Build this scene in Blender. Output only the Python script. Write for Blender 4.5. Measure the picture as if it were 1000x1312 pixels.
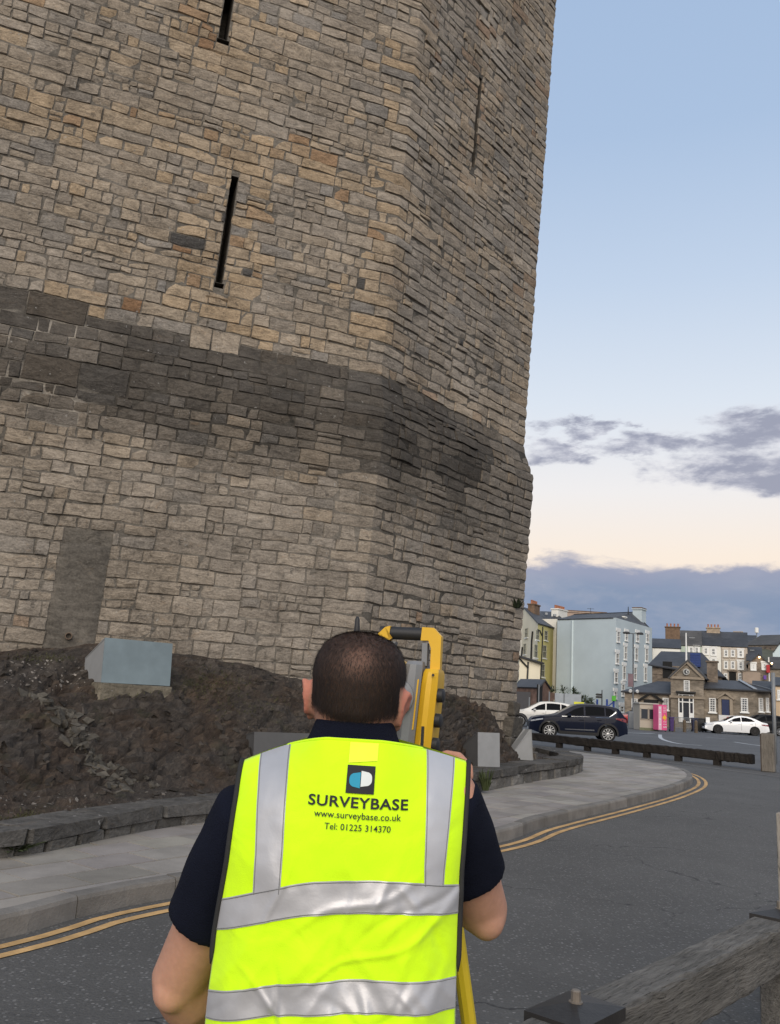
import bpy, bmesh, math, random
from mathutils import Vector, Matrix, noise
from mathutils.bvhtree import BVHTree
for o in list(bpy.data.objects): bpy.data.objects.remove(o)
SC = bpy.context.scene
COL = SC.collection
R = math.radians
sin, cos, pi = math.sin, math.cos, math.pi
V = Vector
rnd = random.Random(7)

# ---------------------------------------------------------------- camera
FPX, ROLL, EYE = 1100.0, 0.06, 1.7
PIT = math.atan(230.0 / FPX)
cF = V((0, cos(PIT), sin(PIT)))
_u = V((0, -sin(PIT), cos(PIT)))
cI = V((cos(ROLL), 0, 0)) + _u * sin(ROLL)
cJ = V((-sin(ROLL), 0, 0)) + _u * cos(ROLL)
cam = bpy.data.cameras.new('camera')
cam.sensor_fit = 'VERTICAL'; cam.sensor_height = 36.0
cam.lens = FPX / 1312 * 36
cam.clip_start = 0.05; cam.clip_end = 9000
co = bpy.data.objects.new('camera', cam); COL.objects.link(co)
M = Matrix((cI, cJ, -cF)).transposed().to_4x4(); M.translation = (0, 0, EYE)
co.matrix_world = M
SC.camera = co
EYEP = V((0, 0, EYE))

# ---------------------------------------------------------------- exposure, sun, sky
SC.view_settings.view_transform = 'Standard'
SC.view_settings.look = 'None'
SC.view_settings.exposure = 0.15
SC.view_settings.gamma = 1.0
SC.view_settings.use_curve_mapping = False
SUN_EL, SUN_AZ = 32.0, 184.0           # azimuth clockwise from +Y (view direction)
sd = V((sin(R(SUN_AZ)) * cos(R(SUN_EL)), cos(R(SUN_AZ)) * cos(R(SUN_EL)), sin(R(SUN_EL))))
sl = bpy.data.lights.new('sun', 'SUN'); sl.energy = 2.75; sl.angle = R(60); sl.color = (1.0, 0.88, 0.73)
so = bpy.data.objects.new('sun', sl); COL.objects.link(so)
so.rotation_euler = sd.to_track_quat('Z', 'Y').to_euler(); so.location = (0, -20, 60)

def lin(r, g, b):
    f = lambda c: (c / 255 / 12.92) if c / 255 <= .04045 else ((c / 255 + .055) / 1.055) ** 2.4
    return (f(r), f(g), f(b), 1.0)

W = bpy.data.worlds.new('World'); SC.world = W; W.use_nodes = True
class NT:
    """small helper for node trees"""
    def __init__(s, tree): s.t = tree; s.n = tree.nodes; s.l = tree.links
    def new(s, typ, **kw):
        n = s.n.new(typ)
        for k, v in kw.items(): setattr(n, k, v)
        return n
    def link(s, a, b): s.l.new(a, b)
    def put(s, sock, v):
        if hasattr(v, 'is_linked') or isinstance(v, bpy.types.NodeSocket): s.l.new(v, sock)
        else: sock.default_value = v
    def math(s, op, a, b=None, c=None, clamp=False):
        n = s.new('ShaderNodeMath', operation=op, use_clamp=clamp)
        s.put(n.inputs[0], a)
        if b is not None: s.put(n.inputs[1], b)
        if c is not None: s.put(n.inputs[2], c)
        return n.outputs[0]
    def vmath(s, op, a, b=None, sc=None):
        n = s.new('ShaderNodeVectorMath', operation=op)
        s.put(n.inputs[0], a)
        if b is not None: s.put(n.inputs[1], b)
        if sc is not None: s.put(n.inputs['Scale'], sc)
        return n.outputs[0]
    def mix(s, f, a, b, typ='MIX'):
        n = s.new('ShaderNodeMix', data_type='RGBA', blend_type=typ)
        s.put(n.inputs[0], f); s.put(n.inputs[6], a); s.put(n.inputs[7], b)
        return n.outputs[2]
    def ramp(s, f, stops, interp='LINEAR'):
        n = s.new('ShaderNodeValToRGB'); cr = n.color_ramp; cr.interpolation = interp
        while len(cr.elements) < len(stops): cr.elements.new(0.5)
        for e, (p, c) in zip(cr.elements, stops):
            e.position = p; e.color = c if len(c) == 4 else (*c, 1)
        s.put(n.inputs[0], f)
        return n.outputs[0]
    def noise(s, vec, scale, detail=4, rough=.55, dist=0.0):
        n = s.new('ShaderNodeTexNoise'); n.inputs['Scale'].default_value = scale
        n.inputs['Detail'].default_value = detail; n.inputs['Roughness'].default_value = rough
        n.inputs['Distortion'].default_value = dist
        s.put(n.inputs['Vector'], vec)
        return n.outputs[0]
    def maprange(s, v, a, b, c=0.0, d=1.0, smooth=True):
        n = s.new('ShaderNodeMapRange'); n.interpolation_type = 'SMOOTHSTEP' if smooth else 'LINEAR'
        s.put(n.inputs[0], v)
        for i, x in enumerate((a, b, c, d)): n.inputs[i + 1].default_value = x
        return n.outputs[0]

w = NT(W.node_tree)
bg = next(n for n in w.n if n.type == 'BACKGROUND')
SKYK = 0.1
bg.inputs['Strength'].default_value = SKYK
tc = w.new('ShaderNodeTexCoord')
dv = w.vmath('NORMALIZE', tc.outputs['Generated'])
sp = w.new('ShaderNodeSeparateXYZ'); w.link(dv, sp.inputs[0])
dx, dy, dz = sp.outputs
zc = w.math('MAXIMUM', dz, 0.0)
grad = w.ramp(zc, [(0.0, lin(246, 222, 202)), (.10, lin(247, 225, 203)), (.165, lin(245, 229, 212)), (.235, lin(236, 232, 230)),
                   (.33, lin(216, 224, 234)), (.45, lin(191, 207, 228)), (.58, lin(168, 190, 219)), (.75, lin(158, 182, 214)), (1.0, lin(152, 175, 206))])
sky = w.new('ShaderNodeTexSky', sky_type='NISHITA'); sky.sun_disc = False
sky.sun_elevation = R(SUN_EL); sky.sun_rotation = R(SUN_AZ)
base = w.mix(0.08, w.vmath('SCALE', grad, sc=1 / SKYK), sky.outputs[0])
az = w.math('ARCTAN2', dx, dy)                                   # radians, 0 straight ahead
cv = w.new('ShaderNodeCombineXYZ'); w.put(cv.inputs[0], az); w.put(cv.inputs[1], w.math('MULTIPLY', dz, 2.6))
n1 = w.noise(cv.outputs[0], 9.0, 8, .62, .25)
n2 = w.noise(w.vmath('ADD', cv.outputs[0], (3.1, 1.7, .4)), 26.0, 6, .6)
n3 = w.noise(w.vmath('ADD', cv.outputs[0], (8.1, 5.7, 2.4)), 5.0, 3, .5)
# the low bank of grey cloud along the horizon
edge = w.math('ADD', w.math('MULTIPLY', n1, .05), w.math('MULTIPLY', n3, .05))
edge = w.math('ADD', edge, w.math('MULTIPLY', n2, .014))
top = w.math('ADD', edge, .098)
bank = w.maprange(w.math('SUBTRACT', top, dz), -.003, .010)
inner = w.math('ADD', w.math('MULTIPLY', n1, .7), w.math('MULTIPLY', n2, .3))
bankc = w.ramp(inner, [(.30, lin(122, 140, 168)), (.48, lin(132, 147, 172)), (.62, lin(148, 157, 177)), (.76, lin(180, 179, 189))])
bankc = w.mix(w.maprange(w.math('SUBTRACT', top, dz), 0.0, .035, .45, 0.0), bankc, lin(176, 170, 186))
bankc = w.mix(w.maprange(dz, .0, .07, .75, 0.0), bankc, lin(120, 134, 163))
# separate drifting clouds higher up
n4 = w.noise(w.vmath('ADD', cv.outputs[0], (2.2, 6.1, 1.4)), 13.0, 7, .6)
n5 = w.noise(w.vmath('ADD', cv.outputs[0], (5.2, 3.1, 7.4)), 13.0, 7, .6)
waz = w.math('ADD', az, w.math('MULTIPLY', w.math('SUBTRACT', n4, .5), .22)); wdz = w.math('ADD', dz, w.math('MULTIPLY', w.math('SUBTRACT', n5, .5), .060))
def blob(a, z, ra, rz):
    u = w.math('DIVIDE', w.math('SUBTRACT', waz, a), ra); v = w.math('DIVIDE', w.math('SUBTRACT', wdz, z - .018), rz)
    return w.math('SUBTRACT', 1.0, w.math('ADD', w.math('MULTIPLY', u, u), w.math('MULTIPLY', v, v)))
bl = None
for a, z, ra, rz in ((.20, .322, .045, .013), (.33, .302, .09, .015), (.42, .306, .10, .032), (.43, .270, .12, .026), (.50, .30, .09, .035), (.20, .298, .05, .013),
                     (-.9, .30, .22, .03), (1.4, .29, .3, .035), (2.6, .31, .25, .03), (-2.0, .28, .3, .035)):
    b = w.math('MAXIMUM', blob(a, z, ra, rz), -1.2)
    bl = b if bl is None else w.math('MAXIMUM', bl, b)
dens = w.math('ADD', w.math('MULTIPLY', bl, .30), w.math('ADD', w.math('MULTIPLY', n1, 1.1), w.math('MULTIPLY', n2, .38)))
mid = w.maprange(dens, .66, 1.04)
midc = w.ramp(w.math('ADD', w.math('MULTIPLY', dens, .75), w.math('MULTIPLY', n2, .42)), [(.72, lin(208, 207, 216)), (.86, lin(176, 178, 192)), (1.0, lin(144, 148, 167))])
cl = w.mix(w.math('MULTIPLY', mid, .92), base, w.vmath('SCALE', midc, sc=1 / SKYK))
cl = w.mix(bank, cl, w.vmath('SCALE', bankc, sc=1 / SKYK))
below = w.maprange(dz, -.02, 0.0)
cl = w.mix(below, w.vmath('SCALE', lin(110, 112, 118)[:3], sc=1 / SKYK), cl)
w.link(cl, bg.inputs['Color'])

# ---------------------------------------------------------------- pixel-measured helper points
def ray(x, y): return cF + cI * ((x - 500) / FPX) + cJ * ((656 - y) / FPX)
def gp(x, y, z=0.0):
    v = ray(x, y); return EYEP + v * ((z - EYE) / v.z)
def at(x, y, Y):
    v = ray(x, y); return EYEP + v * (Y / v.y)
def proj(P):
    v = P - EYEP; d = v.dot(cF)
    return (500 + FPX * v.dot(cI) / d, 656 - FPX * v.dot(cJ) / d, d)
def hor(x): return 886 + .06 * (x - 500)
def on_line(x, y, A, B):
    """where the sight line (x, y) meets the upright plane through A and B"""
    n = V((B.y - A.y, A.x - B.x, 0)); v = ray(x, y)
    return EYEP + v * ((A - EYEP).dot(n) / v.dot(n))

# ---------------------------------------------------------------- materials
MATS = {}
def mat(name, col, rough=.7, var=.18, scale=3.0, bump=.15, bscale=None, metal=0.0, spec=.4, var2=None, stretch=None, coat=0.0, attr=None, sheen=0.0):
    if name in MATS: return MATS[name]
    m = bpy.data.materials.new(name); m.use_nodes = True; MATS[name] = m
    t = NT(m.node_tree); b = next(n for n in t.n if n.type == 'BSDF_PRINCIPLED')
    vec = t.new('ShaderNodeTexCoord').outputs['Object']
    if stretch:
        mp = t.new('ShaderNodeMapping'); mp.inputs['Scale'].default_value = stretch; t.link(vec, mp.inputs['Vector']); vec = mp.outputs[0]
    c = (*col[:3], 1)
    if attr:
        a = t.new('ShaderNodeAttribute', attribute_name=attr); c = a.outputs['Color']
    if var:
        na = t.noise(vec, scale, 6, .6)
        fac = t.maprange(na, .25, .75, 1 - var, 1 + var, smooth=False)
        if var2:
            nb = t.noise(t.vmath('ADD', vec, (5.3, 2.1, 7.7)), var2[0], 3, .5)
            fac = t.math('MULTIPLY', fac, t.maprange(nb, .3, .7, 1 - var2[1], 1 + var2[1]))
        mul = t.new('ShaderNodeVectorMath', operation='SCALE'); t.put(mul.inputs[0], c if not isinstance(c, tuple) else c[:3]); t.put(mul.inputs['Scale'], fac)
        t.link(mul.outputs[0], b.inputs['Base Color'])
    else:
        t.put(b.inputs['Base Color'], c)
    b.inputs['Roughness'].default_value = rough; b.inputs['Metallic'].default_value = metal
    b.inputs['Specular IOR Level'].default_value = spec
    b.inputs['Coat Weight'].default_value = coat
    b.inputs['Coat Roughness'].default_value = .06
    b.inputs['Sheen Weight'].default_value = sheen
    if bump:
        bp = t.new('ShaderNodeBump'); bp.inputs['Strength'].default_value = bump; bp.inputs['Distance'].default_value = .02
        t.link(t.noise(vec, bscale or scale * 4, 5, .65), bp.inputs['Height']); t.link(bp.outputs[0], b.inputs['Normal'])
    return m

# ---------------------------------------------------------------- objects
ORG = {}
def tag(o, label=None, cat=None, group=None, kind=None):
    for k, v in (('label', label), ('category', cat), ('group', group), ('kind', kind)):
        if v: o[k] = v
    return o
def thing(name, label, cat, loc=(0, 0, 0), group=None, rz=0.0):
    o = bpy.data.objects.new(name, None); COL.objects.link(o)
    o.empty_display_size = .2
    o.location = loc; o.rotation_euler = (0, 0, rz); ORG[o.name] = V(loc)
    return tag(o, label, cat, group)
def org_of(o):
    while o is not None:
        if o.name in ORG: return ORG[o.name]
        o = o.parent
    return V((0, 0, 0))

class MB:
    def __init__(s): s.v = []; s.f = []; s.mi = []; s.col = []; s.cur = 0; s.tint = None
    def vert(s, p):
        s.v.append((p[0], p[1], p[2]))
        if s.tint is not None: s.col.append(s.tint)
        return len(s.v) - 1
    def face(s, *ids): s.f.append(tuple(ids)); s.mi.append(s.cur)
    def quad(s, *pts): s.face(*[s.vert(p) for p in pts])
    def box(s, c, d, ax=None, bev=0.0):
        """box centred at c with full sizes d; ax = 3 axis vectors"""
        c = V(c); X, Y, Z = ax or (V((1, 0, 0)), V((0, 1, 0)), V((0, 0, 1)))
        hx, hy, hz = d[0] / 2, d[1] / 2, d[2] / 2
        if bev <= 0:
            i = [s.vert(c + X * (sx * hx) + Y * (sy * hy) + Z * (sz * hz)) for sz in (-1, 1) for sx, sy in ((-1, -1), (1, -1), (1, 1), (-1, 1))]
            for q in ((3, 2, 1, 0), (4, 5, 6, 7), (0, 1, 5, 4), (1, 2, 6, 5), (2, 3, 7, 6), (3, 0, 4, 7)): s.face(*[i[k] for k in q])
        else:
            b = min(bev, hx * .9, hy * .9, hz * .9)
            rs = []
            for z, e in ((-hz, b), (-hz + b, 0), (hz - b, 0), (hz, b)):
                pts = []
                a, bb = hx - e, hy - e; k = b * .6
                for p in ((-a + k, -bb), (a - k, -bb), (a, -bb + k), (a, bb - k), (a - k, bb), (-a + k, bb), (-a, bb - k), (-a, -bb + k)):
                    pts.append(s.vert(c + X * p[0] + Y * p[1] + Z * z))
                rs.append(pts)
            s.face(*reversed(rs[0])); s.face(*rs[3])
            for r0, r1 in zip(rs, rs[1:]):
                for k in range(8): s.face(r0[k], r0[(k + 1) % 8], r1[(k + 1) % 8], r1[k])
        return s
    def loft(s, rings, cap=True, closed=True):
        ids = [[s.vert(p) for p in r] for r in rings]
        n = len(ids[0])
        for a, b in zip(ids, ids[1:]):
            for k in range(n if closed else n - 1): s.face(a[k], a[(k + 1) % n], b[(k + 1) % n], b[k])
        if cap: s.face(*reversed(ids[0])); s.face(*ids[-1])
        return ids
    def tube(s, pts, r, n=8, cap=True):
        pts = [V(p) for p in pts]; rr = r if isinstance(r, (list, tuple)) else [r] * len(pts)
        rings = []; up = None
        for i, p in enumerate(pts):
            d = (pts[min(i + 1, len(pts) - 1)] - pts[max(i - 1, 0)]).normalized()
            if up is None: up = V((0, 0, 1)) if abs(d.z) < .9 else V((1, 0, 0))
            a = d.cross(up).normalized(); b = a.cross(d).normalized(); up = b
            rings.append([p + a * (cos(2 * pi * k / n) * rr[i]) + b * (-sin(2 * pi * k / n) * rr[i]) for k in range(n)])
        s.loft(rings, cap); return s
    def lathe(s, c, axis, prof, n=16, cap=True):
        """prof = (distance along axis, radius)"""
        c = V(c); ax = V(axis).normalized(); a = ax.orthogonal().normalized(); b = ax.cross(a)
        s.loft([[c + ax * h + a * (cos(2 * pi * k / n) * r) + b * (sin(2 * pi * k / n) * r) for k in range(n)] for h, r in prof], cap); return s
    def prism(s, poly, z0, z1):
        """upright prism over a counter-clockwise plan polygon"""
        a = [s.vert((p[0], p[1], z0)) for p in poly]; b = [s.vert((p[0], p[1], z1)) for p in poly]
        n = len(poly); s.face(*reversed(a)); s.face(*b)
        for k in range(n): s.face(a[k], a[(k + 1) % n], b[(k + 1) % n], b[k])
        return s
    def slab(s, pts, t, nrm=None):
        """a flat polygon thickened by t against its normal"""
        pts = [V(p) for p in pts]
        n = nrm or (pts[1] - pts[0]).cross(pts[2] - pts[0]).normalized()
        a = [s.vert(p) for p in pts]; b = [s.vert(p - n * t) for p in pts]; k = len(pts)
        s.face(*a); s.face(*reversed(b))
        for i in range(k): s.face(a[(i + 1) % k], a[i], b[i], b[(i + 1) % k])
        return s
    def grid(s, rows, flip=False, closed=False):
        ids = [[s.vert(p) for p in r] for r in rows]; m = len(ids[0])
        for a, b in zip(ids, ids[1:]):
            for k in range(m if closed else m - 1):
                q = (a[k], a[(k + 1) % m], b[(k + 1) % m], b[k])
                s.face(*(reversed(q) if flip else q))
        return ids
    def build(s, name, m, parent=None, smooth=False, local=False, loc=None, angle=None):
        me = bpy.data.meshes.new(name)
        off = V((0, 0, 0))
        if loc is not None: off = V(loc)
        elif parent is not None and not local: off = org_of(parent)
        me.from_pydata([(p[0] - off.x, p[1] - off.y, p[2] - off.z) for p in s.v] if off.length else s.v, [], s.f)
        ms = m if isinstance(m, (list, tuple)) else [m]
        for x in ms: me.materials.append(x)
        if len(ms) > 1: me.polygons.foreach_set('material_index', s.mi)
        if s.col:
            a = me.color_attributes.new('tint', 'FLOAT_COLOR', 'POINT')
            a.data.foreach_set('color', [x for c in s.col for x in (c[0], c[1], c[2], 1.0)])
        me.polygons.foreach_set('use_smooth', [bool(smooth)] * len(me.polygons))
        me.update()
        o = bpy.data.objects.new(name, me); COL.objects.link(o)
        if loc is not None: o.location = off; ORG[o.name] = off
        if angle is not None:
            me.set_sharp_from_angle(angle=angle)
        o.parent = parent
        return o

def fixn(o):
    bm = bmesh.new(); bm.from_mesh(o.data); bmesh.ops.recalc_face_normals(bm, faces=bm.faces); bm.to_mesh(o.data); bm.free(); return o

def catmull(pts, n=12):
    pts = [V(p) for p in pts]; out = []
    P = [pts[0] * 2 - pts[1]] + pts + [pts[-1] * 2 - pts[-2]]
    for i in range(1, len(P) - 2):
        for k in range(n):
            t = k / n; a, b, c, d = P[i - 1], P[i], P[i + 1], P[i + 2]
            out.append(.5 * ((2 * b) + (c - a) * t + (2 * a - 5 * b + 4 * c - d) * t * t + (-a + 3 * b - 3 * c + d) * t ** 3))
    out.append(pts[-1]); return out
def resample(pl, step):
    L = [0.0]
    for a, b in zip(pl, pl[1:]): L.append(L[-1] + (b - a).length)
    n = max(2, round(L[-1] / step)); out = []; j = 0
    for k in range(n + 1):
        s = L[-1] * k / n
        while j < len(L) - 2 and L[j + 1] < s: j += 1
        t = (s - L[j]) / max(1e-9, L[j + 1] - L[j]); out.append(pl[j].lerp(pl[j + 1], min(1, t)))
    return out
def leftn(pl):
    """unit normals to the left of the direction of travel"""
    r = []
    for i in range(len(pl)):
        d = pl[min(i + 1, len(pl) - 1)] - pl[max(i - 1, 0)]
        r.append(V((-d.y, d.x, 0)).normalized())
    return r
def smooth01(x): x = min(1, max(0, x)); return x * x * (3 - 2 * x)
def fbm(p, o=4): return noise.fractal(V(p), 1.0, 2.0, o)
# ================================================================ ground, road, pavement
def asphalt(name, col, speck, crack=0.0, patch=.45, blue=0):
    m = bpy.data.materials.new(name); m.use_nodes = True
    t = NT(m.node_tree); b = next(n for n in t.n if n.type == 'BSDF_PRINCIPLED')
    vec = t.new('ShaderNodeTexCoord').outputs['Object']
    big = t.noise(vec, .35, 5, .6); mid = t.noise(t.vmath('ADD', vec, (3, 9, 1)), 2.2, 5, .6); fine = t.noise(vec, 70, 3, .7)
    f = t.math('ADD', t.math('MULTIPLY', big, patch * 2), t.math('MULTIPLY', mid, .35)); f = t.math('ADD', f, t.math('MULTIPLY', fine, 1.0))
    f = t.maprange(f, .62, 1.62, .55, 1.45, smooth=False)
    c = t.new('ShaderNodeVectorMath', operation='SCALE'); c.inputs[0].default_value = col; t.put(c.inputs['Scale'], f)
    vo = t.new('ShaderNodeTexVoronoi'); vo.inputs['Scale'].default_value = 42; t.link(vec, vo.inputs['Vector'])
    sp_ = t.new('ShaderNodeSeparateColor'); t.link(vo.outputs['Color'], sp_.inputs[0])
    chip = t.math('MULTIPLY', t.math('GREATER_THAN', sp_.outputs[0], .70), t.math('LESS_THAN', vo.outputs['Distance'], .42))
    cc = t.mix(t.math('MULTIPLY', chip, t.math('MULTIPLY', sp_.outputs[1], speck)), c.outputs[0], (.27, .26, .25, 1))
    if crack:
        wv = t.vmath('ADD', vec, t.vmath('SCALE', t.new('ShaderNodeTexNoise').outputs['Color'], sc=0.0))
        nz = t.new('ShaderNodeTexNoise'); nz.inputs['Scale'].default_value = 2.5; nz.inputs['Detail'].default_value = 6; t.link(vec, nz.inputs['Vector'])
        wv = t.vmath('ADD', vec, t.vmath('SCALE', nz.outputs['Color'], sc=.5))
        v2 = t.new('ShaderNodeTexVoronoi', feature='DISTANCE_TO_EDGE'); v2.inputs['Scale'].default_value = .32; t.link(wv, v2.inputs['Vector'])
        ck = t.math('MULTIPLY', t.maprange(v2.outputs['Distance'], .0, .006, 1, 0), t.maprange(mid, .42, .6))
        cc = t.mix(t.math('MULTIPLY', ck, crack), cc, (.012, .012, .012, 1))
    t.link(cc, b.inputs['Base Color'])
    b.inputs['Roughness'].default_value = .8; b.inputs['Specular IOR Level'].default_value = .3
    bp = t.new('ShaderNodeBump'); bp.inputs['Strength'].default_value = .55; bp.inputs['Distance'].default_value = .012
    h = t.math('ADD', t.math('MULTIPLY', fine, 1.0), t.math('MULTIPLY', vo.outputs['Distance'], .6))
    t.link(h, bp.inputs['Height']); t.link(bp.outputs[0], b.inputs['Normal'])
    return m
ROADM = asphalt('road_asphalt', (.084, .081, .077), .55, .75)
PARKM = asphalt('park_asphalt', (.088, .088, .089), .2, .25)
SOILM = mat('bare_soil', (.035, .032, .028), .95, .4, 3, .6, 20)

b = MB(); b.quad((-3000, -3000, 0), (3000, -3000, 0), (3000, 3000, 0), (-3000, 3000, 0))
tag(b.build('ground', mat('far_ground', (.07, .072, .07), .9, .25, .05, 0)), kind='structure')
b = MB(); b.quad((-40, -16, .004), (60, -16, .004), (60, 60, .004), (-40, 60, .004))
tag(b.build('road', ROADM), kind='structure')
# car park surface beyond the timber barrier
b = MB()
bar0, bar1 = gp(640, 950.5), gp(1003, 990.5)
bd = (bar1 - bar0).normalized(); bn = V((-bd.y, bd.x, 0))
pk = [bar0 - bd * 12 - bn * .25, bar1 + bd * 14 - bn * .25, V((75, 30, 0)), V((75, 92, 0)), V((-6, 92, 0))]
b.face(*[b.vert((p.x, p.y, .008)) for p in pk])
tag(b.build('car_park', PARKM), kind='structure')

# ---- curves of the low wall and the kerb
wall_pts = [V((-6.2, 3.2, 0)), V((-4.3, 5.6, 0))] + [gp(x, y, .15) for x, y in ((0, 1100), (47, 1094), (240, 1056))] + \
           [V((-.4, 12.2, .15))] + [gp(x, y, .15) for x, y in ((606, 1016), (680, 1002), (725, 995))] + [V((4.95, 21.2, .15)), V((4.9, 23.0, .15)), V((4.2, 24.4, .15)), V((2.6, 25.6, .15))]
wall_line = [V((p.x, p.y, 0)) for p in catmull(wall_pts, 10)]
kerb_pts = [V((-5.6, 1.2, 0)), V((-3.9, 3.6, 0))] + [gp(x, y) for x, y in ((0, 1205), (200, 1155), (620, 1085), (700, 1060), (800, 1035), (860, 1018), (887, 1005), (880, 994), (850, 985.5), (800, 977), (740, 969))] + [V((4.6, 30.0, 0)), V((1.5, 30.2, 0))]
kerb_line = [V((p.x, p.y, 0)) for p in catmull(kerb_pts, 12)]
PAVZ = .15
kl = resample(kerb_line, .3)
KN = leftn(kl)
# ---- pavement base
poly = [p + n * .12 for p, n in zip(kl, KN)] + list(reversed(resample(wall_line, .5)))
b = MB(); b.face(*[b.vert((p.x, p.y, PAVZ - .012)) for p in poly])
PAV = b.build('pavement', mat('paving_joint', (.10, .095, .09), .9, .3, 6, .3, 40)); tag(PAV, kind='structure')
from mathutils.geometry import tessellate_polygon
PAV.data.clear_geometry()
tri = tessellate_polygon([poly])
PAV.data.from_pydata([(p.x, p.y, PAVZ - .012) for p in poly], [], [tuple(q) for q in tri]); fixn(PAV)
for pl in PAV.data.polygons:
    if pl.normal.z < 0: PAV.data.flip_normals(); break
def clip(sub, a, bb):
    out = []
    for i in range(len(sub)):
        p, q = sub[i], sub[(i + 1) % len(sub)]
        sp1 = (bb.x - a.x) * (p.y - a.y) - (bb.y - a.y) * (p.x - a.x); sq = (bb.x - a.x) * (q.y - a.y) - (bb.y - a.y) * (q.x - a.x)
        if sp1 >= 0: out.append(p)
        if sp1 * sq < 0: out.append(p.lerp(q, sp1 / (sp1 - sq)))
    return out
slabm = mat('paving_slab', (.24, .225, .21), .8, .22, 2.5, .3, 45, attr='tint', var2=(.5, .12))
pd = V((.60, .80, 0)); pn = V((-.80, .60, 0))
cells = []
o0 = V((-6, 1, 0))
r = random.Random(3)
for j in range(-30, 40):
    for i in range(-8, 90):
        s, t = .62 * i + (.31 if j % 2 else 0), .42 * j
        g = .006
        q = [o0 + pd * (s + g) + pn * (t + g), o0 + pd * (s + .62 - g) + pn * (t + g), o0 + pd * (s + .62 - g) + pn * (t + .42 - g), o0 + pd * (s + g) + pn * (t + .42 - g)]
        c = sum(q, V()) / 4
        if not (-8 < c.x < 12 and 0 < c.y < 32): continue
        sub = poly
        if min((c - p).length for p in poly[::2]) > 30: continue
        for k in range(4):
            sub = clip(sub, q[k], q[(k + 1) % 4])
            if len(sub) < 3: break
        if len(sub) < 3: continue
        ar = abs(sum(sub[k].x * sub[(k + 1) % len(sub)].y - sub[(k + 1) % len(sub)].x * sub[k].y for k in range(len(sub)))) / 2
        if ar < .02 or len(sub) > 14: continue
        px = proj(V((c.x, c.y, PAVZ)))
        vis = 0 <= px[0] <= 1000 and 0 < px[1] < 1320 and not (300 < px[0] < 590)
        cells.append((ar / px[2] ** 3 if vis and px[2] > 0 else 0, sub, c))
cells.sort(key=lambda x: -x[0])
rest = MB()
for k, (sc_, sub, c) in enumerate(cells):
    one = k < 295 and sc_ > 0
    mb = MB() if one else rest
    v = r.uniform(.82, 1.13); mb.tint = (.25 * v, .230 * v * r.uniform(.98, 1.01), .208 * v * r.uniform(.95, 1.03))
    z = PAVZ + r.uniform(-.003, .003); tx, ty = r.uniform(-.004, .004), r.uniform(-.004, .004)
    top = [mb.vert((p.x, p.y, z + (p - c).x * tx + (p - c).y * ty)) for p in [c + (p - c) * .985 for p in sub]]
    bot = [mb.vert((p.x, p.y, PAVZ - .03)) for p in sub]
    n = len(sub); mb.face(*top)
    for i in range(n): mb.face(bot[i], bot[(i + 1) % n], top[(i + 1) % n], top[i])
    if one: mb.build('paving_slab', slabm, PAV)
tag(rest.build('small_paving_slabs', slabm, PAV), kind='stuff')

# ---- kerb stones
kerbm = mat('kerb_stone', (.2, .19, .18), .85, .3, 4, .4, 50, attr='tint')
KERB = thing('kerb', None, None); KERB['kind'] = 'structure'
ks = resample(kerb_line, .92); kn = leftn(ks)
for i in range(len(ks) - 1):
    a, c, na, nc = ks[i], ks[i + 1], kn[i], kn[i + 1]; d = (c - a).normalized() * .005
    mb = MB(); v = r.uniform(.8, 1.15); mb.tint = (.158 * v, .146 * v, .132 * v)
    dzr = r.uniform(-.004, .004)
    prof = ((0, -.05), (.002, .125 + dzr), (.012, .150 + dzr), (.04, .156 + dzr), (.13, .156 + dzr), (.138, .08))
    mid_ = (a + c) / 2; nm = (na + nc).normalized()
    # follow the curve with a middle section
    rows = []
    full = [a + d, mid_ + (resample(kerb_line, .46)[min(2 * i + 1, 2 * len(ks) - 3)] - mid_), c - d]
    for p, n in zip(full, (na, nm, nc)):
        rows.append([p + n * u + V((0, 0, z)) for u, z in prof])
    ids = mb.grid(rows, flip=False)
    mb.face(*ids[0]); mb.face(*reversed(ids[-1]))
    fixn(mb.build('kerb_stone', kerbm, KERB))

# ---- markings
paint_y = mat('yellow_road_paint', (.46, .285, .12), .8, .38, 5, .3, 60, var2=(1.3, .22))
paint_w = mat('white_road_paint', (.42, .43, .44), .8, .3, 10, .2, 60)
def stripe(name, pl, off, wid, m, z=.010):
    n = leftn(pl); mb = MB()
    mb.grid([[p + q * (off + wid / 2) + V((0, 0, z)), p + q * (off - wid / 2) + V((0, 0, z))] for p, q in zip(pl, n)], flip=True)
    o = mb.build(name, m); tag(o, kind='structure')
    return o
yl = resample(kerb_line, .25)
yl = [p for p in yl if p.y < 24.6 or p.x > 8.6]
yl = [p for k, p in enumerate(yl) if k < len(yl)]
stripe('yellow_line', yl, -.14, .075, paint_y)
stripe('yellow_line', yl, -.30, .075, paint_y)
def arc(pts, w_, nm='white_line'): stripe(nm, [V((p.x, p.y, 0)) for p in catmull([gp(x, y) for x, y in pts], 8)], 0, w_, paint_w, .016)
arc([(846, 941.5), (847, 946), (856, 950), (873, 953.5), (900, 955.5)], .22)
arc([(790, 938), (815, 939.5), (838, 940)], .35)
arc([(941, 951), (958, 953.6), (976, 956)], .22)
arc([(905, 944.8), (930, 947)], .12)
# pale concrete edging strip in front of the barrier
eb = MB()
e0, e1 = gp(690, 955.8), gp(1003, 996.5)
ed = (e1 - e0).normalized()
edge_l = [e0 - ed * 5 + ed * (k * 1.0) for k in range(int((e1 - e0).length) + 14)]
stripe('concrete_edging', edge_l, 0, .14, mat('edging', (.17, .16, .15), .9, .3, 5, .3), .012)
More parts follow.
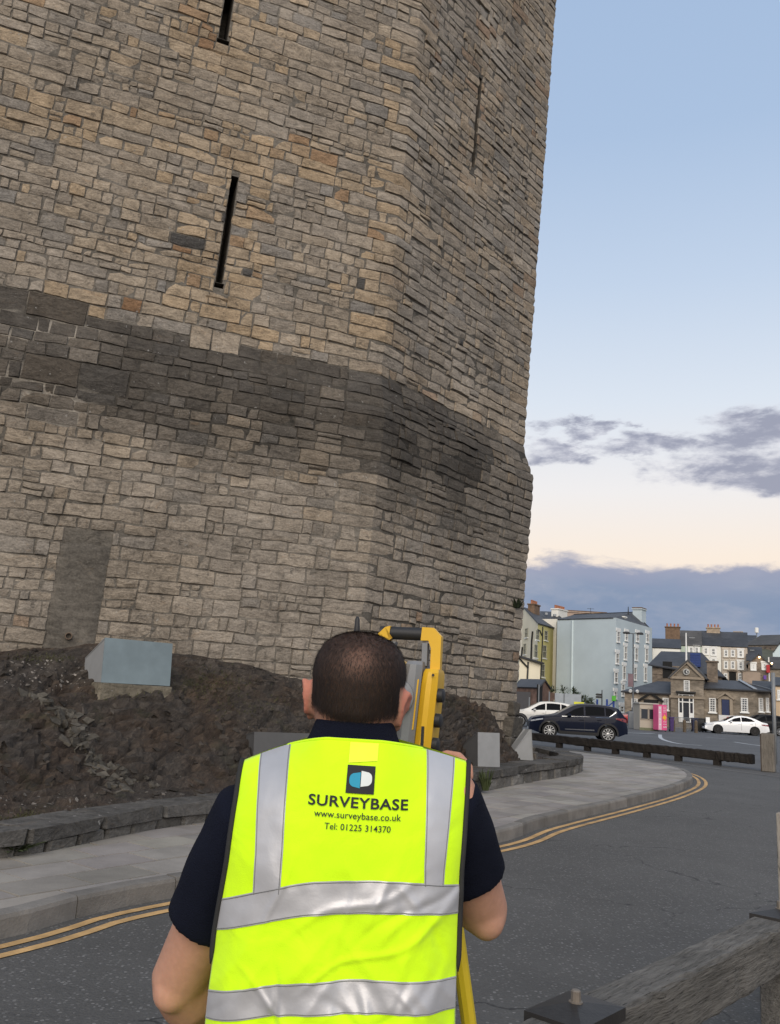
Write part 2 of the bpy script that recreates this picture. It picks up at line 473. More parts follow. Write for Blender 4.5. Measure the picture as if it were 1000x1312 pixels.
# bare earth verge under the near timber rail (right of the road)
# ================================================================ castle tower
P0 = at(455, 800, 15.5); P0.z = 0
ZREF, SHEAR, ZT = 3.3, .042, 7.62
def azv(a): a = R(a); return V((sin(a), cos(a), 0)), V((cos(a), -sin(a), 0))
FL, NL = azv(68); FR, NR = azv(40); F3, N3 = azv(4)
ULEN, LLEN = 5.3, 8.4
def prof(z):
    if z >= ZT: return 0.0
    if z > 6.55: return .27 * smooth01((ZT - z) / (ZT - 6.55)) ** .8
    return .27 - .06 * (6.55 - z) / 6.5
def TP(U, z, w=0.0):
    o = prof(z) + w
    if U < 0:
        u = U + .249 * o * max(0, 1 + U / 1.5); p = P0 + FL * u + NL * o
    elif U <= ULEN:
        u = U - .249 * o * max(0, 1 - U / 1.5) + .325 * o * max(0, 1 - (ULEN - U) / 1.5); p = P0 + FR * u + NR * o
    else:
        u = U - ULEN; u = u - .325 * o * max(0, 1 - u / 1.5); p = P0 + FR * ULEN + F3 * u + N3 * o
    return V((p.x + SHEAR * (z - ZREF), p.y, z))
def toU(x, y):
    """unfolded wall coordinates (U, z) seen at a pixel"""
    best = None
    for f, n, lo, hi in ((FL, NL, -9, .01), (FR, NR, -.01, 7)):
        z = 5.0
        for _ in range(6):
            q = P0 + V((SHEAR * (z - ZREF), 0, 0)) + n * prof(z); v = ray(x, y)
            P = EYEP + v * ((q - EYEP).dot(n) / v.dot(n)); z = P.z; u = (P - q).dot(f)
        if lo <= u <= hi: best = (u, z)
    return best
# arrow slits: (U at top, U at bottom, z bottom, z top, half width)
SLITS = []
for (xt, yt), (xb, yb), hw in (((301, 225), (282, 362), .065), ((297, -30), (288, 50), .085), ((616, 98), (608, 215), .06), ((662, -60), (655, -10), .05)):
    a, c = toU(xt, yt), toU(xb, yb)
    if a and c: SLITS.append(((a[0] + c[0]) / 2, c[1], a[1], hw))
pt = [toU(x, y) for x, y in ((75, 690), (145, 690), (128, 826), (64, 826))]
SLITS += [(s_[0] + .01, s_[1] - .10, s_[1] - .004, s_[3] * 1.35) for s_ in SLITS[:2]]
PATCH = (min(pt[0][0], pt[3][0]) + .06, max(pt[1][0], pt[2][0]) - .08, 2.05, (pt[0][1] + pt[1][1]) / 2)
TOPZ = 22.6

def wob(U, k, a=.02): return a * (sin(U * 1.7 + k * 2.3) * .5 + sin(U * 4.1 + k * 5.1) * .3 + sin(U * 9.3 + k * 1.7) * .3)
def tone(U, z, r):
    """stone colour at a spot on the wall: grey, beige, ochre and soot-dark zones"""
    g = fbm((U * .33, z * .33, 3.0)); h = fbm((U * .9, z * 1.4, 9.0))
    grey = V((.240, .208, .173)); beige = V((.300, .245, .184)); ochre = V((.315, .238, .158)); rust = V((.235, .14, .08)); slate = V((.19, .176, .160))
    c = grey.lerp(beige, min(1, max(0, .38 + g * .9 + r.gauss(0, .26))))
    po = .035 + max(0, h) * .20
    for su, z0, z1, _ in SLITS:
        if abs(U - su) < .75 and z0 - .6 < z < z1 + .7: po += .5
    zb = 11.9 + .12 * U
    if U < 0 and zb - .6 < z < zb + .35: po += .6
    if U >= 0 and 10.6 < z < 11.7: po += .45
    if U > .2 and z > 14.5: po += .12
    if z > ZT and (abs(U) < .6 or abs(U - ULEN) < .45): po += .30
    if z > ZT and ZT + .45 > z: po += .3
    if z < 6.2: po -= .05
    if r.random() < po: c = ochre.lerp(beige, r.uniform(0, .8)) if r.random() > .14 else rust.lerp(ochre, r.random())
    elif r.random() < .14: c = slate.lerp(grey, r.random())
    if U > 0:
        c = c.lerp(V((.245, .218, .186)), .40)  # right face greyer: the light contrast between faces put into the stone colour
    # soot-dark weathering on the sloping top of the plinth
    top, bot = ZT - .02, 5.7 - (.55 if U > 0 else 0) + .5 * g
    if U < -4.2: top += .10
    d = smooth01((top - z) / .12) * smooth01((z - bot + .9) / 1.5)
    if U > 2.2: d *= 1 - .45 * smooth01((U - 2.2) / 2.2)
    d *= .93 + .35 * h + .25 * fbm((U * 1.1, z * 1.2, 31), 3) + r.uniform(-.07, .05)
    d *= .72 + .28 * smooth01((z - 5.4) / 1.6)
    c = c.lerp(V((.050, .045, .040)), max(0, min(.90, d)))
    if z < 5.2 and U < 0: c = c.lerp(V((.228, .200, .168)), .55)
    c = c * r.uniform(.88, 1.12)
    if r.random() < .006 and z < 10: c = V((.07, .066, .062))
    return tuple(max(.02, x) for x in c)

def stone_material(name, attr=True, col=(.2, .18, .16), bump=.9, lich=.5):
    m = bpy.data.materials.new(name); m.use_nodes = True
    t = NT(m.node_tree); b = next(n for n in t.n if n.type == 'BSDF_PRINCIPLED')
    vec = t.new('ShaderNodeTexCoord').outputs['Object']
    mp = t.new('ShaderNodeMapping'); mp.inputs['Scale'].default_value = (1, 1, 2.2); t.link(vec, mp.inputs['Vector']); sv = mp.outputs[0]
    c = t.new('ShaderNodeAttribute', attribute_name='tint').outputs['Color'] if attr else (*col, 1)
    n1 = t.noise(sv, 5.0, 8, .68, .6); n2 = t.noise(vec, 28, 5, .7); n3 = t.noise(vec, .8, 4, .55)
    f = t.math('ADD', t.math('MULTIPLY', n1, .85), t.math('MULTIPLY', n2, .6)); f = t.math('ADD', f, t.math('MULTIPLY', n3, .45))
    f = t.maprange(f, .66, 1.24, .36, 1.66, smooth=False)
    s = t.new('ShaderNodeVectorMath', operation='SCALE'); t.put(s.inputs[0], c if attr else col); t.put(s.inputs['Scale'], f)
    # rusty and pale veins inside a stone
    v = t.noise(t.vmath('ADD', sv, (7, 3, 2)), 3.2, 6, .7, 1.2)
    cc = t.mix(t.maprange(v, .58, .74, 0, .35), s.outputs[0], t.mix(1.0, s.outputs[0], (1.35, 1.02, .70, 1), 'MULTIPLY'))
    li = t.noise(t.vmath('ADD', vec, (1, 8, 4)), 11, 3, .6)
    sp2 = t.math('MULTIPLY', t.maprange(li, .675, .72), lich)
    cc = t.mix(sp2, cc, (.36, .35, .33, 1))
    dk = t.noise(t.vmath('ADD', vec, (4, 1, 9)), 6.0, 6, .72)
    cc = t.mix(t.maprange(dk, .57, .70, 0, .6), cc, (.045, .042, .038, 1))
    t.link(cc, b.inputs['Base Color']); b.inputs['Roughness'].default_value = .92; b.inputs['Specular IOR Level'].default_value = .2
    bp = t.new('ShaderNodeBump'); bp.inputs['Strength'].default_value = bump; bp.inputs['Distance'].default_value = .05
    h = t.math('ADD', t.math('MULTIPLY', n1, 1.0), t.math('MULTIPLY', n2, .35))
    h = t.math('ADD', h, t.math('MULTIPLY', v, .6))
    t.link(h, bp.inputs['Height']); t.link(bp.outputs[0], b.inputs['Normal'])
    return m
STONEM = stone_material('castle_stone')
MORTM = stone_material('lime_mortar', True, bump=.6, lich=.1)

TOWER = thing('castle_tower', 'tall grey and ochre stone castle tower with arrow slits and a dark sloping plinth', 'tower', (P0.x, P0.y, 0))
# ---- masonry core with real openings for the slits
us = [-LLEN + .35 * k for k in range(int(LLEN / .35))] + [0.0] + [.35 * k for k in range(1, 15)] + [ULEN, ULEN + .6, ULEN + 1.6, ULEN + 3.2, ULEN + 5.0]
zs = [0, .6, 1.2] + [1.5 + .3 * k for k in range(70)] + [6.55, ZT, TOPZ]
for su, z0, z1, hw in SLITS: us += [su - hw, su + hw]; zs += [z0, z1]
us = sorted(set(round(x, 3) for x in us if x > -LLEN - .01)); zs = sorted(set(round(x, 3) for x in zs if x <= TOPZ))
core = MB(); idx = {}
for i, u in enumerate(us):
    for j, z in enumerate(zs):
        wmort = .5 + .5 * fbm((u * .5, z * .5, 20))
        k = .098 + .07 * wmort
        if u > .1: k *= .65
        if z > 5.4 and z < 7.55: k *= .42
        if u < -5.2 and 5.4 < z < 7.6 and fbm((u * 1.1, z * 1.3, 8), 3) > -.05: k = .24
        core.tint = (k, k * .90, k * .77)
        idx[i, j] = core.vert(TP(u, z, -.020))
for i in range(len(us) - 1):
    for j in range(len(zs) - 1):
        uc, zc_ = (us[i] + us[i + 1]) / 2, (zs[j] + zs[j + 1]) / 2
        if any(abs(uc - su) < hw and z0 < zc_ < z1 for su, z0, z1, hw in SLITS): continue
        core.face(idx[i, j], idx[i + 1, j], idx[i + 1, j + 1], idx[i, j + 1])
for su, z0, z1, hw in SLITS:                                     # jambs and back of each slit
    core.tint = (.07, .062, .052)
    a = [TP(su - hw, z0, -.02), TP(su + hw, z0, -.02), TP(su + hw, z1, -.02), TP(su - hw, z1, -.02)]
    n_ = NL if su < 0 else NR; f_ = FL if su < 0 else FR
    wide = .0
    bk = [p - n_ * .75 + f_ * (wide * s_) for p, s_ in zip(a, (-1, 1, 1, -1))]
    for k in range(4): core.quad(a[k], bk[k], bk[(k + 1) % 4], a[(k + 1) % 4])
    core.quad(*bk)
# the rest of the ten-sided body, out of view
core.tint = (.15, .14, .13)
ring = [TP(ULEN + 5.0, 0), None]
e1_ = TP(ULEN + 5.0, 0); back = [e1_ + V((-3.5, 4.5, 0)), e1_ + V((-8.5, 5.8, 0)), e1_ + V((-13.5, 4.0, 0)), e1_ + V((-16.5, 0, 0)), TP(-LLEN, 0) + V((-2.5, 2.5, 0))]
chain = [e1_] + back + [TP(-LLEN, 0)]
for a, c in zip(chain, chain[1:]):
    sh = V((SHEAR * (TOPZ), 0, TOPZ)); core.quad(a, c, c + sh, a + sh)
core.face(*[core.vert(p) for p in [TP(u, TOPZ, -.022) for u in us] + [p + V((SHEAR * TOPZ, 0, TOPZ)) for p in back]])
core.build('wall', MORTM, TOWER)

# ---- courses of individual stones
class Stone: pass
def stone_mesh(mb, u0, u1, z0f, z1f, r, depth, big=1.0, fn=TP):
    """one dressed block in unfolded wall coordinates; z0f / z1f give the bed joints along U"""
    L = u1 - u0; H = (z1f((u0 + u1) / 2) - z0f((u0 + u1) / 2))
    eu = min(.013, L * .12); ez = min(.012, H * .12)
    cu = [0, eu / L] + ([.5] if L < .34 else [.35, .68] if L < .6 else [.27, .5, .74]) + [1 - eu / L, 1]
    for ck in (0.0, ULEN):
        if u0 < ck < u1:
            t = (ck - u0) / L
            cu = sorted([c for c in cu if abs(c - t) > .08] + [t])
    cz = [0, ez / H, .5, 1 - ez / H, 1]
    n, m = len(cu), len(cz); rows = []
    bulge = r.uniform(.0, .014); tiltu = r.gauss(0, .007); tiltz = r.gauss(0, .007); face = depth
    sh = [r.gauss(0, .006) for _ in range(4)]
    for j, b_ in enumerate(cz):
        row = []
        for i, a in enumerate(cu):
            edge = i in (0, n - 1) or j in (0, m - 1)
            ring = i in (1, n - 2) or j in (1, m - 2)
            u = u0 + L * a; ju, jz = r.gauss(0, .005), r.gauss(0, .005)
            # skewed ends so that joints are not all upright
            u += (sh[0] * (1 - b_) + sh[1] * b_) * (1 - a) + (sh[2] * (1 - b_) + sh[3] * b_) * a if 0 < u1 - u0 else 0
            zz = z0f(u) * (1 - b_) + z1f(u) * b_
            if edge:
                w_ = -.042
                if i in (0, n - 1) and j in (0, m - 1): u += (eu if i == 0 else -eu) * .45; zz += (ez if j == 0 else -ez) * .45
            else:
                w_ = face + tiltu * (a - .5) * 2 + tiltz * (b_ - .5) * 2
                if ring: w_ -= r.uniform(.001, .011)
                else: w_ += bulge + r.gauss(0, .004)
            row.append(fn(u + ju * (.9 if edge else 1), zz + jz * (1.1 if edge else 1), w_))
        rows.append(row)
    mb.grid(rows)
def blocked(u, z0, z1):
    for su, s0, s1, hw in SLITS:
        if z1 > s0 + .02 and z0 < s1 - .02: yield su - hw - .004, su + hw + .004
    if z1 > PATCH[2] and z0 < PATCH[3] - .05: yield PATCH[0], PATCH[1]
sr = random.Random(11)
STONES = []
def emit(u0, u1, z0f, z1f):
    """place a stone between u0 and u1, cut back where an opening stands"""
    zc0, zc1 = z0f((u0 + u1) / 2), z1f((u0 + u1) / 2)
    segs = [(u0, u1)]
    for a, c in blocked(0, zc0, zc1):
        ns = []
        for s0, s1 in segs:
            if s1 <= a or s0 >= c: ns.append((s0, s1)); continue
            if s0 < a: ns.append((s0, a))
            if s1 > c: ns.append((c, s1))
        segs = ns
    for s0, s1 in segs:
        if s1 - s0 > .05: STONES.append((s0, s1, z0f, z1f))
def subdivide(u0, u1, zl, zh, level=0):
    """a stretch of wall between two master beds, broken into one, two or three courses"""
    zc = (zl(u0) + zh(u0)) / 2
    H = zh(u0) - zl(u0)
    large = zc > 6.3 and zc < ZT and u0 < 0
    nsub = 1 if H < .27 else (2 if H < .50 else 3)
    if sr.random() < .22 and H < .40: nsub = 1
    if large and sr.random() < .35: nsub = max(1, nsub - 1)
    cuts = [0] + sorted((k + 1) / nsub + sr.uniform(-.10, .10) for k in range(nsub - 1)) + [1]
    k0 = sr.random() * 100
    def bed(t, k): return lambda U: zl(U) * (1 - t) + zh(U) * t + (wob(U, k, .014) if 0 < t < 1 else 0)
    for ci, (a, c) in enumerate(zip(cuts, cuts[1:])):
        f0, f1 = bed(a, k0 + ci), bed(c, k0 + ci + 1)
        h = H * (c - a)
        u = u0
        while u < u1 - .02:
            L = h * sr.choice((.7, 1.1, 1.4, 1.7, 2.0, 2.3, 2.9)) * sr.uniform(.85, 1.2)
            L = min(max(L, .14), .85)
            if large: L = max(L, .28)
            if u1 - (u + L) < .16: L = u1 - u
            g = .002 + sr.random() * .004
            if sr.random() < .05 and h > .17 and L < .5:
                tt = sr.uniform(.4, .6); fm = lambda U, f0=f0, f1=f1, tt=tt: f0(U) * (1 - tt) + f1(U) * tt
                emit(u + g, u + L - g, lambda U, f0=f0: f0(U) + .004, lambda U, fm=fm: fm(U) - .004); emit(u + g, u + L - g, lambda U, fm=fm: fm(U) + .004, lambda U, f1=f1: f1(U) - .004)
            else:
                gz = (.001 if u < 0 else .003) + sr.random() * (.004 if u < 0 else .009)
                emit(u + g, u + L - g, lambda U, f0=f0, gz=gz: f0(U) + gz, lambda U, f1=f1, gz=gz: f1(U) - gz)
            u += L
z = .2; row = 0
beds = []
while z < TOPZ - .2:
    H = sr.choice((.20, .24, .26, .38, .44, .48)) * sr.uniform(.92, 1.1)
    beds.append((z, z + H)); z += H
for bi, (za, zb_) in enumerate(beds):
    zl = lambda U, za=za, k=bi: za + wob(U, k, .022); zh = lambda U, zb_=zb_, k=bi + 1: zb_ + wob(U, k, .022)
    # quoins at the two corners alternate long and short
    H = zb_ - za; nq = 1 if H < .36 else 2
    ql, qr_ = (sr.uniform(.45, .75), sr.uniform(.22, .34)) if bi % 2 else (sr.uniform(.20, .34), sr.uniform(.40, .65))
    for ck in (0.0, ULEN):
        for q in range(nq):
            t0, t1 = q / nq, (q + 1) / nq
            f0 = lambda U, zl=zl, zh=zh, t0=t0: zl(U) * (1 - t0) + zh(U) * t0 + .005
            f1 = lambda U, zl=zl, zh=zh, t1=t1: zl(U) * (1 - t1) + zh(U) * t1 - .005
            STONES.append((ck - ql, ck + qr_, f0, f1))
    for lo, hi in ((-LLEN, -ql - .012), (qr_ + .012, ULEN - ql - .012), (ULEN + qr_ + .012, ULEN + 2.4)):
        if lo < 0 and za > 17.2: continue
        if lo > ULEN and za > 21: continue
        u = lo
        while u < hi - .02:
            Wd = sr.uniform(.8, 2.6)
            if hi - (u + Wd) < .7: Wd = hi - u
            subdivide(u, u + Wd, zl, zh); u += Wd
scored = []
for s in STONES:
    uc = (s[0] + s[1]) / 2; zc_ = (s[2](uc) + s[3](uc)) / 2
    c = TP(uc, zc_); px = proj(c); n_ = NL if uc < 0 else (NR if uc < ULEN else N3)
    vw = (EYEP - c); f = vw.normalized().dot(n_)
    vis = f > 0 and -5 < px[0] < 1005 and -5 < px[1] < 900 and zc_ > 1.6 and not (400 < px[0] < 565 and px[1] > 810)
    scored.append(((s[1] - s[0]) * (s[3](uc) - s[2](uc)) * f / px[2] ** 2 if vis else 0, s, uc, zc_))
scored.sort(key=lambda x: -x[0])
many = MB()
for k, (sc_, s, uc, zc_) in enumerate(scored):
    mb = MB() if k < 296 else many
    mb.tint = tone(uc, zc_, sr)
    deep = .014 if uc > 0 else .007
    d = sr.gauss(0, deep)
    if sr.random() < .02: d -= .02
    if s[1] > ULEN - .02: d *= .35
    stone_mesh(mb, s[0], s[1], s[2], s[3], sr, max(-.008, d))
    if k < 296: mb.build('stone', STONEM, TOWER, smooth=True, angle=.42)
tag(many.build('small_stones', STONEM, TOWER, smooth=True, angle=.42), kind='stuff')

# ---- cement patch with a drain pipe, and the ledge below it
pm = MB(); pm.tint = (.112, .101, .087)
n_u, n_z = 8, 14; rows = []
for j in range(n_z + 1):
    row = []
    for i in range(n_u + 1):
        a, c = i / n_u, j / n_z
        jag = .035 * fbm((a * 3, c * 9, 40 + (a > .5) * 7)) * (1 if i in (0, n_u) else 0) + (.03 * fbm((a * 5, 7, 2)) if j == n_z else 0)
        u = PATCH[0] - .05 + (PATCH[1] - PATCH[0] + .13) * a + jag ; zz = PATCH[2] + (PATCH[3] - PATCH[2]) * c + (jag if j == n_z else 0)
        row.append(TP(u, zz, -.06 if (i in (0, n_u) or j == n_z) else .004 + .012 * fbm((u * 2, zz * 2, 5))))
    rows.append(row)
pm.grid(rows); pm.build('cement_patch', stone_material('cement_render', True, bump=.35, lich=.12), TOWER, smooth=True)
du, dzp = toU(88, 815)
pp = MB(); c0 = TP(du, dzp, -.1); out = NL
pp.lathe(c0, out, [(0, .055), (.17, .055), (.17, .042), (.02, .040)], 14, cap=True)
pp.build('drain_pipe', mat('clay_pipe', (.12, .085, .06), .8, .3, 8), TOWER, smooth=False)
# sloping sills with a splayed foot under the two left slits
for su, z0, z1, hw in SLITS[2:]:
    sm = MB(); sm.tint = (.24, .18, .12) if su < 0 else (.12, .115, .105)
    q = [TP(su - hw * 2.2, z0 - .20, .012), TP(su + hw * 2.2, z0 - .20, .012), TP(su + hw * 1.0, z0 + .03, -.16), TP(su - hw * 1.0, z0 + .03, -.16)]
    q2 = [TP(su - hw * 2.2, z0 - .25, -.03), TP(su + hw * 2.2, z0 - .25, -.03)]
    if z1 - z0 > 1 and su < 0: continue
    sm.quad(*q); sm.quad(q2[0], q2[1], q[1], q[0])
    sm.quad(q[1], TP(su + hw * 2.2, z0 - .1, -.16), TP(su + hw * 2.2, z0 - .1, -.16), q[2])
    sm.build('slit_sill', STONEM, TOWER)

# ================================================================ rock bank under the tower
def rock_material():
    m = bpy.data.materials.new('slaty_rock'); m.use_nodes = True
    t = NT(m.node_tree); b = next(n for n in t.n if n.type == 'BSDF_PRINCIPLED')
    vec = t.new('ShaderNodeTexCoord').outputs['Object']
    mp = t.new('ShaderNodeMapping'); mp.vector_type = 'TEXTURE'; mp.inputs['Rotation'].default_value = (R(12), R(-38), R(15)); mp.inputs['Scale'].default_value = (.9, .9, .26); t.link(vec, mp.inputs['Vector']); sv = mp.outputs[0]
    n1 = t.noise(sv, 2.6, 10, .72, 1.1); n2 = t.noise(vec, .7, 5, .6); n3 = t.noise(sv, 13, 6, .72, .8); n4 = t.noise(vec, 35, 4, .7)
    f = t.math('ADD', t.math('MULTIPLY', n1, .7), t.math('MULTIPLY', n3, .5))
    c = t.ramp(f, [(.40, (.011, .009, .008)), (.54, (.038, .031, .026)), (.66, (.070, .058, .048)), (.80, (.14, .12, .10))])
    c = t.mix(t.maprange(n2, .45, .62, 0, .7), c, t.mix(1.0, c, (1.25, .98, .76, 1), 'MULTIPLY'))
    c = t.mix(t.maprange(t.noise(t.vmath('ADD', vec, (9, 2, 1)), 1.1, 6, .7), .55, .7, 0, .55), c, (.032, .036, .016, 1))
    chips = t.maprange(t.noise(t.vmath('ADD', vec, (2, 2, 8)), 42, 2, .5), .72, .78, 0, .8)
    c = t.mix(chips, c, (.22, .2, .18, 1))
    t.link(c, b.inputs['Base Color']); b.inputs['Roughness'].default_value = .85; b.inputs['Specular IOR Level'].default_value = .3
    bp = t.new('ShaderNodeBump'); bp.inputs['Strength'].default_value = 1.0; bp.inputs['Distance'].default_value = .07
    t.link(t.math('ADD', n1, t.math('ADD', t.math('MULTIPLY', n3, .5), t.math('MULTIPLY', n4, .18))), bp.inputs['Height']); t.link(bp.outputs[0], b.inputs['Normal'])
    return m
ROCKM = rock_material()
wl = resample(wall_line, .10)
def foot(U):
    """height at which the rock meets the masonry"""
    pts = [(-9, 1.98), (-5.9, 1.95), (-5.1, 2.05), (-4.2, 2.2), (-3.2, 2.12), (-2.1, 2.02), (-.7, 1.80), (.1, 1.76), (2.8, 1.80), (4.1, 1.62), (4.6, 1.15), (4.85, .62), (5.3, .5), (9, .45)]
    for (a, x), (c, y) in zip(pts, pts[1:]):
        if U <= c: return x + (y - x) * smooth01((U - a) / (c - a))
    return .45
NJ = 84
wn = leftn(wl)
tot = len(wl); rows = []
L_ = [0.0]
for a, c in zip(wl, wl[1:]): L_.append(L_[-1] + (c - a).length)
def ufor(p):
    if p.y < 11.6: return -8.4 + (p.y - 3) * .55
    best = min(((TP(-8.4 + .05 * k, 1.5) - p).length, -8.4 + .05 * k) for k in range(340))
    return best[1]
uu = [ufor(p) for p in wl]
for _ in range(150): uu = [uu[0]] + [(uu[k - 1] + uu[k] * 2 + uu[k + 1]) / 4 for k in range(1, tot - 1)] + [uu[-1]]
uu = [max(uu[:k + 1]) for k in range(tot)]
for k in range(tot):
    U = uu[k]; A = wl[k] + wn[k] * .40; A.z = .35
    zf = foot(U); Bp = TP(U, zf, -.25)
    row = []
    for j in range(NJ + 1):
        s = j / NJ; p = A.lerp(Bp, s)
        pz = .35 + (zf - .35) * (.25 * s + .75 * smooth01(s * 1.15))
        if U > 4.3: pz = min(pz, .40 + (zf - .4) * s)
        # strata dipping to the right, stepping outwards
        fade = min(1, s * 7) * min(1, (1 - s) * 6 + .12)
        if U > 4.8: fade *= .35
        q = V((p.x * .8 + pz * 1.3, p.y * .8, pz * 2.4 - p.x * 1.25 + .25 * fbm(p * .9, 3)))
        n_a = noise.ridged_multi_fractal(q * .8, 1.0, 2.1, 5, 1.0, 2.0) - 1.0
        n_b = fbm(q * 2.6, 4); n_c = abs(fbm(p * .7 + V((3, 1, 0)), 3))
        st = (q.z * 2.3 + fbm(p * 1.3, 3) * 1.6); st = (st - math.floor(st))
        step = (smooth01(st * 1.6) - .5) * .10
        dpl = fade * (.052 * n_a + .020 * n_b + step * .9 - .02 * n_c + .015 * (noise.ridged_multi_fractal(V((q.x * 2.2, q.y * 2.2, q.z * 5.0)), 1.0, 2.1, 4, 1.0, 2.0) - 1))
        nrm = (V((wn[k].x, wn[k].y, 0)) * -.6 + V((0, 0, .8)))
        pp_ = V((p.x, p.y, pz)) + nrm * dpl
        row.append(pp_)
    rows.append(row)
rb = MB(); rb.grid(rows, flip=True)
ro = rb.build('rock_bank', ROCKM, smooth=True, angle=.5); tag(ro, kind='structure')
ROCKBVH = BVHTree.FromPolygons([v.co for v in ro.data.vertices], [tuple(p.vertices) for p in ro.data.polygons])
def rock_z(x, y, d=.5):
    h = ROCKBVH.ray_cast(V((x, y, 10)), V((0, 0, -1))); return h[0].z if h[0] else d
def rock_hit(x, y):
    h = ROCKBVH.ray_cast(EYEP, ray(x, y).normalized()); return h[0]

# loose slate chips, pale ledges and moss on the bank
rr_ = random.Random(31); chips = MB()
def slate_chip(mb, c, nrm, s, t_):
    u = V((rr_.gauss(0, 1), rr_.gauss(0, 1), rr_.gauss(0, .4))); u = (u - nrm * u.dot(nrm)).normalized(); v = nrm.cross(u); k = rr_.choice((4, 5, 6)); tl = nrm + u * rr_.uniform(-.5, .5) + v * rr_.uniform(-.5, .5)
    P = []
    for i in range(k):
        a = 2 * pi * (i + rr_.uniform(-.3, .3)) / k; P.append(c + u * (cos(a) * s * rr_.uniform(.7, 1.3)) + v * (sin(a) * s * .6 * rr_.uniform(.7, 1.3)))
    tl.normalize(); a = [mb.vert(p - tl * t_) for p in P]; b = [mb.vert(p + tl * t_ * rr_.uniform(.6, 1.2)) for p in P]
    mb.face(*b)
    for i in range(k): mb.face(a[i], a[(i + 1) % k], b[(i + 1) % k], b[i])
def scatter(n, x0, x1, y0, y1, smin, smax, tint):
    for _ in range(n):
        h_ = ROCKBVH.ray_cast(EYEP, ray(rr_.uniform(x0, x1), rr_.uniform(y0, y1)).normalized())
        if not h_[0] or h_[0].y > 22: continue
        nrm = h_[1] if h_[1].z > 0 else -h_[1]; v_ = rr_.uniform(.6, 1.35); chips.tint = tuple(t_ * v_ for t_ in tint)
        s = smin + (smax - smin) * rr_.random() ** 2.5; slate_chip(chips, h_[0], nrm, s, s * rr_.uniform(.12, .3))
scatter(420, -20, 400, 845, 1050, .015, .09, (.052, .044, .037))
scatter(160, -20, 330, 1015, 1048, .010, .035, (.15, .135, .12))
scatter(130, -20, 110, 845, 885, .008, .03, (.20, .18, .16))
scatter(90, 560, 660, 895, 985, .02, .10, (.05, .042, .035))
for (xa, ya), (xb, yb), n_ in (((35, 890), (110, 940), 46), ((95, 945), (160, 1018), 46), ((150, 985), (200, 1012), 10)):     # a seam of paler rock running down the bank
    for _ in range(n_):
        k_ = rr_.random(); h_ = ROCKBVH.ray_cast(EYEP, ray(xa + (xb - xa) * k_ + rr_.gauss(0, 7), ya + (yb - ya) * k_ + rr_.gauss(0, 5)).normalized())
        if h_[0]: nrm = h_[1] if h_[1].z > 0 else -h_[1]; v_ = rr_.uniform(.7, 1.3); chips.tint = (.080 * v_, .072 * v_, .060 * v_); slate_chip(chips, h_[0], nrm, rr_.uniform(.03, .11), rr_.uniform(.012, .03))
tag(chips.build('slate_rubble', stone_material('slate_chips', True, bump=.7, lich=.25)), kind='stuff')
moss = MB()
for xa, xb, ya, yb, n_ in ((225, 330, 855, 900, 700), (20, 100, 838, 850, 260), (100, 220, 880, 900, 160), (0, 60, 1040, 1060, 160), (250, 400, 890, 930, 250)):
    for _ in range(n_):
        h_ = ROCKBVH.ray_cast(EYEP, ray(rr_.gauss((xa + xb) / 2, (xb - xa) / 4), rr_.gauss((ya + yb) / 2, (yb - ya) / 4)).normalized())
        if not h_[0] or h_[0].y > 20: continue
        p = h_[0]; a = rr_.uniform(0, 2 * pi); s = V((cos(a), sin(a), 0)) * rr_.uniform(.004, .009); tip = p + V((rr_.gauss(0, .02), rr_.gauss(0, .02), rr_.uniform(.012, .05))); moss.face(moss.vert(p - s), moss.vert(p + s), moss.vert(tip))
tag(moss.build('moss', mat('moss_green', (.050, .050, .020), .95, .5, 6, 0)), kind='stuff')

# ---- low wall: coping slabs over rough blocks
def rough_block(mb, pts8, r, jit=.008):
    """a block from 8 corners (bottom 4, top 4) with worn edges"""
    c = sum((V(p) for p in pts8), V()) / 8
    P = [V(p) + V((r.gauss(0, jit), r.gauss(0, jit), r.gauss(0, jit * .6))) for p in pts8]
    fs = ((3, 2, 1, 0), (4, 5, 6, 7), (0, 1, 5, 4), (1, 2, 6, 5), (2, 3, 7, 6), (3, 0, 4, 7))
    k = .93
    per = {}
    for f in fs:
        fc = sum((P[i] for i in f), V()) / 4
        for i in f:
            e = P[i].lerp(fc, .0) + (fc - P[i]).normalized() * min(.03, (fc - P[i]).length * .18)
            per[f, i] = mb.vert(e)
    for f in fs: mb.face(*[per[f, i] for i in f])
    ed = {}
    for f in fs:
        for a in range(4):
            i, j = f[a], f[(a + 1) % 4]; ed.setdefault((min(i, j), max(i, j)), []).append(f)
    for (i, j), (f, g) in ed.items(): mb.face(per[f, i], per[f, j], per[g, j], per[g, i])
    for i in range(8):
        mb.face(*[per[f, i] for f in fs if i in f])
LW = thing('retaining_wall', 'low curved wall of worn coping slabs over rough blocks, holding back the dark rock', 'wall', tuple(wl[len(wl) // 3]))
wallm = stone_material('wall_stone', True, bump=.8, lich=.7)
cp = resample(wall_line, .95); cn = leftn(cp); r = random.Random(5)
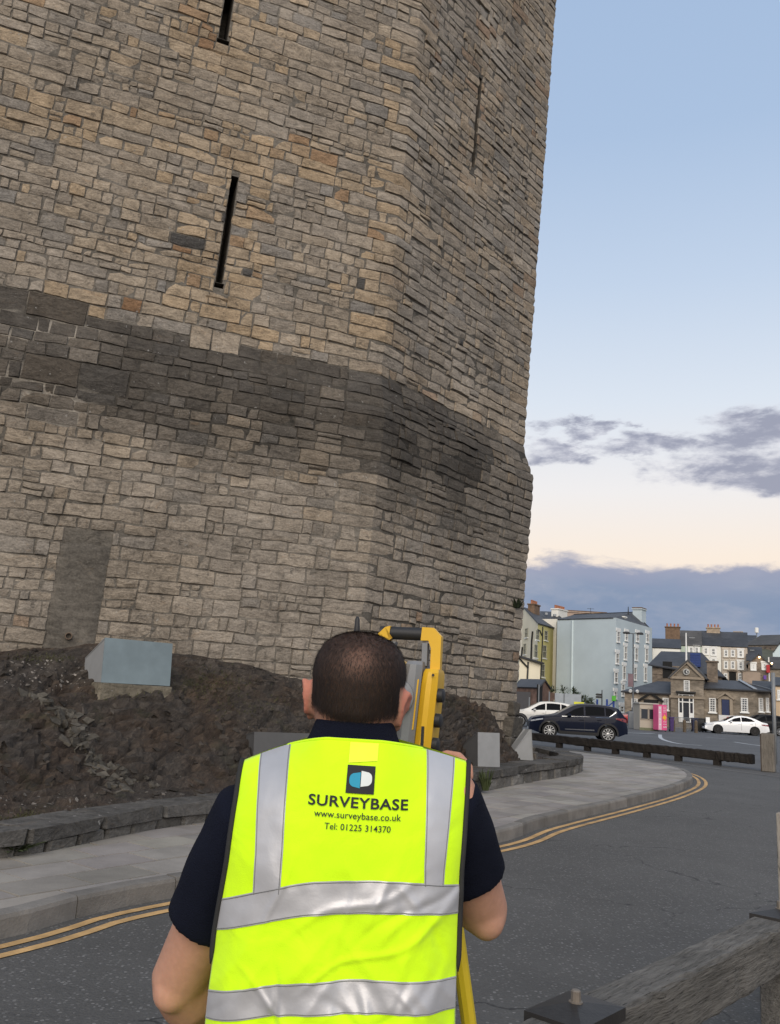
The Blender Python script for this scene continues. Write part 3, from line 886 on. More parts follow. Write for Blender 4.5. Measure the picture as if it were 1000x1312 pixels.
for i in range(len(cp) - 1):
    a, c = cp[i], cp[i + 1]; d = (c - a).normalized() * .006
    right = a.y > 13
    z0, z1 = (.25, .37) if not right else (.34, .48); z0 += r.gauss(0, .006); z1 += r.gauss(0, .01)
    wd = .44 if not right else .55
    A0, A1, B0, B1 = a + d - cn[i] * .03, a + d + cn[i] * wd, c - d - cn[i + 1] * .03, c - d + cn[i + 1] * wd
    v = r.uniform(.8, 1.2); mb = MB(); mb.tint = (.085 * v, .080 * v, .074 * v)
    up = lambda p, zz: V((p.x, p.y, zz))
    rough_block(mb, [up(A0, z0), up(B0, z0), up(B1, z0), up(A1, z0), up(A0, z1), up(B0, z1 + r.gauss(0, .006)), up(B1, z1), up(A1, z1)], r, .013)
    fixn(mb.build('coping_stone', wallm, LW))
bp_ = resample(wall_line, .40); bnn = leftn(bp_)
for i in range(len(bp_) - 1):
    a, c = bp_[i], bp_[i + 1]; L = (c - a); d = L.normalized() * r.uniform(.004, .014)
    top = .245 if a.y < 13 else .335
    off0 = r.uniform(0, .03); v = r.uniform(.7, 1.45); mb = MB(); mb.tint = (.125 * v, .118 * v, .108 * v)
    A0, A1, B0, B1 = a + d + bnn[i] * off0, a + d + bnn[i] * .3, c - d + bnn[i + 1] * off0, c - d + bnn[i + 1] * .3
    rough_block(mb, [up(A0, .12), up(B0, .12), up(B1, .12), up(A1, .12), up(A0, top), up(B0, top), up(B1, top), up(A1, top)], r, .012)
    fixn(mb.build('base_stone', wallm, LW))

# ---- weathered buttress stones at the right foot of the tower
bo = thing('buttress', 'weathered stub of rough grey masonry at the right foot of the tower', 'masonry', tuple(TP(5.1, 0, .3)))
stub = [((646, 676), (925, 962), .34, .34), ((652, 682), (958, 988), .42, .5), ((640, 664), (962, 985), .42, .4)]
for U0, U1, z0, z1, w0, w1 in ((4.72, 5.12, .40, .88, -.1, .30), (5.16, 5.62, .40, .80, -.1, .26), (4.85, 5.5, .90, 1.32, -.1, .20), (4.5, 4.85, .36, .66, -.05, .42), (4.95, 5.3, 1.34, 1.66, -.1, .12), (5.1, 5.48, .36, .62, .1, .62), (4.7, 5.05, .36, .58, .2, .66)):
    v = r.uniform(.7, 1.3); mb = MB(); mb.tint = (.12 * v, .108 * v, .092 * v)
    rough_block(mb, [TP(U0, z0, w1), TP(U1, z0, w1), TP(U1, z0, w0), TP(U0, z0, w0), TP(U0, z1, w1), TP(U1, z1, w1 * .9), TP(U1, z1, w0), TP(U0, z1, w0)], r, .035)
    fixn(mb.build('rough_stone', wallm, bo))
# ================================================================ street furniture near the tower
boxm = mat('galvanised_grey', (.23, .235, .24), .55, .10, 5, .05, 40, spec=.4)
boxb = mat('blue_grey_panel', (.17, .215, .235), .55, .10, 5, .05, 40, var2=(1.5, .1))
boxd = mat('dark_grey_panel', (.075, .075, .076), .6, .12, 5, .05, 40)
concm = stone_material('mossy_concrete', False, (.17, .15, .115), .7, .5)
def floodbox(label, o, a, w, h, d, front, side, base_h=.10, lid=False, back=.5):
    f = V((cos(R(a)), sin(R(a)), 0)); q = V((-sin(R(a)), cos(R(a)), 0)); Z = V((0, 0, 1))
    t = thing('floodlight_housing', label, 'light housing', tuple(o), 'metal floodlight housings at the foot of the tower')
    if base_h:
        mb = MB(); n = 6
        B = [o - f * .04 - q * .03, o + f * (w + .03) - q * .03, o + f * (w + .03) + q * (d + .03), o - f * .04 + q * (d + .03)]
        rough_block(mb, [p - Z * .12 for p in B] + [p + Z * base_h for p in B], random.Random(4), .008)
        fixn(mb.build('concrete_base', concm, t))
        o = o + Z * (base_h + .004)
    pr = [(0, 0), (.05, h), (.09, h + .0), (d, h * back), (d, 0)]
    mb = MB()
    for s_, e in ((0, 1), (w, -1)):
        ids = [mb.vert(o + f * s_ + q * x + Z * z) for x, z in pr]
        mb.face(*(reversed(ids) if e < 0 else ids)); fixn(mb.build('side_panel', side, t)); mb = MB()
    mb = MB()
    P = lambda s_, x, z: o + f * s_ + q * x + Z * z
    mb.slab([P(-.006, -.004, .0), P(w + .006, -.004, .0), P(w + .006, .046, h + .004), P(-.006, .046, h + .004)], .012)
    fixn(mb.build('front_panel', front, t))
    mb = MB()
    mb.slab([P(-.006, .052, h + .003), P(w + .006, .052, h + .003), P(w + .006, d + .004, h * back + .004), P(-.006, d + .004, h * back + .004)], .010)
    mb.slab([P(0, d, h * back - .01), P(w, d, h * back - .01), P(w, d, .002), P(0, d, .002)], .008)
    fixn(mb.build('lid', side, t))
    return t
h = rock_hit(128, 893)
floodbox('blue-grey wedge-shaped floodlight housing on a mossy concrete base on the rock', h + V((0, 0, .06)), 42, 1.02, .60, .62, boxb, boxm, .13, back=.52)
h = rock_hit(352, 985)
floodbox('dark grey floodlight housing half hidden behind the surveyor', h + V((-.3, 0, -.05)), 30, .9, .42, .5, boxd, boxd, .1, back=.8)
h = rock_hit(613, 990) or gp(613, 990, .5)
floodbox('square pale grey floodlight housing on the wall left of the buttress', V((h.x, h.y, h.z - .02)), 28, .47, .72, .95, boxm, boxd, 0, back=.30)
h = gp(683, 973, .5)
floodbox('grey wedge-shaped floodlight housing beside the dark blue car, right of the buttress', V((h.x, h.y, .48)), 100, .35, .62, .4, boxm, boxm, 0, back=.3)

# ---- weeds
leafm = mat('weed_leaf', (.045, .060, .020), .8, .4, 8, .0)
def tuft(name, label, p, n, rad, hgt, m=leafm, seed=1, wid=.012):
    r = random.Random(seed); mb = MB()
    for k in range(n):
        a = r.uniform(0, 2 * pi); d = rad * r.random() ** .5; b0 = V((p[0] + cos(a) * d * .5, p[1] + sin(a) * d * .5, p[2] - .02))
        tip = b0 + V((cos(a) * rad * r.uniform(.3, 1.1), sin(a) * rad * r.uniform(.3, 1.1), hgt * r.uniform(.35, 1.0)))
        s = V((-sin(a), cos(a), r.uniform(-.3, .3))) * wid * r.uniform(.6, 1.5); md = b0.lerp(tip, .55) + V((0, 0, hgt * .12))
        mb.quad(b0 - s * .5, b0 + s * .5, md + s, md - s); i = len(mb.v); mb.face(mb.vert(md - s), mb.vert(md + s), mb.vert(tip))
    return tag(mb.build(name, m, loc=p), label, 'plant')
q = gp(16, 1086, .2); tuft('weed', 'flat green weed growing from the low wall at the left', (q.x, q.y, q.z), 150, .22, .10, seed=2)
q = gp(622, 1011, .22); tuft('weed', 'small dark weed at the foot of the wall below the square grey housing', (q.x, q.y, q.z), 60, .12, .38, seed=3, wid=.014)
q = TP(4.95, 3.72, .03); tuft('fern', 'dark fern hanging from a joint high on the right tower face', tuple(q), 60, .16, .22, mat('fern_leaf', (.018, .026, .010), .8, .4, 8, 0), 5, .02)
q = gp(1000, 1283, .0); tuft('weed', 'grass tuft under the near timber rail', (q.x + .05, q.y, 0), 80, .15, .12, seed=8)

# ================================================================ timber barriers
def wood(name, col, stretch, var=.45, bump=.9):
    m = bpy.data.materials.new(name); m.use_nodes = True
    t = NT(m.node_tree); b = next(n for n in t.n if n.type == 'BSDF_PRINCIPLED')
    vec = t.new('ShaderNodeTexCoord').outputs['Object']
    mp = t.new('ShaderNodeMapping'); mp.vector_type = 'TEXTURE'; mp.inputs['Rotation'].default_value = (0, 0, stretch[3]); mp.inputs['Scale'].default_value = [1 / q_ for q_ in stretch[:3]]; t.link(vec, mp.inputs['Vector']); sv = mp.outputs[0]
    n1 = t.noise(sv, 1.0, 8, .72, .6); n2 = t.noise(vec, 2.2, 5, .65); n3 = t.noise(sv, 3.2, 6, .7)
    f = t.math('ADD', t.math('MULTIPLY', n1, .8), t.math('ADD', t.math('MULTIPLY', n2, .35), t.math('MULTIPLY', n3, .35)))
    f = t.maprange(f, .5, 1.05, 1 - var, 1 + var * 1.3, smooth=False)
    s = t.new('ShaderNodeVectorMath', operation='SCALE'); s.inputs[0].default_value = col; t.put(s.inputs['Scale'], f)
    ck = t.maprange(n3, .33, .42, .8, 0.0)
    c = t.mix(ck, s.outputs[0], (.012, .011, .010, 1))
    t.link(c, b.inputs['Base Color']); b.inputs['Roughness'].default_value = .9; b.inputs['Specular IOR Level'].default_value = .2
    bp = t.new('ShaderNodeBump'); bp.inputs['Strength'].default_value = bump; bp.inputs['Distance'].default_value = .02
    t.link(t.math('ADD', n1, t.math('MULTIPLY', n3, .9)), bp.inputs['Height']); t.link(bp.outputs[0], b.inputs['Normal'])
    return m
def beam(mb, a, c, w_, h_, r, n=14, jit=.006, bev=.012):
    """a weathered squared timber from a to c (top centre line)"""
    a, c = V(a), V(c); d = (c - a).normalized(); s = V((d.y, -d.x, 0)).normalized(); rows = []
    for k in range(n + 1):
        p = a.lerp(c, k / n); j = lambda: r.gauss(0, jit)
        pr = ((-w_ / 2 + bev, 0), (w_ / 2 - bev, 0), (w_ / 2, -bev), (w_ / 2, -h_ + bev), (w_ / 2 - bev, -h_), (-w_ / 2 + bev, -h_), (-w_ / 2, -h_ + bev), (-w_ / 2, -bev))
        rows.append([p + s * (x + j()) + V((0, 0, z + j() * .7)) for x, z in pr])
    mb.loft(rows)
# near rail
ZB = .70
n0, n1_ = gp(792.6, 1288, ZB), gp(1000, 1188, ZB); f0_, f1_ = gp(752, 1275, ZB), gp(978, 1169, ZB)
dirb = ((n1_ - n0).normalized() + (f1_ - f0_).normalized()).normalized(); sb = V((dirb.y, -dirb.x, 0))
wn_ = ((n0 + n1_) / 2 - (f0_ + f1_) / 2).dot(sb); ctr = (n0 + n1_) / 4 + (f0_ + f1_) / 4
c1 = gp(741, 1290, ZB + .02); c2 = gp(1003, 1168, ZB + .02)
q1 = ctr + dirb * (c1 - ctr).dot(dirb); q2 = ctr + dirb * (c2 - ctr).dot(dirb)
WB = max(.17, min(.24, wn_))
angb = math.atan2(dirb.y, dirb.x)
woodg = wood('weathered_grey_timber', (.150, .142, .130), (3.5, 40, 40, angb), .75, 1.0)
woodd = wood('dark_timber', (.028, .024, .021), (2.0, 24, 24, math.atan2(gp(919.5, 981).y - gp(717, 958.5).y, gp(919.5, 981).x - gp(717, 958.5).x)))
woodp = wood('post_timber_grey', (.155, .14, .122), (22, 22, 2.0, 0))
woodr = wood('post_timber_brown', (.085, .055, .035), (22, 22, 2.0, 0))
capm = mat('dark_steel_cap', (.036, .033, .031), .5, .25, 12, .1, 60, metal=.3)
NR_ = thing('timber_rail', 'weathered grey timber rail with dark metal caps in the near right foreground', 'rail', (q1.x, q1.y, 0))
r = random.Random(9)
seg = (q2 - q1).length
for k in (-1, 0, 1):
    mb = MB(); a = q1 + dirb * (seg * k + .012); c = q1 + dirb * (seg * (k + 1) - .012)
    beam(mb, a, c, WB, .21, r, 26, .0035, .012); fixn(mb.build('rail', woodg, NR_))
for k in (-1, 0, 1, 2):
    p = q1 + dirb * (seg * k); mb = MB()
    mb.box((p.x, p.y, (ZB - .215) / 2), (.17, .17, ZB - .215), (dirb, sb, V((0, 0, 1))), .008); mb.build('post', woodg, NR_)
    mb = MB(); hw, hl, z0 = WB / 2 + .02, .15, ZB + .012
    e = [p + dirb * (x * hl) + sb * (y * hw) for x, y in ((-1, -1), (1, -1), (1, 1), (-1, 1))]
    lo = [mb.vert((q.x, q.y, ZB - .028)) for q in e]; up_ = [mb.vert((q.x, q.y, z0)) for q in e]
    ti = [mb.vert((p.x + (q.x - p.x) * .16, p.y + (q.y - p.y) * .16, z0 + .020)) for q in e]
    for i in range(4):
        j = (i + 1) % 4; mb.face(lo[i], lo[j], up_[j], up_[i]); mb.face(up_[i], up_[j], ti[j], ti[i])
    mb.face(*ti)
    cp_ = fixn(mb.build('metal_cap', capm, NR_))
    mb = MB(); mb.lathe((p.x, p.y, z0 + .018), (0, 0, 1), [(0, .024), (.005, .024), (.006, .017), (.036, .016), (.040, .012)], 10); mb.build('bolt', mat('bolt_steel', (.20, .17, .14), .55, .3, 20, 0, metal=.4), cp_)
p = at(1003, 1168, (q2 + dirb * .22).y); mb = MB()
wp = at(1001.5, 1100, 5.1)
fixn(mb.box((wp.x + .045, wp.y, .58), (.10, .10, 1.16), (dirb, sb, V((0, 0, 1))), .006).build('marker_post', wood('pale_post_timber', (.32, .29, .25), (22, 22, 2.0, 0)), loc=(wp.x + .045, wp.y, 0)))
tag(bpy.data.objects['marker_post'], 'slim pale timber post at the right edge just beyond the near rail', 'post')
mb = MB(); mb.face(*[mb.vert((p.x, p.y, .010)) for p in (q1 - dirb * 6 + sb * .12, q1 + dirb * 14 + sb * .12, q1 + dirb * 14 + sb * 3.2, q1 - dirb * 6 + sb * 3.2)])
vo = mb.build('verge', SOILM); tag(vo, kind='structure')
if vo.data.polygons[0].normal.z < 0: vo.data.flip_normals()

# low barrier at the car park
TB = thing('timber_barrier', 'low dark timber barrier rail on short posts along the car park edge', 'barrier', tuple(gp(821.5, 971)))
px_posts = [(650, 951.5), (717, 958.5), (750, 962.5), (783, 966.5), (821.5, 971), (864, 975.5), (919.5, 981)]
pp_ = [gp(*q) for q in px_posts]
A_, B_ = pp_[1], pp_[-1]; dd = (B_ - A_).normalized(); r = random.Random(2)
pp_ = [A_ + dd * (p - A_).dot(dd) for p in pp_]; endp = gp(975.5, 986); endp = A_ + dd * (endp - A_).dot(dd)
pp_ = pp_ + [endp]
nn = V((dd.y, -dd.x, 0))
for k, p in enumerate(pp_[:-1]):
    mb = MB(); mb.box((p.x, p.y, .09), (.20, .20, .20), (dd, nn, V((0, 0, 1))), .012); mb.build('post', woodd, TB)
cuts = [0, 2, 4, 6, 7]
for a, c in zip(cuts, cuts[1:]):
    mb = MB(); za = .46 + r.gauss(0, .008); beam(mb, pp_[a] + dd * .012 + V((0, 0, za)), pp_[c] - dd * .012 + V((0, 0, .46 + r.gauss(0, .008))), .24, .29, r, 18, .012, .03); fixn(mb.build('rail', woodd, TB))
tp = gp(985.5, 989)
PT = thing('timber_post', 'thick square weathered timber post at the right end of the low barrier', 'post', (tp.x, tp.y, 0))
aa = R(-32); ax = (V((cos(aa), sin(aa), 0)), V((-sin(aa), cos(aa), 0)), V((0, 0, 1)))
mb = MB(); mb.box((tp.x, tp.y, .57), (.37, .34, 1.14), ax, .025); mb.build('post_body', woodp, PT)
mb = MB(); mb.box((tp.x - ax[0].x * .195 , tp.y - ax[0].y * .195, .56), (.012, .33, 1.11), ax, .004); mb.build('brown_side', woodr, PT)  # thin slab making the left side of the post darker and browner
steel = mat('grey_steel', (.20, .21, .22), .5, .12, 6, .0, metal=.2)
sp_ = at(992.5, 940, 31.5)
mb = MB(); mb.tube([(sp_.x, sp_.y, 0), (sp_.x + .02, sp_.y, at(994, 862, 31.5).z)], .065, 10); tag(mb.build('steel_pole', steel, loc=(sp_.x, sp_.y, 0), smooth=True), 'slim plain grey steel pole standing behind the thick timber post', 'pole')

# ================================================================ cars
glassm = mat('car_glass', (.006, .007, .009), .08, 0, 1, 0, spec=.02)
tyrem = mat('tyre_rubber', (.014, .014, .014), .85, .2, 10, 0)
rimm = mat('alloy_rim', (.42, .43, .44), .3, .05, 5, 0, metal=.85)
rimd = mat('dark_rim', (.03, .03, .032), .4, .05, 5, 0, metal=.5)
cladm = mat('black_plastic', (.022, .022, .023), .65, .1, 10, 0)
chrome = mat('chrome_trim', (.55, .56, .57), .15, 0, 1, 0, metal=1.0)
redlamp = mat('tail_lamp', (.18, .012, .012), .15, 0, 1, 0, coat=.8)
lampm = mat('head_lamp', (.45, .46, .48), .1, 0, 1, 0, coat=1.0)
platem = mat('number_plate', (.55, .45, .08), .4, 0, 1, 0)
def interp(pts, x):
    if x <= pts[0][0]: return pts[0][1]
    for (a, y), (c, z) in zip(pts, pts[1:]):
        if x <= c: return y + (z - y) * (x - a) / max(1e-6, c - a)
    return pts[-1][1]
def car(name, label, loc, rz, paint, L, H, wheels, wr, top, belt, hwid, wins, wscr, rscr, rim, spokes=10, cladding=True, bottom=.24, roofrail=False, tail=None, head=None, strip=None, light_bar=None):
    """x runs from the nose (0) to the tail (L); the origin is under the middle"""
    t = thing(name, label, 'car', tuple(loc), None, rz)
    cx = lambda x: x - L / 2
    ar = wr * 1.17
    def taper(x): return 1 - .16 * (1 - smooth01(x / (L * .16))) - .11 * (1 - smooth01((L - x) / (L * .13)))
    def hw(x, z):
        b = interp(belt, x)
        if z <= b: k = interp(((0, .90), (.25, .955), (.45, .985), (.7, 1.0), (.9, .985), (1.15, .94)), z / b * .95)
        else: k = .945 - .27 * ((z - b) / max(.05, H - b)) ** 1.15
        return hwid * k * taper(x)
    def zb(x):
        z = bottom + .12 * (1 - smooth01(x / .5)) + .16 * (1 - smooth01((L - x) / .55))
        for wx in wheels:
            d = abs(x - wx)
            if d < ar: z = max(z, wr + math.sqrt(ar * ar - d * d))
        return z
    xs = sorted(set([L * k / 54 for k in range(55)] + [w_ + s * ar for w_ in wheels for s in (-1, -.995, -.9, -.7, -.35, 0, .35, .7, .9, .995, 1)]))
    mb = MB()
    ncol = []
    fr = (0, .12, .3, .5, .7, .86, 1.0)
    for x in xs:
        zt = interp(top, x); z0 = min(zb(x), zt - .03); b_ = min(interp(belt, x), zt - .015)
        col = [(z0 + (b_ - z0) * f) for f in fr] + [b_ + (zt - b_) * f for f in (.2, .45, .7, .88, 1.0)]
        ncol.append(col)
    left = [[(cx(x), hw(x, z), z) for z in c] for x, c in zip(xs, ncol)]
    right = [[(cx(x), -hw(x, z), z) for z in c] for x, c in zip(xs, ncol)]
    ring = []
    for l_, r_, x in zip(left, right, xs):
        a, c = V(l_[-1]), V(r_[-1]); wdt = a.y; cr = .035 if wdt > .3 else .02
        mid = [a.lerp(c, f) + V((0, 0, cr * (1 - (2 * f - 1) ** 2))) for f in (.06, .25, .5, .75, .94)]
        ring.append([V(p) for p in l_] + mid + [V(p) for p in reversed(r_)])
    ids = mb.grid(ring); mb.face(*ids[0]); mb.face(*reversed(ids[-1]))
    for a, c in zip(ids, ids[1:]): mb.face(a[0], c[0], c[-1], a[-1])
    body = fixn(mb.build('body', paint, t, smooth=True, local=True, angle=R(38)))
    def sidepatch(nm, m, xr, zlo, zhi, off=.006, n=14, k=6, par=None, both=True):
        for s in ((1, -1) if both else (1,)):
            mb = MB(); rows = []
            for i in range(n + 1):
                x = xr[0] + (xr[1] - xr[0]) * i / n; a, c = interp(zlo, x), interp(zhi, x)
                rows.append([(cx(x), s * (hw(x, a + (c - a) * j / k) + off), a + (c - a) * j / k) for j in range(k + 1)])
            mb.grid(rows)
            mb.build(nm, m, par or t, smooth=True, local=True)
    for xr, zlo, zhi in wins: sidepatch('side_window', glassm, xr, zlo, zhi, .008)
    def toppatch(nm, m, x0, x1, wf, off=.012):
        mb = MB(); rows = []
        for i in range(9):
            x = x0 + (x1 - x0) * i / 8; zt = interp(top, x); w_ = hw(x, zt) * wf
            sl = V((-(interp(top, x + .02) - interp(top, x - .02)) / .04, 0, 1)).normalized()
            rows.append([V((cx(x), w_ * (1 - 2 * f), zt + .035 * (1 - (2 * f - 1) ** 2))) + sl * off for f in (0, .1, .3, .5, .7, .9, 1)])
        mb.grid(rows); mb.build(nm, m, t, smooth=True, local=True)
    toppatch('windscreen', glassm, *wscr, .93); toppatch('rear_window', glassm, *rscr, .88)
    for wx in wheels:
        for s in (1, -1):
            y = s * (hwid * .985 * taper(wx) - .11)
            mb = MB(); mb.lathe((cx(wx), y - s * .11, wr), (0, s, 0), [(0, wr * .6), (.0, wr * .93), (.03, wr), (.17, wr), (.205, wr * .95), (.215, wr * .86), (.205, wr * .70), (.17, wr * .68)], 28)
            wh = mb.build('wheel', tyrem, t, smooth=True, local=True, angle=R(40))
            mb = MB(); yo = y - s * .11; Y = lambda d: yo + s * d
            mb.lathe((cx(wx), yo, wr), (0, s, 0), [(.12, wr * .69), (.207, wr * .70), (.207, wr * .655), (.17, wr * .64), (.15, .04)], 28)
            for k in range(spokes):
                a = 2 * pi * k / spokes; a2 = .05
                for rr0, rr1 in ((.05, wr * .66),):
                    u0 = [(cos(a - .3) * rr0, sin(a - .3) * rr0), (cos(a + .3) * rr0, sin(a + .3) * rr0), (cos(a + .075) * rr1, sin(a + .075) * rr1), (cos(a - .075) * rr1, sin(a - .075) * rr1)]
                    p0 = [V((cx(wx) + u, Y(.205), wr + v_)) for u, v_ in u0]; p1 = [V((p.x, Y(.165), p.z)) for p in p0]
                    i0 = [mb.vert(p) for p in p0]; i1 = [mb.vert(p) for p in p1]
                    mb.face(*i0)
                    for j in range(4): mb.face(i0[j], i0[(j + 1) % 4], i1[(j + 1) % 4], i1[j])
            mb.lathe((cx(wx), yo, wr), (0, s, 0), [(.15, .065), (.212, .06), (.216, .03)], 12)
            rm = fixn(mb.build('rim', [rim, rim], wh, local=True))
            if cladding:
                mb = MB(); rows = []
                for k in range(15):
                    a = -.12 + (pi + .24) * k / 14
                    row = []
                    for rr in (ar - .005, ar + .035, ar + .075):
                        x, z = wx + cos(a) * rr, max(bottom + .02, wr + sin(a) * rr); row.append((cx(x), s * (hw(min(max(x, 0.02), L - .02), z) + .014), z))
                    rows.append(row)
                mb.grid(rows); mb.build('wheel_arch', cladm, t, smooth=True, local=True)
    if cladding:
        x0, x1 = wheels[0] + ar + .02, wheels[1] - ar - .02
        sidepatch('sill', cladm, (x0, x1), [(0, bottom + .005)], [(0, bottom + .15)], .013, 10, 3)
    if strip: sidepatch('trim_strip', chrome, strip[0], strip[1], strip[2], .018, 14, 2)
    if light_bar: sidepatch('door_trim', chrome, light_bar[0], light_bar[1], light_bar[2], .018, 10, 2)
    sidepatch('tail_lamp', redlamp, *tail, .012, 6, 3); sidepatch('head_lamp', lampm, *head, .012, 6, 3)
    mx = wins[0][0][0] + .22; mz = interp(belt, mx) + .08
    for s in (1, -1):
        mb = MB(); mb.box((cx(mx), s * (hwid + .06), mz), (.16, .2, .13), None, .035); mb.build('mirror', paint, t, local=True)
    for xh in [wins[0][0][1] - .12] + ([wins[1][0][1] - .25] if len(wins) > 1 else []):
        zh = interp(belt, xh) - .12
        for s in (1, -1):
            mb = MB(); mb.box((cx(xh), s * (hw(xh, zh) + .02), zh), (.2, .03, .03), None, .01); mb.build('door_handle', paint, t, local=True)
    # door shut lines
    for xd in [w_[0][1] + .03 for w_ in wins[:2]]:
        for s in (1, -1):
            mb = MB(); rows = []
            for j in range(9):
                z = bottom + .16 + (interp(belt, xd) - bottom - .16) * j / 8; rows.append([(cx(xd - .007), s * (hw(xd, z) + .003), z), (cx(xd + .007), s * (hw(xd, z) + .003), z)])
            mb.grid(rows); mb.build('shut_line', cladm, t, local=True)
    mb = MB(); zt = interp(top, L - .03); mb.box((L / 2 + .012, 0, .62 * H * .62 + .2), (.02, .52, .11)); mb.build('rear_plate', platem, t, local=True)
    mb = MB(); mb.box((-L / 2 - .008, 0, .42), (.02, .52, .11)); mb.build('front_plate', mat('white_plate', (.6, .6, .6), .4, 0, 1, 0), t, local=True)
    mb = MB(); mb.box((-L / 2 + .02, 0, .62), (.05, hwid * 1.1, .24), None, .02); mb.build('grille', cladm, t, local=True)
    if roofrail:
        for s in (1, -1):
            mb = MB(); pts = [(cx(x), s * (hw(x, interp(top, x)) - .05), interp(top, x) + .04) for x in [roofrail[0] + (roofrail[1] - roofrail[0]) * k / 8 for k in range(9)]]
            mb.tube(pts, .016, 6); mb.build('roof_rail', chrome, t, smooth=True, local=True)
    return t
navy = mat('navy_car_paint', (.0065, .010, .024), .45, .04, 3, 0, spec=.08, coat=.14)
white = mat('white_car_paint', (.72, .73, .74), .3, .03, 3, 0, spec=.5, coat=.8)
pale = mat('cream_car_paint', (.56, .55, .52), .3, .03, 3, 0, spec=.5, coat=.8)
black = mat('black_car_paint', (.012, .013, .015), .45, .04, 3, 0, spec=.08, coat=.12)
redp = mat('red_car_paint', (.38, .012, .012), .3, .04, 3, 0, spec=.5, coat=.8)
suv_top = [(0, .62), (.04, .80), (.16, .92), (.5, 1.0), (1.1, 1.08), (1.3, 1.14), (2.05, 1.56), (2.3, 1.635), (2.75, 1.672), (3.4, 1.655), (3.9, 1.60), (4.15, 1.535), (4.42, 1.20), (4.5, 1.08), (4.535, .88), (4.55, .62)]
suv_belt = [(0, .60), (.3, .86), (1.2, 1.03), (2.6, 1.06), (3.6, 1.11), (4.2, 1.16), (4.55, .75)]
suv_wins = [((1.62, 2.52), [(1.62, 1.07), (2.52, 1.085)], [(1.62, 1.12), (2.10, 1.42), (2.52, 1.555)]),
            ((2.60, 3.48), [(2.60, 1.085), (3.48, 1.12)], [(2.6, 1.565), (3.0, 1.585), (3.48, 1.56)]),
            ((3.54, 3.98), [(3.54, 1.125), (3.78, 1.17), (3.98, 1.36)], [(3.54, 1.555), (3.8, 1.51), (3.98, 1.40)])]
def suv(name, label, loc, rz, paint, rim, k=1.0, strip=True):
    return car(name, label, loc, rz, paint, 4.55, 1.675, (.93, 3.63), .36, suv_top, suv_belt, .92, suv_wins, (1.36, 2.08), (4.17, 4.40), rim, 10, True, .25, (2.35, 3.9) if False else False,
        ((3.98, 4.50), [(3.98, 1.06), (4.5, .93)], [(3.98, 1.10), (4.3, 1.13), (4.5, 1.06)]), ((.07, .62), [(.07, .74), (.62, .86)], [(.07, .80), (.62, .93)]),
        ((1.5, 4.02), [(1.5, 1.045), (3.7, 1.10), (4.02, 1.36)], [(1.5, 1.068), (3.7, 1.135), (4.02, 1.42)]) if strip else None,
        ((1.65, 3.0), [(1.65, .46), (3.0, .47)], [(1.65, .50), (3.0, .53)]) if strip else None)
wF, wR = gp(703.5, 946.3), gp(778.8, 950.8)
ang = R(-5); md = (wF + wR) / 2
cen = V((md.x, md.y, 0)) + V((-sin(ang), cos(ang), 0)) * .82
suv('parked_car', 'dark navy SUV parked side-on just behind the low timber barrier', cen, ang, navy, rimm)
# white saloon
s_top = [(0, .52), (.05, .66), (.2, .74), (.8, .86), (1.25, .93), (1.45, .98), (2.2, 1.36), (2.55, 1.44), (2.9, 1.455), (3.3, 1.42), (3.8, 1.27), (4.25, 1.06), (4.6, 1.02), (4.72, .96), (4.78, .75), (4.80, .52)]
s_belt = [(0, .5), (.4, .72), (1.4, .90), (2.6, .94), (3.8, 1.00), (4.4, .98), (4.8, .62)]
s_wins = [((1.72, 2.68), [(1.72, .935), (2.68, .955)], [(1.72, .99), (2.2, 1.24), (2.68, 1.36)]), ((2.75, 3.72), [(2.75, .96), (3.5, .985), (3.72, 1.06)], [(2.75, 1.365), (3.1, 1.355), (3.5, 1.25), (3.72, 1.10)])]
def saloon(name, label, loc, rz, paint, rim):
    return car(name, label, loc, rz, paint, 4.8, 1.46, (.95, 3.70), .335, s_top, s_belt, .92, s_wins, (1.5, 2.22), (3.36, 4.2), rim, 9, False, .2, False,
        ((4.2, 4.74), [(4.2, .84), (4.74, .76)], [(4.2, .90), (4.74, .90)]), ((.06, .66), [(.06, .60), (.66, .70)], [(.06, .66), (.66, .79)]),
        ((1.62, 3.74), [(1.62, .918), (3.74, 1.04)], [(1.62, .935), (3.74, 1.065)]))
p = at(942, 941, 70); saloon('parked_car', 'white saloon car with dark wheels parked in front of the stone office', (p.x, p.y, 0), R(-10), white, rimd)
p = at(973, 940, 74); suv('parked_car', 'black SUV parked partly behind the white saloon car', (p.x, p.y, 0), R(0), black, rimm, strip=False)
p = at(697, 922, 58); suv('parked_car', 'cream crossover car seen beyond the bonnet of the navy SUV', (p.x - .2, p.y, 0), R(-8), pale, rimm, strip=False)
p = at(812, 930, 79); saloon('parked_car', 'red car half hidden behind the lamp post and the booth', (p.x + .2, p.y, 0), R(4), redp, rimd)
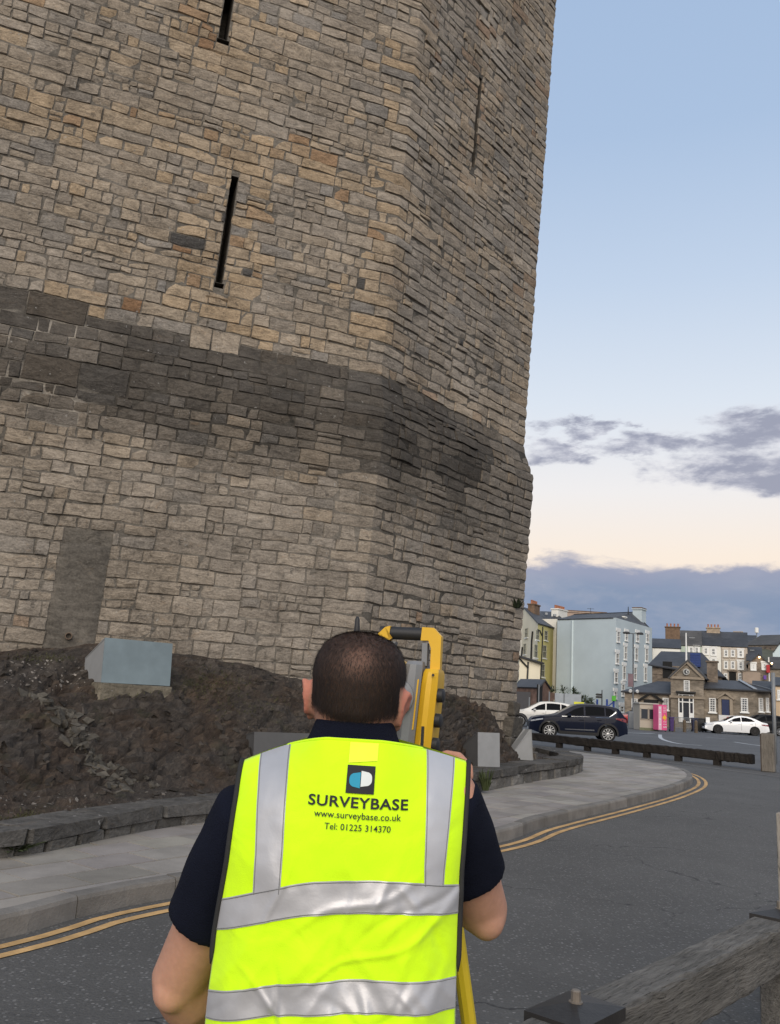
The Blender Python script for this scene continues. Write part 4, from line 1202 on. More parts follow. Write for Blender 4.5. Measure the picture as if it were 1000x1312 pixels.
# ================================================================ the town across the car park
slate = mat('slate_roof', (.044, .045, .049), .6, .28, 1.2, .35, 6, var2=(.25, .2), stretch=(1, 1, 3))
slate2 = mat('old_slate_roof', (.068, .064, .060), .7, .3, 1.2, .35, 6, var2=(.25, .2), stretch=(1, 1, 3))
lead = mat('lead_flashing', (.26, .28, .30), .6, .1, 2, .0)
def render_mat(n, c, v=.07): return mat(n, c, .85, v, .5, .06, 6, var2=(.15, .06))
bluem = render_mat('pale_blue_render', (.42, .485, .515)); creamm = render_mat('cream_render', (.74, .675, .52)); olivem = render_mat('olive_render', (.48, .43, .18))
whitem = render_mat('white_render', (.68, .67, .62)); greym = render_mat('grey_beige_render', (.40, .345, .29)); greenm = render_mat('pale_green_render', (.36, .42, .35))
stonew = mat('brown_stone_wall', (.155, .125, .098), .9, .5, 2.4, .5, 6, var2=(.4, .25), stretch=(1, 1, 2.2))
stonet = mat('tan_stone_wall', (.195, .165, .130), .9, .5, 2.0, .5, 6, var2=(.35, .22), stretch=(1, 1, 2.2))
stoner = mat('red_stone_wall', (.165, .10, .075), .9, .45, 2.4, .5, 6, var2=(.4, .25))
brickc = mat('chimney_brick', (.145, .095, .062), .9, .35, 3, .4, 12)
potm = mat('chimney_pot_clay', (.32, .13, .07), .8, .2, 6, 0)
framem = mat('white_frame', (.70, .70, .68), .5, .04, 4, 0)
panem = mat('window_pane', (.035, .040, .048), .08, 0, 1, 0, spec=.8)
pipem = mat('drain_pipe_black', (.02, .02, .02), .5, 0, 1, 0)
navyd = mat('navy_door', (.012, .022, .075), .45, .1, 4, 0)
darkm = mat('dark_opening', (.012, .012, .012), .9, 0, 1, 0)
UP = V((0, 0, 1))
def pxz(x, y, P): return on_line(x, y, V((P[0].x, P[0].y, 0)), V((P[1].x, P[1].y, 0)))
def wbuild(t, A, B, c, w_, h_, surround=None, rows=2, cols=2, frame=framem, sill=True, thick=.07, lintel=False, glass=panem):
    """a sash window on the facade A-B (camera side), centred at c"""
    f = (B - A); f.z = 0; f.normalize(); n = V((f.y, -f.x, 0))
    X = (f, n, UP)
    mb = MB(); fw = thick
    for dx, dz, sx, sz in ((-w_ / 2 + fw / 2, 0, fw, h_), (w_ / 2 - fw / 2, 0, fw, h_), (0, h_ / 2 - fw / 2, w_ - 2 * fw, fw), (0, -h_ / 2 + fw / 2, w_ - 2 * fw, fw), (0, 0, w_ - 2 * fw, fw * .8)):
        mb.box(c + f * dx + UP * dz + n * .03, (sx, .10, sz), X)
    for i in range(1, cols): mb.box(c + f * (-w_ / 2 + w_ * i / cols) + n * .022, (.035, .05, h_ - 2 * fw), X)
    for j in range(1, rows * 2):
        if j != rows: mb.box(c + UP * (-h_ / 2 + h_ * j / (rows * 2)) + n * .020, (w_ - 2 * fw, .045, .035), X)
    fr = mb.build('window', frame, t)
    mb = MB(); mb.box(c + n * .008, (w_ - fw, .02, h_ - fw), X); mb.build('pane', glass, fr)
    if sill:
        mb = MB(); mb.box(c - UP * (h_ / 2 + .06) + n * .06, (w_ + .2, .18, .12), X, .01); mb.build('sill', surround or framem, fr)
    if lintel:
        mb = MB(); mb.box(c + UP * (h_ / 2 + .2) + n * .03, (w_ + .5, .10, .38), X, .01); mb.build('lintel', framem, fr)
    if surround and not lintel:
        mb = MB()
        for dx, dz, sx, sz in ((-w_ / 2 - .09, 0, .18, h_ + .18), (w_ / 2 + .09, 0, .18, h_ + .18), (0, h_ / 2 + .15, w_ + .5, .22)): mb.box(c + f * dx + UP * dz + n * .02, (sx, .07, sz), X)
        mb.build('surround', surround, fr)
    return fr
def winpx(t, P, x, y, wpx, hpx, **k):
    c = pxz(x, y, P); d = proj(c)[2]
    f = (P[1] - P[0]); f.z = 0; f.normalize()
    v = V((c.x, c.y, 0)).normalized(); fs = abs(f.x * v.y - f.y * v.x)
    return wbuild(t, P[0], P[1], c, wpx * d / FPX / max(.25, fs), hpx * d / FPX, **k)
def walls(mb, plan, z0, z1): mb.prism(plan, z0, z1)
def chimney(t, c, d, z0, z1, m, pots, f, cap=None):
    mb = MB(); n = V((f.y, -f.x, 0)); X = (f, n, UP)
    mb.box((c.x, c.y, (z0 + z1) / 2), (d[0], d[1], z1 - z0), X, .03); mb.box((c.x, c.y, z1 + .08), (d[0] + .2, d[1] + .2, .16), X, .02)
    ch = mb.build('chimney', m, t)
    if cap:
        mb = MB(); mb.box((c.x, c.y, z1 + .24), (d[0] + .1, d[1] + .1, .16), X, .02); mb.build('brick_cap', cap, ch)
    for k in range(pots):
        p = c + f * (d[0] * ((k + .5) / pots - .5)); zt = z1 + (.32 if cap else .16)
        mb = MB(); mb.lathe((p.x, p.y, zt), (0, 0, 1), [(0, .13), (.35, .11), (.40, .14), (.48, .13)], 8); mb.build('chimney_pot', potm, ch)
    return ch
def P2(x, Y): q = at(x, hor(x), Y); return V((q.x, q.y, 0))
def zpx(x, y, p): return at(x, y, p.y).z
def gable_roof(mb, a, b, c, d, ze, zr, over=.3, th=.12):
    """roof over the plan a-b (front eave) and d-c (back eave), ridge half way"""
    f = (b - a).normalized(); n = (d - a).normalized()
    a2, b2, c2, d2 = a - f * over - n * over, b + f * over - n * over, c + f * over + n * over, d - f * over + n * over
    r0, r1 = (a2 + d2) / 2, (b2 + c2) / 2
    k = (zr - ze) / ((d - a).length / 2) * over
    S = lambda p, z: V((p.x, p.y, z))
    mb.slab([S(a2, ze - k), S(b2, ze - k), S(r1, zr), S(r0, zr)], th, None); mb.slab([S(c2, ze - k), S(d2, ze - k), S(r0, zr), S(r1, zr)], th, None)
def gable_walls(mb, a, b, c, d, z0, ze, zr):
    """walls with gables at the a-d and b-c ends"""
    S = lambda p, z: mb.vert((p.x, p.y, z))
    mb.face(S(a, z0), S(b, z0), S(b, ze), S(a, ze)); mb.face(S(c, z0), S(d, z0), S(d, ze), S(c, ze))
    for p, q in ((b, c), (d, a)):
        m = (p + q) / 2; mb.face(S(p, z0), S(q, z0), S(q, ze), S(m, zr), S(p, ze))

# ---------------------------------------------------------------- hill the town climbs
mb = MB(); rows = []
for j in range(24):
    y = 92 + j * 11; row = []
    for i in range(40):
        x = -60 + i * 9; k = smooth01((y - 96) / 60); s = smooth01((x - 24) / 40)
        row.append((x, y, .012 + k * (3.5 + 10 * s) + smooth01((y - 150) / 160) * 10 * s - (0 if y > 96 else .1)))
    rows.append(row)
mb.grid(rows); tag(mb.build('hill', mat('hill_ground', (.07, .072, .05), .95, .35, .2, .2), smooth=True), kind='structure')

# ---------------------------------------------------------------- pale blue block
K = P2(789, 100); Lf = P2(712.5, 106.5); Rt = P2(836, 110.5)
f1 = (Rt - K).normalized(); bk = V((-f1.y, f1.x, 0))
Bk = Rt + Rt.normalized() * 7; Bl = Lf + Lf.normalized() * 10
ztop = zpx(789, 791.5, K)
T = thing('blue_building', 'tall pale blue rendered building with a blank side wall and white-topped sash windows', 'building', tuple(K))
wb = MB(); walls(wb, [Lf, K, Rt, Bk, Bl], 0, ztop)
# raised gable on the front
g0, g1 = K.lerp(Rt, .04), K.lerp(Rt, .97)
wb2 = wb
zr_ = zpx(812, 796, K.lerp(Rt, .5)); ze_ = zpx(836, 806.5, Rt)
wb.build('wall', bluem, T)
PB = (K, Rt)
# the front's roof line falls to the right: wall-head piece
gm = MB(); n_ = V((f1.y, -f1.x, 0))
for x, y, w_, h_ in ((792.3, 815.8, 3.6, 13.5), (802.6, 815.5, 3.2, 10.5), (816.8, 816.5, 3.4, 11), (829.6, 817.5, 3.2, 11.0), (791, 843.5, 3.6, 13.5), (801.4, 836.5, 3.3, 17), (815.4, 838, 3.4, 16), (828.5, 839, 3.2, 16.5), (789.4, 868, 3.6, 13.5), (799.8, 862, 3.4, 18), (813.8, 863, 3.3, 16), (827, 863.5, 3.2, 17.5), (788.5, 890.5, 3.4, 9), (798.4, 884, 3.3, 15), (796.5, 908.5, 4.5, 8)):
    winpx(T, PB, x, y, w_, h_, lintel=True, rows=1, cols=2, thick=.09)
for (x0, y0), (x1, y1) in (((734.5, 795), (729.6, 882)),):
    a, c = pxz(x0, y0, (Lf, K)), pxz(x1, y1, (Lf, K)); mb = MB(); nn_ = V((K.y - Lf.y, Lf.x - K.x, 0)).normalized()
    mb.tube([a + nn_ * .06, V((a.x, a.y, .3)) + nn_ * .06], .13, 8); mb.build('downpipe', mat('pale_pipe', (.5, .58, .6), .6, .05, 3, 0), T)
mb = MB(); q = at(770, 791, 104); S = lambda x, y, Y: at(x, y, Y)
ins = bk * .35; zt_ = lambda p, d=.03: V((p.x, p.y, ztop + d))
ridge0, ridge1 = S(736, 787.5, 113), S(813, 784.5, 113.5)
mb.slab([zt_(Lf.lerp(K, .05) + ins), zt_(K + ins), ridge1, ridge0], .1)
mb.slab([zt_(K + ins), zt_(Rt + ins), ridge1], .1)
mb.slab([ridge0, ridge1, zt_(Rt + ins), zt_(Bk), zt_(Bl)], .1)
T_roof = fixn(mb.build('roof', slate, T))
c = P2(822.5, 111.6); ch = chimney(T, c + bk * .3, (1.75, 1.2), ztop - .4, zpx(822, 782, c), bluem, 0, f1, brickc)
c = P2(799, 105); chimney(T, c, (.8, .4), ztop - .3, ztop + .55, whitem, 0, f1)
c = P2(805, 109); mb = MB(); mb.tube([(c.x, c.y, ztop), (c.x, c.y, ztop + 2.4)], [.16, .04], 6); mb.build('finial', pipem, T)
# shoulder beside the gable chimney
zs_ = zpx(838, 808, Rt); mb = MB()
fl = K.lerp(Rt, .66)

# ---------------------------------------------------------------- olive and cream house
C0 = P2(687.3, 104); C1 = P2(711, 110); C2 = P2(664, 113)
fo = (C1 - C0).normalized(); bo_ = (C2 - C0).normalized()
C3 = C2 + (C1 - C0)
T = thing('rendered_house', 'tall house with a cream gable end and an olive yellow front', 'house', tuple(C0))
ze = zpx(687.3, 798.5, C0); zr = zpx(669, 777.5, C0.lerp(C2, .6))
mb = MB(); S_ = lambda p, z: mb.vert((p.x, p.y, z))
Md = C0.lerp(C2, .78)
mb.face(S_(C2, 0), S_(C0, 0), S_(C0, ze), S_(Md, zr), S_(C2, zr - .8)); mb.face(S_(C3, 0), S_(C2, 0), S_(C2, zr - .8), S_(C3, zr - .8))
mb.build('gable_wall', creamm, T)
mb = MB(); o_ = -bo_ * .02; mb.quad(C0 + o_, C1 + o_, V((C1.x, C1.y, ze)) + o_, V((C0.x, C0.y, ze)) + o_); mb.quad(C1, C3, V((C3.x, C3.y, ze)), V((C1.x, C1.y, ze))); mb.build('front_wall', olivem, T)
mb = MB(); Me = Md + (C1 - C0); e_ = -bo_ * .35
mb.slab([V((C0.x, C0.y, ze)) + e_ - fo * .15, V((C1.x, C1.y, ze)) + e_, V((Me.x, Me.y, zr + .15)), V((Md.x, Md.y, zr + .15)) - fo * .15], .15)
mb.slab([V((Md.x, Md.y, zr + .15)) - fo * .15, V((Me.x, Me.y, zr + .15)), V((C3.x, C3.y, zr - .7)), V((C2.x, C2.y, zr - .7)) - fo * .15], .15)
fixn(mb.build('roof', slate, T))
PO = (C0, C1); PC = (C2, C0)
for x, y, w_, h_ in ((688.6, 813.5, 4.2, 13), (699.4, 814.3, 4.2, 12.5), (686.4, 834.3, 4.4, 17), (697.6, 835, 4.4, 16.5), (695.6, 859.3, 4.4, 16.5)): winpx(T, PO, x, y, w_, h_, rows=1, cols=2, thick=.1, frame=mat('grey_frame', (.35, .34, .26), .6, .05, 3, 0))
for x, y, w_, h_ in ((675.3, 811, 3.6, 12), (673.1, 831.8, 3.2, 14)): winpx(T, PC, x, y, w_, h_, rows=1, cols=2, thick=.1, frame=mat('grey_frame', (.35, .34, .26), .6, .05, 3, 0))
for pts in (((695.4, 803), (694.8, 825), (692.2, 880)), ((689, 807), (692, 808.5), (694.2, 814))):
    mb = MB(); mb.tube([pxz(x, y, PO) - bo_ * .1 for x, y in pts], .09, 6); mb.build('drain_pipe', pipem, T)
for pts in (((683.6, 809), (682.4, 822), (681.6, 846)), ((670.5, 829), (669.4, 841))):
    mb = MB(); nn_ = V((C0.y - C2.y, C2.x - C0.x, 0)).normalized(); mb.tube([pxz(x, y, PC) + nn_ * .1 for x, y in pts], .11, 6); mb.build('drain_pipe', pipem, T)
cc = Md.lerp(Me, .12); cc = P2(681.5, 111.5); chimney(T, cc, (2.1, .9), zr - 2.2, zpx(681, 775.8, cc), brickc, 7, fo)
# white party strip and the roofs behind it
C4 = P2(711.4, 108.8); C5 = P2(716.2, 109.6)
T = thing('white_house', 'narrow white house end with a white chimney between olive house and blue building', 'house', tuple(C4))
mb = MB(); fq = (C5 - C4).normalized(); bq = V((-fq.y, fq.x, 0)); zw = zpx(713, 793, C4)
mb.prism([C4, C5, C5 + bq * 9, C4 + bq * 9], 0, zw); mb.build('wall', render_mat('warm_white_render', (.66, .63, .55)), T)
mb = MB()
a0, a1, a2, a3 = at(700, 800, 112), at(721, 792.5, 112), at(712, 783.8, 119), at(692, 783, 119)
mb.slab([a0, a1, a2, a3], .15); fixn(mb.build('roof', slate, T))
mb = MB(); a0, a1, a2, a3 = at(699, 793.2, 111.9), at(712, 804, 111.9), at(712, 793.2, 111.9), at(704, 792.6, 111.9)
cc = P2(715, 116); chimney(T, cc, (2.75, 1.0), zw - 1.5, zpx(715, 782.3, cc), whitem, 10, fq, None)
for x, y in ((700, 786.5), (711, 788.3)):
    p = at(x, y, 113.6); mb = MB(); mb.box(p, (.35, .5, .3), None, .02); mb.build('roof_light', lead, T)
cc = P2(737, 122); T = thing('far_house', 'roof with a long pale chimney stack just showing over the pale blue building', 'house', tuple(cc))
mb = MB(); z0 = zpx(737, 788, cc); mb.prism([cc + V((-5, -1, 0)), cc + V((9, -1, 0)), cc + V((9, 6, 0)), cc + V((-5, 6, 0))], 0, z0 - .6); mb.build('wall', whitem, T)
mb = MB(); gable_roof(mb, cc + V((-5, -1, 0)), cc + V((9, -1, 0)), cc + V((9, 6, 0)), cc + V((-5, 6, 0)), z0 - .6, z0 + .3); fixn(mb.build('roof', slate, T))
chimney(T, cc + V((1.2, .2, 0)), (6.2, .8), z0 - .4, zpx(741, 785.3, cc), mat('chimney_pale_brick', (.33, .25, .2), .8, .2, 3, .1), 0, V((1, 0, 0)), brickc)
mb = MB(); p = at(757, 790, 121); mb.tube([p, p + UP * 1.2], .03, 5); mb.tube([p + UP * 1.1 + V((-.5, 0, 0)), p + UP * 1.1 + V((.5, 0, 0))], .025, 5); mb.build('aerial', pipem, T)

# ---------------------------------------------------------------- cream lean-to and stone outbuilding
E0, E1 = P2(664.5, 97), P2(691.5, 98)
T = thing('cream_annexe', 'low cream annexe with a sloping slate roof at the foot of the cream gable', 'building', tuple(E0))
mb = MB(); zl, zh = zpx(691, 850, E1), zpx(664, 841.5, E0)
n4 = [E0, E1, E1 + V((0, 4.5, 0)), E0 + V((0, 4.5, 0))]
lo = [mb.vert((p.x, p.y, 0)) for p in n4]; hi = [mb.vert((p.x, p.y, z)) for p, z in zip(n4, (zh, zl, zl, zh))]
for i in range(4): mb.face(lo[i], lo[(i + 1) % 4], hi[(i + 1) % 4], hi[i])
mb.build('wall', creamm, T)
mb = MB(); mb.slab([V((p.x, p.y, z + .2)) + d for p, z, d in zip(n4, (zh, zl, zl, zh), (V((-.3, -.4, 0)), V((.4, -.4, -.1)), V((.4, .3, -.1)), V((-.3, .3, 0))))], .18); fixn(mb.build('roof', slate, T))
mb = MB(); mb.tube([pxz(664, 842, (E0, E1)) - V((0, .1, 0)), pxz(676.5, 855.5, (E0, E1)) - V((0, .1, 0)), pxz(675.6, 872, (E0, E1)) - V((0, .1, 0))], .10, 6)
mb.tube([pxz(676.8, 848, (E0, E1)) - V((0, .1, 0)), pxz(676.5, 855.5, (E0, E1)) - V((0, .1, 0))], .10, 6); mb.build('drain_pipe', pipem, T)
G0, G1, G2 = P2(660, 86), P2(689.5, 82), P2(704.5, 85)
T = thing('stone_shed', 'small red-brown stone outbuilding with a slate roof beside the tower', 'building', tuple(G1))
zE, zR = zpx(689, 879.5, G1), zpx(695, 870, G1.lerp(G2, .4)); G3 = G0 + (G2 - G1)
mb = MB(); gable_walls(mb, G0, G1, G2, G3, 0, zE, zR); mb.build('wall', stoner, T)
mb = MB(); gable_roof(mb, G0, G1, G2, G3, zE, zR, .2); fixn(mb.build('roof', slate, T))
c = pxz(691.5, 902, (G1, G2)); fg = (G2 - G1).normalized(); mb = MB(); mb.box(c, (1.3, .12, 3.6), (fg, V((fg.y, -fg.x, 0)), UP)); mb.build('doorway', darkm, T)
c = pxz(671, 904, (G0, G1)); mb = MB(); fg = (G1 - G0).normalized(); mb.box(c, (2.6, .1, 2.6), (fg, V((fg.y, -fg.x, 0)), UP)); mb.build('shutter', mat('grey_shutter', (.11, .10, .095), .7, .1, 3, 0), T)
mb = MB(); c = gp(690, 914); c = P2(690.5, 81.2); mb.tube([(c.x, c.y, 0), (c.x, c.y, zpx(691, 877, c))], .06, 6); mb.build('drain_pipe', steel, T)
H0, H1 = P2(703, 88), P2(742, 93)
T = thing('yard_wall', 'rough red stone yard wall with a doorway left of the blue building', 'wall', tuple(H0))
for a, c, y0 in ((0, .16, 894), (.26, 1, 893.5)):
    mb = MB(); A, B = H0.lerp(H1, a), H0.lerp(H1, c); A2, B2 = A + V((0, .5, 0)), B + V((0, .5, 0)); mb.prism([A, B, B2, A2], 0, 2.3 if a else 2.6); mb.build('wall_length', stoner, T)
mb = MB(); A, B = H0.lerp(H1, .162), H0.lerp(H1, .258); mb.prism([A, B, B + V((0, .5, 0)), A + V((0, .5, 0))], 1.9, 2.55); mb.build('lintel', stoner, T)
mb = MB(); p = P2(728, 86.5); mb.box((p.x, p.y, 1.35), (2.6, .08, 2.4)); mb.build('gate_panel', mat('pale_gate', (.30, .33, .36), .6, .1, 3, 0), T)
# cabbage palms and bushes
palm = mat('palm_leaf', (.035, .050, .022), .7, .35, 2, 0); bark = mat('bark', (.09, .075, .06), .9, .3, 6, .4)
def cordyline(label, x, y, Y, hgt, n, seed, rad=1.2):
    p = P2(x, Y); r = random.Random(seed); t = thing('cabbage_palm', label, 'tree', tuple(p), 'cabbage palms by the blue building')
    heads = [(0, 0, hgt)] if n == 1 else [(r.uniform(-.9, .9), r.uniform(-.5, .5), hgt * r.uniform(.75, 1.05)) for _ in range(n)]
    tr = MB(); lf = MB()
    for hx, hy, hz in heads:
        tr.tube([p, p + V((hx * .4, hy * .4, hz * .5)), p + V((hx, hy, hz))], [.16, .12, .09], 7)
        c = p + V((hx, hy, hz))
        for k in range(46):
            a, e = r.uniform(0, 2 * pi), r.uniform(-.7, 1.35); L = rad * r.uniform(.7, 1.1)
            d = V((cos(a) * cos(e), sin(a) * cos(e), sin(e))); s = d.cross(UP).normalized() * .045
            m_ = c + d * L * .6 + UP * .06; tip = c + d * L + UP * (-.28 * L)
            i = [lf.vert(q) for q in (c - s * .4, c + s * .4, m_ + s, m_ - s, tip)]; lf.face(i[0], i[1], i[2], i[3]); lf.face(i[3], i[2], i[4])
    tr.build('trunk', bark, t); lf.build('leaves', palm, t)
cordyline('small cabbage palm nearest the stone outbuilding', 707, 890, 92, 2.6, 1, 1)
cordyline('cabbage palm with two heads left of the pale gate', 731, 890, 94, 2.9, 3, 2)
cordyline('cabbage palm with spreading heads below the blank blue wall', 756, 892, 96, 2.4, 3, 3, 1.0)
def bush(label, x, Y, w_, h_, seed, m=palm, grp=None, z0=0, n=600, lsz=.16):
    p = P2(x, Y); p.z = z0; r = random.Random(seed); mb = MB()
    for k in range(n):
        a, e, q = r.uniform(0, 2 * pi), math.asin(r.uniform(-.2, 1)), r.uniform(.45, 1) ** .5
        d = V((cos(a) * cos(e) * w_ / 2, sin(a) * cos(e) * w_ / 2, sin(e) * h_ * .6 + h_ * .4)) * q
        nz = 1 + .35 * fbm(d * 1.3 + p, 2); c = p + d * nz
        u = V((r.gauss(0, 1), r.gauss(0, 1), r.gauss(0, 1))).normalized() * lsz; v = u.orthogonal().normalized() * lsz * .7
        mb.quad(c - u - v, c + u - v, c + u + v, c - u + v)
    return tag(mb.build('bush', m, loc=p), label, 'bush', grp)
bush('dark green bush against the blank blue wall behind the navy SUV', 746, 97, 4.2, 1.9, 4)
bush('low dark bush between the cabbage palms', 720, 95, 2.4, 1.6, 5)

# ---------------------------------------------------------------- stone harbour office
A0, A1 = P2(800.5, 82), P2(989, 77)
fo2 = (A1 - A0).normalized(); no = V((-fo2.y, fo2.x, 0))
def onF(x, back=0.0): p = on_line(x, hor(x), A0, A1); return V((p.x, p.y, 0)) + no * back
T = thing('stone_office', 'single-storey stone office with slate roofs, a gabled centre and a round clock', 'building', tuple(onF(880)))
PF = (A0, A1)
zeL = 3.05; zeR = 3.75
XL0, XC0, XC1, XR1, XR2 = onF(800.5), onF(860.5), onF(902.5), onF(968), onF(988, 1.6)
D_ = 8.0
mb = MB(); mb.prism([XL0, XC0, XC0 + no * D_, XL0 + no * D_], 0, zeL); mb.build('wall', stonet, T)
mb = MB(); mb.prism([XC1, XR1, XR2, XR2 + no * (D_ - 1.6), XC1 + no * D_], 0, zeR); mb.build('wall', stonet, T)
fc = -no * .45
zC = zpx(880, 868.5, XC0); zA = zpx(879.5, 848.5, XC0)
Cc0, Cc1 = XC0 + fc, XC1 + fc; cm = (Cc0 + Cc1) / 2
mb = MB(); gable_walls(mb, Cc1, Cc1 + no * 12, Cc0 + no * 12, Cc0, 0, zC, zA); mb.build('wall', stonet, T)
mb = MB()
for s_, A_, B_ in ((1, Cc0, cm), (-1, Cc1, cm)):
    ov = fo2 * (-.25 * s_); a = V((A_.x, A_.y, zC - .1)) + ov; m_ = V((cm.x, cm.y, zA + .12)); fr_ = -no * .22
    q = [a + fr_, m_ + fr_, m_ + no * 11, a + no * 11]
    mb.slab(q, .14)
fixn(mb.build('roof', slate, T))
# pediment trim and string course
mb = MB()
for A_, B_ in ((Cc0, cm), (Cc1, cm)):
    a = V((A_.x, A_.y, zC + .02)) - no * .10; c = V((cm.x, cm.y, zA - .02)) - no * .10; d = (c - a).normalized(); mb.box((a + c) / 2, ((c - a).length, .18, .22), (d, no, d.cross(no)))
mb.build('stone_trim', mat('dressed_stone', (.26, .215, .165), .85, .2, 2, .2), T)
for z, k in ((zC - .05, 0), (zpx(880, 893.5, XC0), 0)):
    mb = MB(); mb.box((cm.x - no.x * .07, cm.y - no.y * .07, z), ((Cc1 - Cc0).length + .2, .16, .22), (fo2, no, UP)); mb.build('string_course', MATS['dressed_stone'], T)
# hipped roofs of the wings
def hip(p0, p1, back, ze, zr, l0, l1, nm='roof'):
    mb = MB(); S = lambda p, z: V((p.x, p.y, z)); e = .3
    a, b_, c, d = p0 - fo2 * e - no * e, p1 + fo2 * e - no * e, p1 + fo2 * e + no * (back + e), p0 - fo2 * e + no * (back + e)
    r0, r1 = (a + d) / 2 + fo2 * l0, (b_ + c) / 2 - fo2 * l1
    for q in ([S(a, ze), S(b_, ze), S(r1, zr), S(r0, zr)], [S(c, ze), S(d, ze), S(r0, zr), S(r1, zr)], [S(b_, ze), S(c, ze), S(r1, zr)], [S(d, ze), S(a, ze), S(r0, zr)]):
        mb.slab(q, .12)
    fixn(mb.build(nm, slate, T)); return S(b_, ze), S(r1, zr)
ridL = zpx(852, 873, onF(852, 4)); hip(XL0, XC0 + fo2 * .2, D_, zeL, ridL, 2.9, 0)
ridR = zpx(930, 871.5, onF(930, 4)); hb, hr = hip(XC1, onF(988), D_, zeR, ridR, .2, 2.9)
mb = MB(); mb.box((hb + hr) / 2 + UP * .08, ((hr - hb).length, .32, .06), ((hr - hb).normalized(), no, (hr - hb).normalized().cross(no))); h2 = V((onF(969).x, onF(969).y, zeR)) - no * .2
mb.box((h2 + hr) / 2 + UP * .10, ((hr - h2).length, .30, .06), ((hr - h2).normalized(), fo2, (hr - h2).normalized().cross(fo2))); mb.build('lead_hip', lead, T)
for x, y, w_, h_ in ((913.3, 903.5, 8.2, 17.5), (954.2, 903.3, 8.4, 17.5)): winpx(T, PF, x, y, w_, h_, rows=3, cols=4, thick=.07)
PBay = (XR1, XR2)
for x, y, w_, h_ in ((974.7, 903.0, 4.6, 17), (983.0, 902.8, 3.0, 17)): winpx(T, PBay, x, y, w_, h_, rows=3, cols=3, thick=.06)
for x, y, w_, h_ in ((813.5, 903, 7.5, 15.5), (853.3, 902, 7.5, 15)): winpx(T, PF, x, y, w_, h_, rows=3, cols=4, thick=.07)
Pc = (Cc0, Cc1); winpx(T, Pc, 880.3, 879, 7.2, 14, rows=3, cols=4, thick=.07)
c = pxz(930, 908, PF); mb = MB(); mb.box(c - no * .03, (.62, .10, 1.62), (fo2, no, UP), .01); mb.build('door', navyd, T)
dz_ = c.z; mb = MB()
for s_ in (-1, 1): mb.box(c + fo2 * (s_ * .48) - no * .08, (.26, .22, 1.7), (fo2, no, UP), .02)
a, e_, m_ = c + fo2 * -.72 + UP * .86 - no * .1, c + fo2 * .72 + UP * .86 - no * .1, c + UP * 1.38 - no * .1
for p, q in ((a, m_), (e_, m_)): d = (q - p).normalized(); mb.box((p + q) / 2, ((q - p).length, .3, .13), (d, no, d.cross(no)))
mb.box(c + UP * .95 - no * .05, (1.1, .14, .26), (fo2, no, UP)); mb.build('door_surround', MATS['dressed_stone'], T)
c = pxz(834.5, 893.5, PF); mb = MB()
for p, q in ((c + fo2 * -1.1 - UP * .35, c + UP * .4), (c + fo2 * 1.1 - UP * .35, c + UP * .4)): d = (q - p).normalized(); mb.box((p + q) / 2 - no * .1, ((q - p).length, .25, .2), (d, no, d.cross(no)))
mb.box(c - UP * 1.0 - no * .02, (1.3, .1, 1.6), (fo2, no, UP)); mb.build('dark_porch', darkm, T)
# glazed entrance bay of the centre block
c = pxz(879.5, 907.5, Pc); mb = MB(); mb.box(c - no * .02, (1.25, .08, 2.5), (fo2, no, UP)); ent = mb.build('entrance', panem, T)
mb = MB()
for s_ in (-.62, -.3, .3, .62): mb.box(c + fo2 * s_ - no * .06, (.09, .1, 2.5), (fo2, no, UP))
for z in (-1.2, .55, 1.2): mb.box(c + UP * z - no * .06, (1.33, .09, .09), (fo2, no, UP))
for s_ in (-.46, .46): mb.box(c + fo2 * s_ - no * .055 - UP * .8, (.24, .07, .8), (fo2, no, UP))
mb.build('door_frame', framem, ent)
mb = MB(); mb.box(c + UP * 1.42 - no * .25, (1.7, .5, .16), (fo2, no, UP), .02); mb.build('canopy', pipem, T)
# clock under the pediment
c = pxz(879.8, 861, Pc) - no * .05; mb = MB(); mb.lathe(c, -no, [(0, .29), (.10, .29), (.13, .24), (.10, .21)], 24); ck = mb.build('clock_rim', mat('clock_rim_stone', (.45, .45, .42), .6, .1, 3, 0), T)
mb = MB(); mb.lathe(c, -no, [(.09, .22), (.105, .22)], 24); fcK = mb.build('clock_face', mat('clock_face_dark', (.05, .055, .06), .5, 0, 1, 0), ck) if False else mb.build('clock_face', mat('clock_face_dark', (.05, .055, .06), .5, 0, 1, 0), T)
mb = MB()
for a, L in ((.6, .18), (2.4, .13)):
    mb = MB(); d = fo2 * sin(a) + UP * cos(a); mb.box(c - no * .125 + d * L / 2, (.05, .02, L), (d.cross(no), no, d)); mb.build('clock_hand', framem, fcK)
mb = MB()
for k in range(12): a = k * pi / 6; d = fo2 * sin(a) + UP * cos(a); mb.box(c - no * .12 + d * .19, (.02, .02, .04), (d.cross(no), no, d))
tag(mb.build('hour_marks', framem, fcK), kind='stuff')
